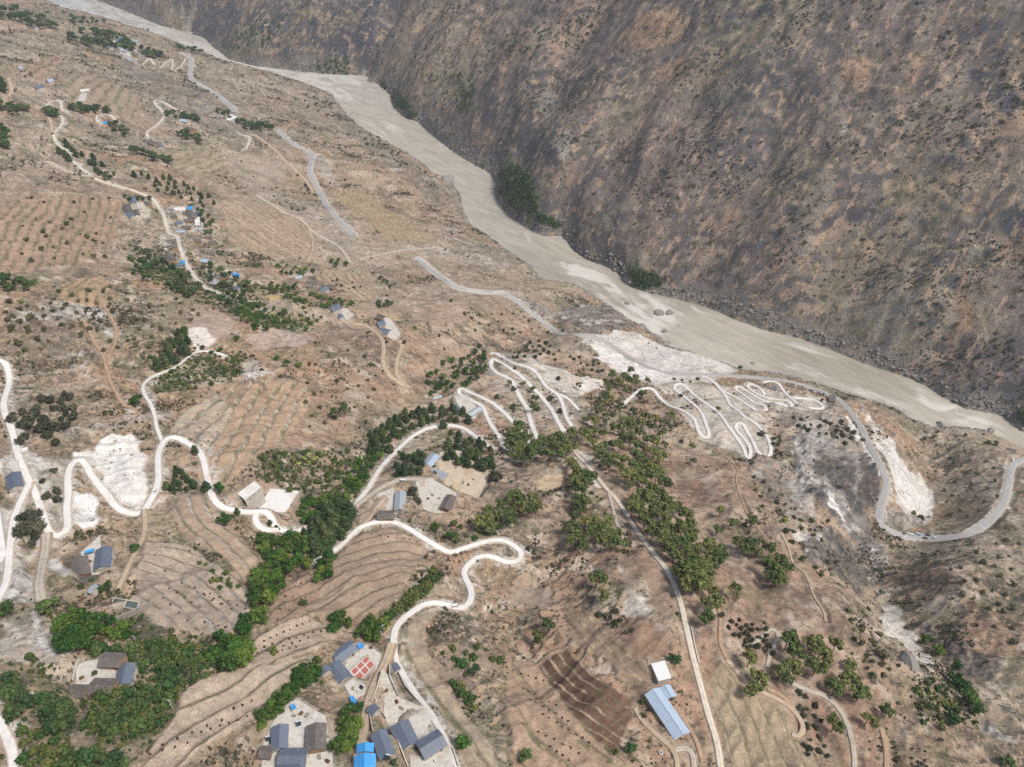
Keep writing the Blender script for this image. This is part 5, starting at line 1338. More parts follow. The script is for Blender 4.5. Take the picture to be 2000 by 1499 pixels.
# ------------------------------------------------------------------ vehicles
def vehicle(px, yaw_px, label, kind='van', paint='car_white'):
    a, b = hit([px, yaw_px]); ang = math.atan2(b[1] - a[1], b[0] - a[0]); x, y, z = a[0], a[1], a[2]
    for name, q, zz_, wd, mn in roads:
        d = np.hypot(q[:, 0] - x, q[:, 1] - y); i = d.argmin()
        if d[i] < wd / 2 + 2: z = zz_[i] + .08
    root = thing(kind, label, kind, (x, y, z), ang)
    if kind == 'van':
        L, W, body, cab = 5.0, 1.9, [(-2.5, .35), (2.45, .35), (2.5, .95), (2.2, 1.15), (1.6, 1.95), (-2.45, 2.0), (-2.5, 1.0)], (-2.2, 1.55, 1.2, 1.75)
    else:
        L, W, body, cab = 4.5, 1.8, [(-2.25, .35), (2.2, .35), (2.25, .8), (1.1, .98), (.45, 1.5), (-1.25, 1.5), (-2.0, 1.02), (-2.25, .95)], (-1.2, .5, 1.03, 1.4)
    obj('body', MB().extrude_xz(body, -W / 2, W / 2), paint, root)
    for sg in (-1, 1): obj('side_window', MB().box(cab[0], cab[1], sg * (W / 2) - .02, sg * (W / 2) + .02, cab[2], cab[3]), 'glass_dark', root)
    fx = (2.2, 1.6, 1.2, 1.9) if kind == 'van' else (1.12, .5, 1.0, 1.46)
    obj('windscreen', MB().add([(fx[0] + .02, -.8, fx[2]), (fx[0] + .02, .8, fx[2]), (fx[1] + .02, .75, fx[3]), (fx[1] + .02, -.75, fx[3])], [(0, 1, 2, 3)]), 'glass_dark', root)
    for sx in (-1.5, 1.5):
        for sg in (-1, 1):
            w_ = obj('wheel', MB().tube((sx, sg * W / 2 - .12, .33), (sx, sg * W / 2 + .12, .33), .33, n=12), 'rubber', root)
            obj('rim', MB().tube((sx, sg * (W / 2 + .1), .33), (sx, sg * (W / 2 + .14), .33), .18, n=8), 'metal_white', w_)
    for sg in (-1, 1): obj('headlight', MB().box(2.22 if kind == 'car' else 2.46, 2.28 if kind == 'car' else 2.53, sg * .65 - .15, sg * .65 + .15, .65, .8), 'metal_white', root)
for args in [
 ((889,1186),(905,1188),"white van on the S bend of the concrete road",'van'),
 ((1767,1050),(1785,1053),"white car at the left end of the lay-by by the ravine bend",'car'),
 ((1775,1044),(1783,1048),"white car parked behind others beside the ravine bend",'car'),
 ((1781,1046),(1790,1047),"white van parked beside the pale blue van at the ravine bend",'van'),
 ((1793,1045),(1800,1047),"pale blue van parked in the lay-by at the ravine bend",'van','car_blue'),
 ((1765,1044),(1772,1044),"dark car tucked at the back of the lay-by at the ravine bend",'car','car_dark'),
 ((1813,1047),(1820,1048),"dark van parked right of the pale blue van",'van','car_dark'),
 ((1807,1053),(1820,1054),"dark car on the carriageway below the parked vans",'car','car_dark'),
 ((1827,1052),(1840,1053),"white car at the right end of the lay-by group",'car'),
 ((1978,901),(1970,915),"white van on the main road at the right edge bend",'van'),
 ((1972,935),(1971,950),"white car on the straight below the right edge bend",'car'),
 ((1690,832),(1695,845),"white car halfway along the main road above white scree",'car'),
 ((1684,803),(1690,812),"white truck-like van pulled over above the river",'van','car_blue'),
 ((1592,766),(1605,769),"white car on the main road near the river houses",'car'),
 ((1577,760),(1590,764),"silver car behind another near the river houses",'car'),
 ((891,557),(905,565),"white van on the upper main road above scree",'van'),
 ((633,391),(640,402),"white car on the far upper main road",'car'),
 ((788,941),(800,942),"white van on the dusty lane above the gravel platform",'van'),
 ((304,962),(298,975),"white car at the bend beside the white quarry",'car'),
]: vehicle(*args)

# ------------------------------------------------------------------ things lying about in the yards
def stack_mesh(kind, seed):
    rg = random.Random(seed); m = MB()
    if kind == 'brick_stack':
        for k in range(4):
            for i in range(3): m.box(i * .82 - 1.2 + rg.uniform(-.05, .05), i * .82 - .42, -.6 + rg.uniform(-.06, .06), .6, k * .3, k * .3 + .28)
    elif kind == 'firewood_pile':
        for k in range(5):
            for i in range(7 - k): y = (i - (6 - k) / 2) * .27; m.tube((-1.0 + rg.uniform(-.15, .15), y, .13 + k * .23), (1.0 + rg.uniform(-.15, .15), y, .13 + k * .23), .13, n=6)
    else:
        m.tube((0, 0, 0), (0, 0, .5), .55, .6, 12); m.tube((0, 0, .5), (0, 0, 1.2), .6, .55, 12); m.tube((0, 0, 1.2), (0, 0, 1.4), .55, .2, 12)
    return m.mesh(kind)
STK = {k: stack_mesh(k, i) for i, k in enumerate(('brick_stack', 'firewood_pile', 'water_drum'))}
for k, m_ in (('brick_stack', 'wall_stone'), ('firewood_pile', 'wood'), ('water_drum', 'metal_white')): STK[k].materials.append(MAT[m_])
for px, kind, sc_, label in [
 ((588,1395),'firewood_pile',1.6,"firewood pile at the top of the bottom concrete yard"), ((600,1399),'brick_stack',1.5,"brick stack right of the firewood at the top of the bottom yard"), ((575,1400),'brick_stack',1.3,"brick stack left of the firewood at the top of the bottom yard"),
 ((612,1404),'water_drum',1.3,"white drum beside the old tiled barn"), ((530,1450),'firewood_pile',1.4,"firewood pile at the left side of the bottom yard"), ((640,1440),'brick_stack',1.5,"brick stack right of the old tiled barn"),
 ((625,1480),'brick_stack',1.6,"brick stack at the lower right of the bottom yard"), ((640,1488),'firewood_pile',1.6,"firewood pile in the bottom yard's lower right corner"), ((607,1478),'water_drum',1.4,"white drum near the wide slate-grey roof"),
 ((905,944),'brick_stack',1.8,"brick stack on the dusty walled yard's lower side"), ((915,948),'firewood_pile',1.8,"timber heap beside the brick stack on the dusty walled yard"), ((925,938),'brick_stack',1.5,"second brick stack on the dusty walled yard"), ((940,934),'water_drum',1.4,"white drum at the right of the dusty walled yard"),
 ((890,915),'brick_stack',1.5,"brick stack in the middle of the dusty walled yard"), ((845,968),'brick_stack',1.8,"stone stack on the gravel platform"), ((836,975),'firewood_pile',1.6,"timber heap on the gravel platform"), ((858,975),'brick_stack',1.5,"brick stack near the weathered grey barn"),
 ((785,1385),'brick_stack',1.6,"brick stack in the rough yard between two roads"), ((775,1372),'firewood_pile',1.6,"timber heap in the rough yard between two roads"), ((800,1388),'brick_stack',1.4,"brick stack near the long white wall"), ((755,1350),'firewood_pile',1.4,"firewood near the track in the road triangle"),
 ((700,1352),'water_drum',1.4,"white drum on the terrace below the red panels"), ((690,1346),'brick_stack',1.3,"brick stack on the terrace below the red panels"), ((725,1266),'firewood_pile',1.6,"timber heap right of the pale blue sheet"), ((735,1272),'brick_stack',1.8,"slab stack by the track above the red panels"), ((742,1280),'brick_stack',1.6,"lower slab stack by the track above the red panels"),
 ((835,1480),'brick_stack',1.6,"brick stack in the yard at the bottom edge"), ((850,1488),'water_drum',1.5,"white drum in the yard at the bottom edge"), ((160,1325),'firewood_pile',1.5,"firewood by the gate of the tree-ringed courtyard"), ((205,1298),'water_drum',1.2,"drum under the eaves in the tree-ringed courtyard"),
 ((176,1098),'firewood_pile',1.4,"firewood in the small yard below the white gravel"), ((168,1165),'brick_stack',1.6,"rubble stack below the pale outhouse"), ((158,1172),'firewood_pile',1.7,"timber heap below the pale outhouse"), ((745,985),'water_drum',1.3,"white drum in the small square yard"),
 ((366,446),'brick_stack',1.8,"brick stack in the upper village yard"), ((385,436),'firewood_pile',1.8,"timber heap in the upper village yard"), ((330,490),'brick_stack',1.8,"brick stack beside the parallel tiled houses"), ((400,478),'firewood_pile',2.4,"fallen beams in the ruined yard"), ((392,474),'firewood_pile',2.4,"second heap of beams in the ruined yard"), ((408,484),'firewood_pile',2.4,"third heap of beams in the ruined yard")]:
    x, y, z = hit([px])[0]; z = gz(x, y)
    o = obj(kind, STK[kind], loc=(x, y, z - .05)); o.scale = (sc_ * .62, sc_ * .62, sc_ * .6); o.rotation_euler = (0, 0, px[0] * 1.3); tag(o, label, kind.replace('_', ' '))

# ------------------------------------------------------------------ boulders in and beside the river, outcrops
def boulder_mesh(seed, flat=.6, n=3):
    rg = np.random.default_rng(seed); import bmesh
    bm = bmesh.new(); bmesh.ops.create_icosphere(bm, subdivisions=n, radius=1.0)
    ax = rg.normal(size=(14, 3)); ax /= np.linalg.norm(ax, axis=1)[:, None]; dd_ = rg.uniform(.55, .9, 14)
    for v in bm.verts:
        p = np.array(v.co); 
        for a, d_ in zip(ax, dd_):
            k = p @ a
            if k > d_: p = p - a * (k - d_) * .92
        p *= 1 + .05 * math.sin(p[0] * 7 + seed) * math.sin(p[1] * 6 + 2 * seed)
        v.co = (p[0], p[1], p[2] * flat)
    m = bpy.data.meshes.new('boulder'); bm.to_mesh(m); bm.free(); return m
BOULD = [boulder_mesh(s, f) for s, f in ((1, .6), (2, .75), (3, .5), (4, 1.2))]
for b in BOULD: b.materials.append(MAT['rock'])
for px, s, k, label, onw in [
 ((1288,612),13,2,"wide flat pale boulder in the middle of the rapids",1), ((1308,612),11,0,"blocky pale boulder beside the flat one in the rapids",1),
 ((1225,594),6,1,"small dark boulder at the head of the rapids",1), ((1298,648),8,0,"low boulder ringed by foam below the rapids",1),
 ((1255,640),9,3,"pointed rock spire at the near bank by the rapids",1), ((1470,710),5,2,"small boulder in calm water upstream of the sand bank",1),
 ((1838,832),9,1,"grey boulder at the near shore by the ravine mouth",1), ((872,352),22,1,"large rounded grey outcrop on the near bank",0),
 ((1305,672),9,1,"dark boulder on the near bank above white scree",0), ((1936,842),8,0,"grey boulder at the near shore at the right",1),
 ((957,731),6,0,"pale grey boulder on the slope below the top hairpin",0), ((1775,1295),9,1,"dark boulder beside the white stream bed",0)]:
    if onw: x, y = on_plane([px], 0)[0]; z = .3
    else: x, y, z = hit([px])[0]
    o = obj('boulder', BOULD[k], loc=(x, y, z)); o.scale = (s, s * .8, s); o.rotation_euler = (0, 0, px[0] * .7)
    tag(o, label, 'boulder')

# ------------------------------------------------------------------ trees
def leaf_cloud(rg, centres, radii, per, size, flat=1.0):
    """small leaf sprays on the skin of many clumps: each spray a bent pair of quads"""
    C, Q = [], []
    for c, r_ in zip(centres, radii):
        d = rg.normal(size=(per, 3)); d[:, 2] = np.abs(d[:, 2]) * 1.1 - .35; d /= np.linalg.norm(d, axis=1)[:, None]
        p = c + d * (r_ * rg.uniform(.65, 1.08, per))[:, None] * np.array([1, 1, flat])
        nrm = d + rg.normal(size=(per, 3)) * .45; nrm /= np.linalg.norm(nrm, axis=1)[:, None]
        a = np.cross(nrm, rg.normal(size=(per, 3))); a /= np.linalg.norm(a, axis=1)[:, None]; b = np.cross(nrm, a)
        s = (size * rg.uniform(.6, 1.3, per))[:, None]
        for k in range(per):
            i = len(C)
            C += [p[k] - a[k] * s[k] - b[k] * s[k] * .55, p[k] + a[k] * s[k] - b[k] * s[k] * .45, p[k] + a[k] * s[k] * .8 + b[k] * s[k] * .6 - nrm[k] * s[k] * .25, p[k] - a[k] * s[k] * .9 + b[k] * s[k] * .5]
            Q.append((i, i + 1, i + 2, i + 3))
    return C, Q
def core(rg, centres, radii, flat=1.0):
    """rounded inner fill of a clump, added to block light between the leaves"""
    C, Q = [], []
    for c, r_ in zip(centres, radii):
        i0 = len(C); n = 6
        for zf, rf in ((-.55, .62), (.05, .86), (.62, .5)):
            for k in range(n):
                t_ = 2 * math.pi * (k + zf) / n; q = r_ * .82 * rg.uniform(.8, 1.1)
                C.append(c + np.array([math.cos(t_) * rf * q, math.sin(t_) * rf * q, zf * q * flat]))
        for lv in range(2):
            for k in range(n): Q.append((i0 + lv * n + k, i0 + lv * n + (k + 1) % n, i0 + (lv + 1) * n + (k + 1) % n, i0 + (lv + 1) * n + k))
        Q.append((i0 + 12, i0 + 13, i0 + 14, i0 + 15)); Q.append((i0 + 12, i0 + 15, i0 + 16, i0 + 17))
    return C, Q
def crown_mesh(name, seed, kind):
    rg = np.random.default_rng(seed); cs, rs = [], []
    if kind == 'broad':                                              # round, lobed, height 8, spread 8
        for _ in range(17):
            t_ = rg.uniform(0, 6.28); q = math.sqrt(rg.uniform(0, 1)) * 2.9; z = 4.6 + rg.uniform(-1.6, 1) + 1.7 * (1 - q / 3) 
            cs.append(np.array([q * math.cos(t_), q * math.sin(t_), z])); rs.append(rg.uniform(1.0, 1.75))
        per, size, flat = 34, .36, .85
    elif kind == 'pine':                                             # airy umbrella, height 9, spread 6.5
        for _ in range(14):
            t_ = rg.uniform(0, 6.28); q = math.sqrt(rg.uniform(0, 1)) * 2.7; z = 6.2 + rg.uniform(-1.5, .7) + 1.5 * (1 - q / 2.7)
            cs.append(np.array([q * math.cos(t_), q * math.sin(t_), z])); rs.append(rg.uniform(.85, 1.4))
        per, size, flat = 40, .33, .65
    elif kind == 'cypress':                                          # upright cone, height 9, spread 4
        for k in range(16):
            h = k / 15; z = 1.4 + 6.6 * h; prof = (1 - h ** 1.8) * .9 + .12; q = prof * 1.5 * rg.uniform(.3, 1); t_ = k * 2.4 + rg.uniform(-.4, .4)
            cs.append(np.array([q * math.cos(t_), q * math.sin(t_), z])); rs.append(.55 + 1.15 * prof * rg.uniform(.7, 1.1))
        per, size, flat = 36, .34, .9
    else:                                                            # shrub, height 2, spread 2.6
        for _ in range(8):
            t_ = rg.uniform(0, 6.28); q = rg.uniform(0, .85)
            cs.append(np.array([q * math.cos(t_), q * math.sin(t_), rg.uniform(.45, 1.25) * (1.15 - .4 * q)])); rs.append(rg.uniform(.42, .72))
        per, size, flat = 24, .2, .85
    C1, Q1 = leaf_cloud(rg, cs, rs, per, size, flat)
    C2, Q2 = core(rg, cs, rs, flat)
    k = len(C1); m = np_mesh(name, np.array(C1 + C2), np.array(Q1 + [tuple(i + k for i in q) for q in Q2])); return m
def trunk_mesh(seed, h, r_, spread):
    rg = np.random.default_rng(seed); m = MB(); lean = rg.normal(size=2) * .25
    m.tube((0, 0, -1.2), (lean[0] * .5, lean[1] * .5, h * .5), r_, r_ * .75, 7); m.tube((lean[0] * .5, lean[1] * .5, h * .5), (lean[0], lean[1], h), r_ * .75, r_ * .3, 6)
    for k in range(6):
        a = k * 1.05 + rg.uniform(0, .6); zb = h * rg.uniform(.45, .85); m.tube((lean[0] * zb / h, lean[1] * zb / h, zb), (spread * math.cos(a), spread * math.sin(a), zb + h * .22), r_ * .4, r_ * .12, 5)
    return m.mesh('trunk')
SPEC = {}
def spec(key, name, kind, leaf, th, tr, spread, n=6):
    cr = []
    for k in range(n):
        m = crown_mesh('crown', hash(key) % 1000 * 0 + sum(map(ord, key)) * 10 + k, kind); m.materials.append(MAT[leaf if k % 3 else leaf + '_pale']); cr.append(m)
    tk = []
    for k in range(2):
        m = trunk_mesh(k + sum(map(ord, key)), th, tr, spread); m.materials.append(MAT['bark']); tk.append(m)
    SPEC[key] = (name, cr, tk, {'broad': 8.0, 'pine': 9.0, 'cypress': 9.0, 'shrub': 2.0}[kind])
spec('broad', 'broadleaf_tree', 'broad', 'leaf_broad', 5, .28, 1.8)
spec('orchard', 'orchard_tree', 'broad', 'leaf_orchard', 5, .26, 1.8)
spec('pine', 'pine_tree', 'pine', 'leaf_pine', 7.2, .2, 1.6)
spec('cypress', 'conifer_tree', 'cypress', 'leaf_cypress', 8, .2, .6)
spec('far', 'hillside_tree', 'broad', 'leaf_orchard', 5, .26, 1.8)
spec('olive', 'olive_shrub', 'shrub', 'leaf_scrub', 1.2, .1, .5)
spec('dark', 'evergreen_shrub', 'shrub', 'leaf_dark', 1.2, .1, .5)
spec('yellow', 'pale_shrub', 'shrub', 'leaf_yellow', 1.2, .1, .5)
spec('green', 'green_shrub', 'shrub', 'leaf_green', 1.2, .1, .5)

COUNT = {}
TREE_K = {'pine': 1.7, 'broad': 1.12, 'orchard': 1.12, 'cypress': 1.15, 'dark': 1.3, 'green': 1.35, 'far': 1.2, 'olive': 1.35, 'yellow': 1.3}
def plant(key, x, y, z, s, label, group):
    name, cr, tk, h = SPEC[key]; COUNT[name] = COUNT.get(name, 0) + 1
    root = thing(name, label, 'shrub' if 'shrub' in name else 'tree', (x, y, z), random.uniform(0, 6.28), group)
    s *= TREE_K.get(key, 1)
    kx = 1.45 if key == 'cypress' else 1.0
    root.scale = (s * kx * random.uniform(.85, 1.15), s * kx * random.uniform(.85, 1.15), s * random.uniform(.85, 1.15))
    obj('crown', random.choice(cr), parent=root); obj('trunk', random.choice(tk), parent=root)
def wander(poly, n, mind):
    """n photo points spread through an outline"""
    pl = P(poly); lo, hi = pl.min(0), pl.max(0); out = []; tries = 0
    while len(out) < n and tries < 6000:
        tries += 1; c = RNG.uniform(lo, hi)
        if not in_poly(np.array([c[0]]), np.array([c[1]]), pl)[0]: continue
        if all((c[0] - o_[0]) ** 2 + (c[1] - o_[1]) ** 2 > mind * mind for o_ in out): out.append(c)
        elif tries % 40 == 0: mind *= .92
    return out
# species, outline, how many, size range in metres of height, label and group
W_ = [
 ('pine', "1120,835 1170,805 1230,800 1290,830 1312,850 1292,900 1302,960 1262,992 1200,930 1150,880", 62, 7.5, 13, "olive green pine in the dense wood right of the ridge track's top", 'pines of the upper ridge wood'),
 ('pine', "1225,985 1290,960 1332,1002 1362,1060 1402,1090 1382,1140 1322,1112 1282,1062 1250,1030", 44, 7.5, 12.5, "olive green pine in the wood along the middle of the ridge track", 'pines of the middle ridge wood'),
 ('pine', "1005,835 1060,872 1120,852 1132,878 1080,902 1000,905 985,885", 32, 9, 13, "green pine at the foot of the white switchbacks", 'pines below the switchbacks'),
 ('pine', "1110,905 1150,930 1162,950 1132,955 1110,935", 8, 8, 11, "green pine left of the ridge track's pale head", 'pines at the track head'),
 ('pine', "1438,1065 1480,1060 1535,1110 1548,1150 1500,1140 1462,1105", 14, 8, 11, "green pine in the loose grove on the red slope right of the wood", 'pines of the red slope grove'),
 ('pine', "1000,970 1055,985 1055,1020 1000,1005", 7, 8, 11, "green pine beside the two dark shrubs above the S bend", 'pines above the S bend'),
 ('pine', "1095,1005 1200,1030 1225,1075 1195,1085 1130,1082 1090,1050", 18, 7, 10, "dull green pine among scrub left of the ridge track", 'pines left of the ridge track'),
 ('pine', "1120,955 1145,965 1140,1010 1118,1000", 6, 8, 11, "green pine in the short row on the scrubby slope", 'pines in the short slope row'),
 ('pine', "930,1010 1000,970 1040,985 1000,1050 940,1055", 15, 7, 10, "green pine in the thicket above the concrete road", 'pines of the roadside thicket'),
 ('pine', "1180,748 1228,722 1272,742 1252,776 1205,782 1175,800", 20, 8, 12, "olive pine in the clump above the pale switchback head", 'pines at the pale switchback head'),
 ('pine', "1318,1120 1400,1085 1412,1100 1385,1170 1340,1160", 14, 8, 11, "green pine beside the ridge track's lower bend", 'pines at the lower bend'),
 ('broad', "818,748 870,702 940,672 962,692 952,730 902,760 835,772", 34, 7, 11, "bright olive tree in the grove above the upper hairpin", 'grove above the upper hairpin'),
 ('cypress', "722,850 790,802 862,782 902,802 925,832 872,830 832,832 792,862 742,892 718,882", 46, 8, 12, "dark conifer in the belt along the upper side of the road", 'dark conifers above the road'),
 ('cypress', "880,842 962,872 975,902 932,918 882,902 862,882", 34, 7, 11, "dark conifer behind the dusty walled yard", 'dark conifers behind the dusty yard'),
 ('cypress', "765,902 800,882 828,892 818,932 790,932 768,918", 14, 7, 10, "dark conifer left of the pale blue roofed house", 'dark conifers by the pale blue house'),
 ('cypress', "592,1022 662,982 690,992 692,1012 662,1052 622,1082 597,1062", 34, 9, 14, "tall grey-green conifer in the gully wood between road and white yard", 'tall conifers in the gully'),
 ('cypress', "308,702 340,662 360,638 376,656 370,686 340,712 303,718", 16, 8, 12, "very dark conifer in the slanting clump above the narrow road", 'dark slanting conifer clump'),
 ('cypress', "318,942 345,912 377,937 380,956 325,960", 12, 5, 8, "dark bushy conifer inside the road loop beside the quarry", 'conifers inside the road loop'),
 ('dark', "18,802 55,790 112,832 117,867 40,872", 15, 5, 8, "large dark evergreen shrub beside the left concrete road", 'dark shrubs by the left road'),
 ('dark', "66,770 142,762 154,832 132,842 100,800", 12, 4, 6.5, "dark evergreen shrub on the brown slope above the quarry", 'dark shrubs above the quarry'),
 ('dark', "35,1002 75,992 82,1042 60,1064 35,1042", 11, 4, 7, "dark evergreen shrub between the two left roads", 'dark shrubs between the left roads'),
 ('dark', "100,905 130,930 128,980 95,975 70,960", 7, 3.5, 5.5, "dark shrub on the verge left of the hairpin", 'dark shrubs at the hairpin verge'),
 ('broad', "702,902 742,872 748,902 722,962 690,978 668,962", 24, 6, 10, "bright green tree in the strip left of the climbing road", 'green strip by the climbing road'),
 ('broad', "508,1052 560,1040 612,1060 622,1092 562,1112 510,1082", 17, 8, 12, "big bright green tree below the white hairpin", 'big green trees below the white hairpin'),
 ('broad', "498,1112 552,1100 562,1142 522,1192 493,1172", 13, 8, 12, "dark green round tree in the belt between terraces", 'green belt between terraces'),
 ('broad', "602,1112 650,1090 657,1110 622,1137", 6, 7, 10, "green tree in the small clump above the furrowed field", 'clump above the furrowed field'),
 ('broad', "476,1197 516,1190 512,1230 474,1232", 5, 7, 10, "green tree at the lower end of the terrace belt", 'trees at the terrace belt end'),
 ('broad', "428,1242 480,1240 487,1282 452,1302 418,1282", 10, 8, 12, "large leafy tree right of the low orchard", 'large trees by the orchard'),
 ('broad', "588,975 640,965 682,975 690,990 602,1022 584,1006", 14, 7, 11, "green tree right of the big white yard", 'trees right of the white yard'),
 ('broad', "112,1212 165,1202 190,1232 175,1262 122,1272 108,1242", 13, 8, 12, "dark leafy tree between the dirt lane and the stone retaining wall", 'trees by the dirt lane'),
 ('orchard', "255,1262 300,1250 422,1292 402,1332 332,1342 262,1312", 36, 3.6, 7, "blue-green orchard tree right of the tree-ringed courtyard", 'orchard right of the courtyard'),
 ('orchard', "68,1362 132,1372 152,1412 100,1432", 18, 4, 7, "green orchard tree below the low tiled outbuilding", 'orchard below the outbuilding'),
 ('orchard', "200,1372 342,1332 332,1402 252,1452 198,1432", 33, 3.6, 7, "green orchard tree between the courtyard and the pale terraces", 'orchard above the round tank'),
 ('orchard', "128,1472 242,1472 242,1512 128,1512", 13, 5, 8, "green orchard tree at the bottom left edge", 'orchard at the bottom edge'),
 ('orchard', "8,1312 60,1332 62,1372 18,1372", 8, 5, 7, "green orchard tree beside the dirt lane at the left edge", 'orchard trees by the left lane'),
 ('orchard', "165,1262 200,1258 240,1272 190,1275", 6, 5, 7, "green tree behind the old dark tiled house", 'trees behind the tiled house'),
 ('broad', "700,1216 760,1202 752,1242 700,1247", 9, 6, 9, "dark green tree beside the cluster of white poles", 'trees by the white poles'),
 ('green', "758,1202 850,1108 868,1122 802,1184 762,1214", 34, 2.5, 5, "green bush in the strip along the concrete road", 'roadside bush strip'),
 ('broad', "638,1200 680,1196 682,1222 650,1227", 5, 5, 8, "olive tree in the clump between two fields", 'clump between two fields'),
 ('broad', "562,1322 620,1282 632,1312 592,1342", 10, 5, 8, "green tree left of the broad slate-blue house", 'trees left of the slate house'),
 ('broad', "500,1402 560,1342 582,1342 552,1382 512,1422", 13, 5, 8, "green tree on the bank above the bottom concrete yard", 'trees above the bottom yard'),
 ('broad', "668,1392 704,1380 706,1432 670,1434", 8, 6, 9, "green tree beside the crumpled blue tarpaulin", 'trees by the blue tarpaulin'),
 ('broad', "648,1452 690,1432 690,1462 650,1472", 6, 5, 7, "yellow-green tree right of the old tiled barn", 'trees right of the tiled barn'),
 ('orchard', "248,502 310,502 352,532 402,562 382,582 322,562 262,532", 28, 7, 11, "dark tree in the belt below the village road", 'trees below the village road'),
 ('orchard', "388,502 432,522 482,552 502,562 482,592 442,592 402,542", 20, 7, 11, "green tree around the courtyard right of the village road", 'trees round the village courtyard'),
 ('broad', "432,582 502,592 562,612 562,642 502,642 452,612", 30, 5, 9, "green tree in the band across the middle left slope", 'trees of the middle left band'),
 ('broad', "535,516 600,522 622,532 582,542 540,532", 10, 6, 9, "green tree in the row above the tiled houses mid left", 'row above the tiled houses'),
 ('broad', "500,542 580,562 602,592 542,572", 13, 6, 9, "green tree below the tiled houses mid left", 'trees below the tiled houses'),
 ('broad', "602,572 650,582 702,592 690,602 632,602", 13, 6, 9, "green tree around the broad slate-blue house with the long yard", 'trees round the long yard'),
 ('orchard', "725,592 772,592 747,602", 5, 6, 9, "round green tree at the edge of the pink-brown plot", 'trees at the plot edge'),
 ('orchard', "742,542 780,552 762,562", 4, 5, 8, "green tree on the striped slope right of the houses", 'trees on the striped slope'),
 ('orchard', "645,500 680,512 672,524 652,520", 4, 7, 10, "green tree beside the gravel chute", 'trees by the gravel chute'),
 ('cypress', "250,340 330,345 430,390 410,400 300,370", 26, 7, 11, "far dark tree in the belt above the village", 'far dark belt above the village'),
 ('cypress', "100,270 160,295 215,330 200,345 150,320 110,300", 16, 6, 10, "far dark tree along the upper village road", 'far trees along the road'),
 ('orchard', "340,255 400,270 390,280 350,268", 8, 7, 11, "far green tree below the pale blue roofed house", 'far trees below the pale blue house'),
 ('orchard', "255,290 330,310 345,322 290,310", 10, 7, 11, "far dark green tree in the row below the winding road", 'far row below the winding road'),
 ('orchard', "462,232 520,245 560,262 500,250", 12, 8, 12, "far green tree right of the white house on the spur", 'far trees on the spur'),
 ('orchard', "215,245 240,250 262,265 235,268 218,258", 6, 7, 11, "far round green tree below the loop road", 'far trees below the loop road'),
 ('far', "126,210 170,212 215,218 212,222 165,219 126,214", 18, 6, 9, "far dark tree in the hedge row below the white flat roofed house", 'far hedge row below the white house'),
 ('far', "318,222 380,228 400,240 378,236 320,228", 14, 6, 9, "far tree in the hedge row right of the winding road", 'far hedge row right of the winding road'),
 ('far', "80,212 120,222 118,232 84,222", 8, 7, 10, "far dark tree at the hairpin of the pale road", 'far trees at the pale hairpin'),
 ('far', "0,250 18,258 14,292 0,290", 7, 8, 11, "far round green tree at the left edge of the picture", 'far trees at the left edge'),
 ('far', "345,90 400,100 398,108 350,98", 8, 8, 12, "far tree on the bank above the river bend", 'far trees above the river bend'),
 ('far', "265,95 300,100 320,110 290,112", 10, 8, 12, "far dark tree right of the cliff village", 'far trees right of the cliff village'),
 ('far', "0,205 60,212 55,222 0,218", 10, 6, 9, "far dark tree in the hedge at the left edge", 'far hedge at the left edge'),
 ('far', "400,205 470,230 520,262 480,250", 9, 6, 9, "far tree scattered beside the grey main road", 'far trees beside the main road'),
 ('far', "560,180 640,190 680,240 620,230", 10, 5, 8, "far tree on the bank above the pale rapids", 'far trees above the pale rapids'),
 ('far', "690,250 760,290 840,340 800,335 720,290", 14, 4, 7, "far bush tree along the near bank of the river", 'bush trees along the near bank'),
 ('far', "180,330 230,340 215,350 190,345", 6, 6, 9, "far tree beside the village road before the houses", 'far trees before the houses'),
 ('far', "366,398 400,402 425,440 405,470 395,430", 12, 6, 9, "green tree along the right side of the upper village", 'trees right of the upper village'),
 ('far', "240,385 300,388 300,395 250,394", 5, 6, 8, "small tree above the pale yard by the village road", 'trees above the pale yard'),
 ('olive', "90,570 230,560 240,680 180,690 120,640", 30, 2.5, 5, "olive bush on the slope around the white rocks", 'bushes around the white rocks'),
 ('olive', "240,600 340,580 400,610 330,690 250,690", 30, 2.5, 5, "olive bush on the brown slope left of the slanting conifers", 'bushes left of the slanting conifers'),
 ('olive', "10,580 90,600 100,700 20,690", 22, 2.5, 5, "olive bush on the dark slope at the left edge", 'bushes on the dark left slope'),
 ('olive', "30,380 220,390 210,500 40,520", 26, 2.5, 5, "olive bush dotted over the red terraces", 'bushes on the red terraces'),
 ('olive', "1450,880 1560,1000 1640,1100 1600,1140 1480,980", 30, 2, 4, "olive bush on the stony slope left of the crag", 'bushes left of the crag'),
 ('olive', "1840,1060 1990,1050 1990,1260 1860,1200", 34, 2.2, 4.4, "olive bush on the open slope below the right road bend", 'bushes below the right road bend'),
 ('olive', "1850,890 1950,900 1950,1000 1840,1020", 22, 2.2, 4.4, "olive bush on the hillside inside the right road loop", 'bushes inside the right road loop'),
 ('olive', "1640,1180 1720,1240 1760,1330 1700,1330", 16, 2, 4, "olive bush on the slope above the white stream bed", 'bushes above the stream bed'),
 ('olive', "620,660 760,700 740,790 600,850 580,760", 26, 2, 4, "olive bush on the bare red slope", 'bushes on the bare red slope'),
 ('olive', "900,600 1050,610 1080,650 930,650", 20, 2.2, 4.4, "olive bush on the slope below the upper main road", 'bushes below the upper main road'),
 ('orchard', "130,70 180,62 240,68 270,100 210,92 160,88", 26, 9, 14, "far blue-green tree around the cliff village", 'far trees of the cliff village'),
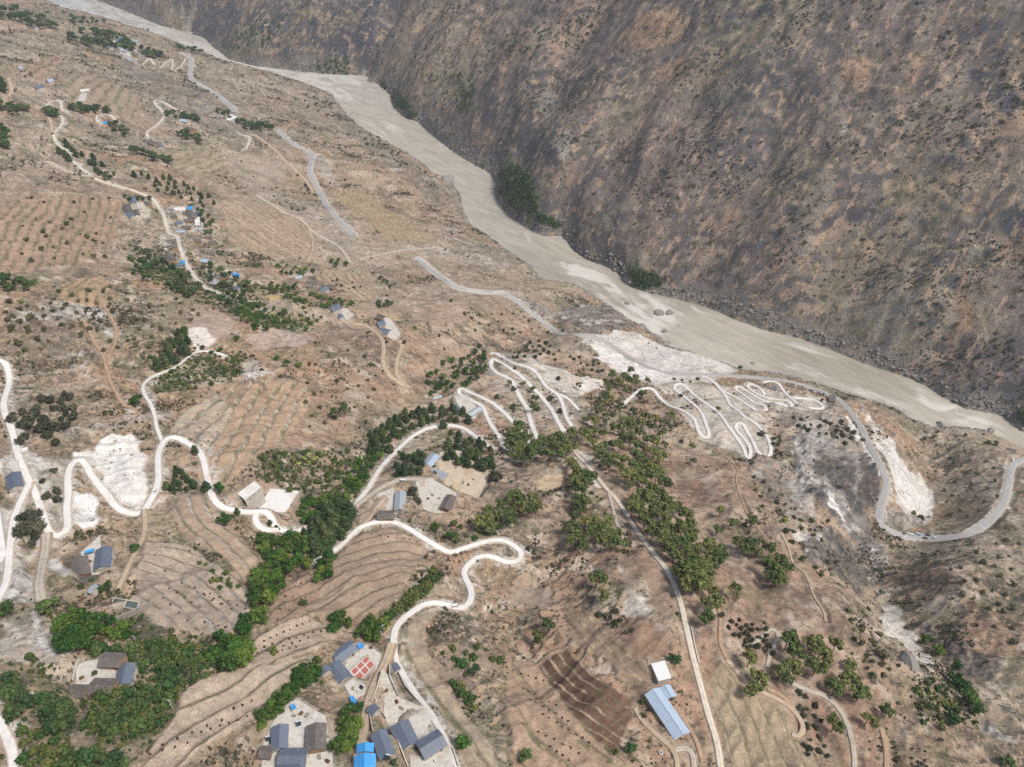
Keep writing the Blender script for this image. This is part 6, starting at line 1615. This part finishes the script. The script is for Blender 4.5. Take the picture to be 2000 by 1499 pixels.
 ('orchard', "0,15 60,22 120,45 100,60 40,45 0,40", 22, 9, 14, "far blue-green tree around the green hamlet", 'far trees of the green hamlet'),
 ('orchard', "125,35 210,42 208,48 140,48", 12, 8, 12, "far dark green tree in the row along the river edge", 'far row at the river edge'),
 ('cypress', "575,335 640,385 630,395 600,370", 8, 6, 9, "far dark tree beside the grey main road", 'far trees by the grey road'),
 ('cypress', "0,150 15,165 12,188 0,190", 5, 8, 12, "far very dark tree at the left edge", 'far dark trees at the left edge'),
 ('orchard', "0,535 60,545 80,560 40,565 0,562", 12, 6, 9, "olive tree in the clump at the left edge above the white rocks", 'trees at the left edge'),
 ('dark', "1015,670 1060,665 1100,680 1085,705 1035,700", 16, 3.5, 6, "black-green shrub on the tan slope above the white gravel", 'dark shrubs above the white gravel'),
 ('dark', "985,685 1025,690 1030,705 1000,700", 6, 3, 5, "black-green shrub just above the top hairpin", 'dark shrubs above the top hairpin'),
 ('dark', "1105,690 1160,700 1190,730 1140,725", 12, 3, 5.5, "black-green shrub beside the white scree", 'dark shrubs beside the scree'),
 ('dark', "1530,810 1640,820 1690,860 1660,870 1570,840", 24, 3.5, 6, "black-green shrub on the pale ledge above the dark cliff", 'dark shrubs above the cliff'),
 ('dark', "1500,845 1530,850 1525,890 1508,885", 8, 3, 5, "black-green shrub right of the lowest switchback", 'dark shrubs right of the switchback'),
 ('dark', "1310,735 1370,720 1365,745 1320,748", 8, 3, 5, "black-green shrub between main road and switchbacks", 'dark shrubs by the main road'),
 ('dark', "1410,1200 1500,1215 1510,1280 1440,1260", 26, 2, 3.6, "small dark shrub on the grey stony slope below the track", 'dark shrubs on the stony slope'),
 ('dark', "1560,1350 1600,1370 1620,1480 1570,1480", 18, 2, 3.6, "small dark shrub on the red slope at the bottom right", 'dark shrubs at the bottom right'),
 ('green', "520,890 690,870 680,960 560,960 500,930", 46, 2.2, 4.6, "green bush on the scrubby slope above the white yard", 'bushes above the white yard'),
 ('yellow', "590,880 640,870 620,905 570,910", 7, 3, 5, "pale grey-green bush on the scrubby slope above the white yard", 'pale bushes above the white yard'),
 ('green', "330,700 470,690 470,735 400,760 320,765", 36, 2, 4.2, "green bush on the grassy patch below the narrow road", 'bushes of the grassy patch'),
 ('green', "860,1270 960,1255 985,1300 900,1330", 12, 2.2, 4.4, "green bush on the terraces right of the concrete road", 'bushes right of the concrete road'),
 ('green', "880,1320 920,1350 935,1385 900,1370", 10, 2.2, 4, "green bush along the field edge right of the road", 'bushes along the field edge'),
 ('green', "195,1345 260,1335 345,1345 330,1400 250,1440 150,1430", 34, 2.5, 5, "leafy bush among the orchard trees at the lower left", 'bushes among the lower left orchard'),
 ('green', "250,1250 330,1245 440,1280 380,1300 270,1290", 28, 2.5, 4.8, "leafy bush among the orchard trees right of the courtyard", 'bushes among the courtyard orchard'),
 ('green', "0,1440 60,1420 140,1440 120,1499 40,1499", 20, 2.5, 4.5, "bush on the rough ground at the bottom left", 'bushes at the bottom left'),
 ('broad', "180,1205 260,1225 250,1250 190,1245", 7, 5, 8, "leafy tree below the stone retaining wall", 'trees below the retaining wall'),
 ('green', "440,600 560,625 640,610 600,645 500,640", 22, 3, 6, "bush in the green band across the middle left slope", 'bushes of the middle left band'),
 ('green', "380,1090 440,1110 470,1150 440,1165", 10, 2, 3.6, "bush between the walled terraces", 'bushes between the terraces'),
 ('dark', "1150,1195 1200,1190 1250,1240 1210,1235", 10, 2, 3.5, "dark bush around the brown plots beside the ridge track", 'bushes around the brown plots'),
 ('green', "1780,1340 1830,1330 1880,1400 1840,1420", 16, 2.5, 4.6, "bright bush on the slope above the ravine stream", 'bushes above the ravine'),
 ('dark', "640,540 720,560 700,570 650,560", 8, 2.5, 4, "dark bush on the terraces right of the houses", 'bushes on the terraces'),
 ('green', "870,1020 980,1010 970,1045 880,1060", 14, 2.5, 4.5, "bush on the brown slope above the S bend", 'bushes above the S bend'),
]
SING = [
 ('broad', 438,1017,10,"big round bright tree beside the upper walled terraces"), ('broad', 427,955,9,"leafy tree leaning over the concrete road"), ('cypress', 402,950,8,"palm-like dark tree at the road edge"),
 ('broad', 268,783,11,"big dark green tree at the junction of two narrow roads"), ('orchard', 93,1185,10,"single round tree in the pale dirt area"), ('orchard', 15,1190,9,"round tree at the left edge of the pale dirt"),
 ('broad', 264,1072,6,"small bright green tree beside the two-track lane"), ('orchard', 206,1150,7,"round tree beside the small pale outhouse"), ('cypress', 380,880,7,"narrow tree standing in the bend of the concrete road"),
 ('cypress', 463,1000,6,"slim dark cypress beside the concrete road"), ('cypress', 527,1022,4.5,"small dark conifer inside the white hairpin"), ('cypress', 540,1032,5,"second small conifer at the white hairpin"),
 ('dark', 968,934,9,"solitary black round tree at the end of the dusty walled yard"), ('dark', 808,962,7,"dark tree beside the light grey ribbed roof"), ('dark', 816,978,6,"dark tree below the ribbed roof house"),
 ('broad', 851,1030,7,"round green tree above the concrete road"), ('broad', 878,1048,8,"rounded tree beside the road after the straight"), ('orchard', 800,1018,4,"small tree by the road bank"),
 ('broad', 1808,1256,10,"dark green tree at the head of the ravine thicket"), ('broad', 1835,1272,10,"second dark green tree of the ravine thicket"), ('broad', 1868,1303,9,"round dark tree beside the ravine scree"),
 ('broad', 1864,1333,11,"large dark tree in the ravine"), ('broad', 1883,1347,10,"dark tree touching the large one in the ravine"), ('broad', 1898,1368,10,"lower dark tree in the ravine"), ('broad', 1908,1388,9,"lowest dark tree in the ravine"),
 ('orchard', 1862,1408,8,"bright green tree left of the ravine stream"), ('orchard', 1968,1490,8,"bright green tree at the lower right corner"), ('orchard', 1722,1158,6,"green tree in the white stream bed"),
 ('pine', 1535,1262,12,"tall pine at the top of the lower right grove"), ('pine', 1548,1288,12,"second pine of the lower right grove"), ('pine', 1540,1310,11,"third pine of the lower right grove"),
 ('pine', 1588,1268,11,"pine at the top of the second lower right clump"), ('pine', 1598,1288,12,"middle pine of the second lower right clump"), ('pine', 1590,1312,11,"lowest pine of the second lower right clump"),
 ('pine', 1628,1268,8,"lone small pine right of the second clump"), ('pine', 1658,1303,7,"lone pine on the red spur"), ('pine', 1648,1340,11,"pine on the bend of the right hand track"), ('pine', 1628,1352,10,"pine left of the bend of the right hand track"),
 ('pine', 1676,1362,10,"pine right of the bend of the right hand track"), ('pine', 1730,1395,7,"round pine on the far red slope"), ('pine', 1628,1422,9,"pine below the right hand track"), ('pine', 1692,1412,9,"pine right of the right hand track"),
 ('pine', 1522,1320,9,"pine at the fork of two tracks"), ('pine', 1536,1335,8,"second pine at the fork of two tracks"), ('pine', 1462,1295,9,"pale pine above the grey terraces"), ('pine', 1480,1332,9,"pine on the grey terraces"), ('pine', 1468,1355,9,"lower pine on the grey terraces"),
 ('pine', 1388,1190,12,"tall pine right of the ridge track"), ('pine', 1378,1217,9,"pine below the tall one right of the ridge track"), ('pine', 1360,1143,14,"broad pine hugging the ridge track"), ('pine', 1432,1163,9,"pine by the footpath fork"), ('pine', 1430,1030,8,"round shrubby pine on the red slope"),
 ('pine', 1465,1025,9,"thin pine right of the round shrubby one"), ('pine', 1405,1005,8,"slender pine on the stony slope"), ('pine', 1350,880,8,"slim pine above the footpath"), ('pine', 1353,905,7,"second slim pine above the footpath"), ('pine', 1400,1040,7,"thin pine at the wood's edge"),
 ('pine', 1165,1140,11,"tall green pine above the white rubble heap"), ('pine', 1175,1168,9,"second pine above the white rubble heap"), ('pine', 1072,1228,8,"pine at the top of the dark striped field"), ('pine', 1050,1250,8,"pine left of the dark striped field"),
 ('orchard', 1310,1285,5,"small green tree right of the brown plot"), ('orchard', 1322,1290,6,"narrow green tree right of the white shed"), ('orchard', 1232,1462,6,"dark round tree below the dark striped field"), ('orchard', 1255,1372,4,"small dark tree beside the long shed"),
 ('orchard', 902,1295,6,"round green tree on the terraces right of the road"), ('orchard', 925,1310,6,"second round tree on the terraces right of the road"), ('broad', 903,1457,8,"bright round tree at the bottom right of the concrete road"), ('orchard', 1027,1478,7,"green tree at the bottom of the dotted field"),
 ('orchard', 1583,1022,6,"green tree on the white cliff foot"), ('orchard', 1618,1018,4.5,"small tree right of the cliff foot tree"), ('yellow', 1784,1004,6,"yellow-green round bush below the white scree"), ('dark', 1798,1012,7,"dark bush beside the yellow-green one"), ('yellow', 1532,1018,5,"pale bush on the cliff foot"),
 ('dark', 1535,1037,5,"dark bush beside the footpath bend"), ('green', 1945,868,7,"green tree near the knoll house"), ('green', 1930,865,6,"dark green tree left of the knoll house tree"), ('orchard', 1805,858,8,"green tree at the ravine mouth"), ('orchard', 1825,853,8,"second green tree at the ravine mouth"), ('orchard', 1885,850,6,"bush on the knoll crest"),
 ('green', 1446,719,7,"green bush on the sand bank by the river"), ('dark', 1003,760,5,"round black shrub beside the first switchback"), ('dark', 972,777,5,"round black shrub above the hairpin road"), ('dark', 1075,778,5.5,"round black shrub between two switchbacks"), ('dark', 1094,805,6,"oval black shrub at the third switchback"),
 ('dark', 1050,800,5,"black shrub above the second switchback"), ('dark', 1003,795,6,"dark shrub above the pine grove"), ('pine', 995,752,7,"bushy pine between the upper switchbacks"), ('pine', 1022,755,7,"second bushy pine between the upper switchbacks"), ('pine', 1040,765,7,"third bushy pine between the upper switchbacks"),
 ('pine', 1045,785,8,"tall pine beside the second switchback"), ('pine', 1041,802,8,"lower pine beside the second switchback"), ('pine', 1130,758,7,"pine on the white gravel tongue"), ('dark', 1090,740,5,"dark shrub on the white gravel"), ('pine', 1403,803,7,"pine straddling the long switchback"),
 ('dark', 1487,848,7,"big black shrub between two lower switchbacks"), ('dark', 1330,773,4,"black shrub above the first right switchback"), ('dark', 1332,862,4,"lone black shrub on the red shoulder"), ('pine', 1310,820,10,"dark pine at the wood's top edge"), ('pine', 1300,835,9,"second dark pine at the wood's top edge"),
 ('green', 85,452,5,"bright green tree among the red terraces"), ('green', 130,437,6,"dark green tree among the red terraces"), ('green', 170,462,6,"green tree in the middle of the red terraces"), ('green', 183,470,4,"smaller tree beside it on the red terraces"), ('yellow', 42,588,5,"yellow-green round bush at the left edge"),
 ('pine', 655,815,9,"round olive tree on the bare red slope"), ('pine', 672,808,9,"second olive tree on the bare red slope"), ('broad', 540,700,7,"dull olive tree on the slope above the gravel"), ('broad', 560,712,8,"taller dull olive tree above the gravel"), ('broad', 585,715,8,"right-most dull olive tree above the gravel"),
 ('broad', 463,663,7,"round tree at the corner of the pink plots"), ('broad', 430,685,6,"bushy tree below the pale plot"), ('broad', 455,705,6,"tree right of the grassy patch"), ('dark', 395,680,4,"small dark tree by the pale plot"), ('green', 810,640,4,"dark round tree on the pink-brown plot"),
 ('cypress', 858,655,6,"dark narrow tree right of the pink-brown plot"), ('cypress', 755,668,5,"dark tree beside the pale yard"), ('dark', 790,668,5,"dark bush right of the fork of two lanes"), ('green', 535,1272,4,"small green tree left of the slate wing"), ('broad', 593,1180,5,"small tree on the narrow plot"),
 ('orchard', 185,1315,2.6,"small round tree inside the tree-ringed courtyard"), ('orchard', 28,1390,8,"dark tree at the left edge near the concrete road"), ('green', 60,1285,4,"elongated bush on the dirt lane bank"), ('orchard', 770,1490,4,"small dark tree in the bottom yard"),
]
jobs = []
for key, poly, n, lo, hi, label, grp in W_:
    if n == 0: continue
    pl = P(poly); area = abs(np.dot(pl[:, 0], np.roll(pl[:, 1], 1)) - np.dot(pl[:, 1], np.roll(pl[:, 0], 1))) / 2
    cs_ = np.array(wander(poly, n, .75 * math.sqrt(area / n)))
    ys = np.argsort(np.argsort(cs_[:, 1])) / len(cs_); xs = np.argsort(np.argsort(cs_[:, 0])) / len(cs_)
    for c, fy, fx in zip(cs_, ys, xs):
        lb = label
        if n >= 9 and len(label.split()) <= 13:                       # say which part of the clump
            v_ = 'upper' if fy < .34 else ('middle' if fy < .67 else 'lower'); h_ = 'left' if fx < .5 else 'right'
            lb = f'{label}, {v_} {h_} part' if n >= 16 else f'{label}, {v_} part'
        jobs.append((key, c[0], c[1], RNG.uniform(lo, hi), lb, grp))
for key, x, y, h, label in SING: jobs.append((key, x, y, h, label, None))
pts = np.array([(j[1], j[2]) for j in jobs])
g0 = hit(pts)                                                     # then shift by the crown's height above its foot
zt = g0[:, 2] + np.array([j[3] * .5 for j in jobs]); pp = on_plane(pts, zt)
zg = valley.at(pp[:, 0], pp[:, 1]); zt = zg + np.array([j[3] * .5 for j in jobs]); pp = on_plane(pts, zt); zg = valley.at(pp[:, 0], pp[:, 1])
for (key, px_, py_, h, label, grp), (x, y), z in zip(jobs, pp, zg):
    if z < -100: continue
    if grp and label:
        near = [1 for nm, q, zz_, wd, mn in roads if wd > 3 and np.min(np.hypot(q[:, 0] - x, q[:, 1] - y)) < wd / 2 + .8]
        if near: continue
    plant(key, x, y, z - .15, h * (1.45 if py_ < 330 else 1.0) / SPEC[key][3], label, grp)
print(COUNT)

# ------------------------------------------------------------------ dark planting heaps in rows on the terraces
HEAP = boulder_mesh(9, .5, 2); HEAP.materials.append(MAT['compost'])
ROWS = [  # first heap, last heap, how many
 ("rows of dark manure heaps on the pale field left of the slate wing", [((515,1252),(604,1213),8),((500,1268),(626,1232),9),((503,1278),(602,1246),7),((540,1276),(578,1262),4)]),
 ("dark manure heaps along the top of the furrowed field", [((726,1044),(790,1052),5),((800,1055),(815,1058),2)]),
 ("dark heaps on the narrow terraced plot beside the green belt", [((557,1165),(598,1167),4),((546,1190),(565,1192),2),((544,1211),(545,1212),1),((575,1145),(600,1135),3)]),
 ("dark heaps on the lower pale terraces", [((292,1475),(365,1450),4),((393,1430),(500,1395),7),((318,1455),(432,1407),5),((455,1383),(490,1370),3)]),
 ("dark heaps on the upper walled terraces", [((335,994),(346,1025),2),((331,1041),(332,1042),1),((370,1077),(418,1084),3),((302,1085),(322,1115),2)]),
 ("dark heaps scattered on the wide walled terraces", [((316,1166),(366,1214),4),((330,1150),(390,1186),5),((355,1140),(430,1180),6),((380,1150),(470,1200),6),((400,1215),(440,1225),4),((410,1160),(480,1190),5)]),
 ("small dark heaps in rows on the tan dotted field", [((1003,1310),(1062,1330),5),((1020,1345),(1085,1378),6),((1035,1365),(1110,1410),7),((1060,1395),(1150,1450),8),((1050,1430),(1130,1470),6),((1075,1460),(1110,1485),4)]),
 ("small dark heaps on the pale plots left of the quarry-side terraces", [((366,837),(398,812),4),((380,845),(425,810),5),((395,870),(424,845),4),((402,880),(428,850),3)]),
 ("dark pits on the pink-brown plots", [((500,668),(560,655),5),((520,674),(600,664),5)]),
 ("dark heaps at the end of the brown terrace plot", [((953,1312),(975,1320),3),((988,1295),(990,1315),3)]),
]
for label, rows_ in ROWS:
    c = np.array([np.array(a) * (1 - k / max(1, n - 1)) + np.array(b) * (k / max(1, n - 1)) for a, b, n in rows_ for k in range(n)], float)
    c += RNG.normal(size=c.shape) * .8
    sz = iter(np.argsort(np.argsort(c[:, 0])) / len(c))
    for x, y, z in hit(c):
        fx = next(sz); part_ = '' if len(c) < 6 else (', left part' if fx < .34 else (', middle part' if fx < .67 else ', right part'))
        o = obj('manure_heap', HEAP, loc=(x, y, z)); s = random.uniform(.75, 1.05); o.scale = (s, s * random.uniform(.8, 1.1), s); o.rotation_euler = (0, 0, random.uniform(0, 6))
        tag(o, label.replace('rows of dark manure heaps', 'dark manure heap in rows').replace('heaps', 'heap').replace('pits', 'pit') + part_, 'heap', label)

# ------------------------------------------------------------------ scrub, grass tufts and loose rock nobody could count
def scatter(name, label, cat, pts, scl, protos, rot=True):
    m = bpy.data.meshes.new(name); m.vertices.add(len(pts)); m.vertices.foreach_set('co', np.asarray(pts, np.float32).ravel())
    a = m.attributes.new('size', 'FLOAT', 'POINT'); a.data.foreach_set('value', np.asarray(scl, np.float32)); m.update()
    o = obj(name, m); tag(o, label, cat, None, 'stuff')
    c = bpy.data.collections.new(name + '_kinds')
    for k, pm in enumerate(protos): c.objects.link(bpy.data.objects.new(name + '_kind', pm))
    g = bpy.data.node_groups.new(name, 'GeometryNodeTree'); g.interface.new_socket('Geometry', in_out='INPUT', socket_type='NodeSocketGeometry'); g.interface.new_socket('Geometry', in_out='OUTPUT', socket_type='NodeSocketGeometry')
    n = g.nodes; gi = n.new('NodeGroupInput'); go = n.new('NodeGroupOutput'); ip = n.new('GeometryNodeInstanceOnPoints'); ci = n.new('GeometryNodeCollectionInfo')
    ci.inputs[0].default_value = c; ci.inputs['Separate Children'].default_value = True; ip.inputs['Pick Instance'].default_value = True
    rv_ = n.new('FunctionNodeRandomValue'); rv_.data_type = 'FLOAT_VECTOR'; rv_.inputs[1].default_value = (.25, .25, 6.28)
    at_ = n.new('GeometryNodeInputNamedAttribute'); at_.data_type = 'FLOAT'; at_.inputs[0].default_value = 'size'
    ri = n.new('FunctionNodeRandomValue'); ri.data_type = 'INT'; ri.inputs['Min'].default_value = 0; ri.inputs['Max'].default_value = len(protos) - 1
    L = g.links.new; L(gi.outputs[0], ip.inputs['Points']); L(ci.outputs[0], ip.inputs['Instance']); L(ri.outputs[2], ip.inputs['Instance Index'])
    L(rv_.outputs[0], ip.inputs['Rotation']); L(at_.outputs[0], ip.inputs['Scale']); L(ip.outputs[0], go.inputs[0])
    md = o.modifiers.new('scatter', 'NODES'); md.node_group = g
    return o
def tuft(seed, leaf, n=26, size=.3, r_=.5):
    rg = np.random.default_rng(seed); cs = [np.array([rg.uniform(-.35, .35), rg.uniform(-.35, .35), rg.uniform(.2, .55)]) for _ in range(3)]
    C1, Q1 = leaf_cloud(rg, cs, [r_] * 3, n // 3, size, .8); C2, Q2 = core(rg, cs, [r_ * .8] * 3, .8); k = len(C1)
    m = np_mesh('scrub', np.array(C1 + C2), np.array(Q1 + [tuple(i + k for i in q) for q in Q2])); m.materials.append(MAT[leaf]); return m
def pick(S, keepw, n, seed):
    """points with a density given per grid cell (plan area corrected)"""
    rg = np.random.default_rng(seed); X, Y, Z = S.X, S.Y, S.Z
    ar = np.abs((X[:-1, 1:] - X[:-1, :-1]) * (Y[1:, :-1] - Y[:-1, :-1]) - (Y[:-1, 1:] - Y[:-1, :-1]) * (X[1:, :-1] - X[:-1, :-1]))
    pr = (keepw[:-1, :-1] * ar).ravel(); cs = np.cumsum(pr); k = np.searchsorted(cs, rg.uniform(0, cs[-1], n)); i, j = np.unravel_index(np.minimum(k, ar.size - 1), ar.shape)
    f, h = rg.uniform(size=n), rg.uniform(size=n)
    def bl(A): return (A[i, j] * (1 - h) + A[i, j + 1] * h) * (1 - f) + (A[i + 1, j] * (1 - h) + A[i + 1, j + 1] * h) * f
    return np.stack([bl(X), bl(Y), bl(Z)], 1)
rng2 = np.random.default_rng(77)
dist = np.hypot(VX, VY); vis = V_LAND * (1 - np.clip(VBARE * 1.15, 0, 1)) * np.clip(VSP, .4, 1.4) * (np.abs(VX) < 120 + .70 * VY)
clump = sstep(-.15, .45, fbm(VX, VY, 38, 3, 201)); near = 1 / (1 + (dist / 1000) ** 2)
p = pick(valley, vis * near * (.03 + clump ** 2) * sstep(-.6, .5, -rill), 60000, 1); d = np.hypot(p[:, 0], p[:, 1])
scatter('scrub', "low dry olive and grey scrub over the valley slope", 'scrub', p, np.minimum(rng2.gamma(1.8, .42, len(p)) * (.75 + d / 3000), 4), [tuft(1, 'leaf_scrub'), tuft(2, 'leaf_scrub'), tuft(3, 'leaf_grey'), tuft(4, 'leaf_dark'), tuft(5, 'leaf_scrub'), tuft(6, 'leaf_grey')])
wet = sstep(.1, .5, fbm(VX, VY, 60, 3, 202)) * sstep(.0, .4, clump)
for p3 in hit_many(["200,1190 480,1250 470,1310 340,1420 240,1510 0,1510 0,1290 130,1300", "500,880 740,880 700,990 500,960", "250,480 620,600 560,650 300,560", "290,700 480,690 470,740 300,770", "760,1215 750,1195 860,1100 880,1115", "1780,1330 1890,1330 1920,1420 1800,1420"]):
    ix = poly_window(valley, p3[:, :2], 2); wet[ix] += 6 * in_poly(VX[ix], VY[ix], p3[:, :2])
p = pick(valley, vis * near * wet, 5000, 2); d = np.hypot(p[:, 0], p[:, 1])
scatter('undergrowth', "fresh green undergrowth dotted over the valley slope", 'undergrowth', p, rng2.gamma(4, .3, len(p)) * (.8 + d / 1500), [tuft(7, 'leaf_green'), tuft(8, 'leaf_green'), tuft(9, 'leaf_scrub'), tuft(10, 'leaf_orchard')])
mvis = M_LAND * (np.abs(MX) < 250 + .78 * MY); mc_ = sstep(-.25, .4, fbm(MX, MY, 70, 4, 203)); mdist = np.hypot(MX, MY)
p = pick(mount, mvis * (.06 + mc_ ** 2) * (1 - rockm * .7) / (1 + (mdist / 1700) ** 2), 52000, 3)
scatter('mountain_scrub', "dry brown and olive scrub over the steep mountainside", 'scrub', p, np.minimum(rng2.gamma(1.7, .95, len(p)), 7), [tuft(11, 'leaf_scrub'), tuft(12, 'leaf_grey'), tuft(13, 'leaf_scrub'), tuft(14, 'leaf_dark'), tuft(15, 'leaf_grey')])
gp = []
for poly, n in (("740,155 790,190 815,225 800,230 770,205", 120), ("975,330 1010,320 1045,370 1050,420 1000,410 975,380", 260), ("1225,530 1275,535 1298,558 1240,560", 130),
                ("1050,415 1095,440 1085,445 1050,432", 60), ("600,130 680,112 690,150 620,150", 60), ("180,60 240,66 275,100 200,92", 50), ("880,150 920,140 930,210 900,230", 50), ("980,60 1200,20 1160,80 1000,130", 40), ("400,95 470,60 560,30 520,95", 80), ("1990,800 2010,805 2010,835 1990,825", 20)):
    gp += wander(poly, n, .5)
g3 = hit(np.array(gp)); g3 = g3[g3[:, 2] > 2]
scatter('riverside_thicket', "bright green thicket at the foot of the mountainside cliffs", 'thicket', g3, rng2.uniform(4, 8, len(g3)), [tuft(21, 'leaf_broad', 40), tuft(22, 'leaf_orchard', 40), tuft(23, 'leaf_green', 40)])
# loose rock: river banks, white scree
rk = [boulder_mesh(s, .7, 1) for s in (31, 32, 33)]
for b in rk: b.materials.append(MAT['rock'])
wb = sstep(26, 3, V_DL) * V_LAND * (np.abs(VX) < 120 + .7 * VY) / (1 + (dist / 1200) ** 2)
p1 = pick(valley, wb, 2600, 4); wm = sstep(16, 2, M_DR) * M_LAND * (np.abs(MX) < 250 + .78 * MY)
p2 = pick(mount, wm / (1 + (mdist / 1500) ** 2), 1800, 5)
lum = VC.mean(-1); ws = sstep(.36, .46, lum) * V_LAND * VBARE * (wmax < .05)
p3 = pick(valley, ws / (1 + (dist / 700) ** 2), 1500, 6)
pp = np.concatenate([p1, p2, p3]); sc_ = np.concatenate([rng2.gamma(2, .9, len(p1)), rng2.gamma(2, 1.0, len(p2)), rng2.gamma(2, .22, len(p3))])
scatter('loose_rock', "loose grey rock along the river banks and scree", 'rocks', pp, np.minimum(sc_, 5), rk)

# ------------------------------------------------------------------ the hazy air of the gorge
t = bpy.data.materials.new('air'); t.use_nodes = True; nt = t.node_tree; nt.nodes.remove(nt.nodes['Principled BSDF'])
pv = nt.nodes.new('ShaderNodeVolumePrincipled'); pv.inputs['Color'].default_value = (.86, .9, .96, 1); pv.inputs['Density'].default_value = HAZE
pv.inputs['Anisotropy'].default_value = .2
nt.links.new(pv.outputs[0], nt.nodes['Material Output'].inputs['Volume'])
lo = [min(VX.min(), MX.min()) - 30, min(VY.min(), MY.min()) - 30]; hi = [max(VX.max(), MX.max()) + 30, max(VY.max(), MY.max()) + 30]
lo[1] = min(lo[1], -60); lo[0] = min(lo[0], float(rx.min()) - 30); hi[0] = max(hi[0], float(rx.max()) + 30); lo[1] = min(lo[1], float(ry.min()) - 30); hi[1] = max(hi[1], float(ry.max()) + 30)
o = obj('haze', MB().box(lo[0], hi[0], lo[1], hi[1], float(min(VZ.min(), MZ.min())) - 2, float(max(VZ.max(), MZ.max(), CAM_Z)) + 12), t); tag(o, kind='stuff')
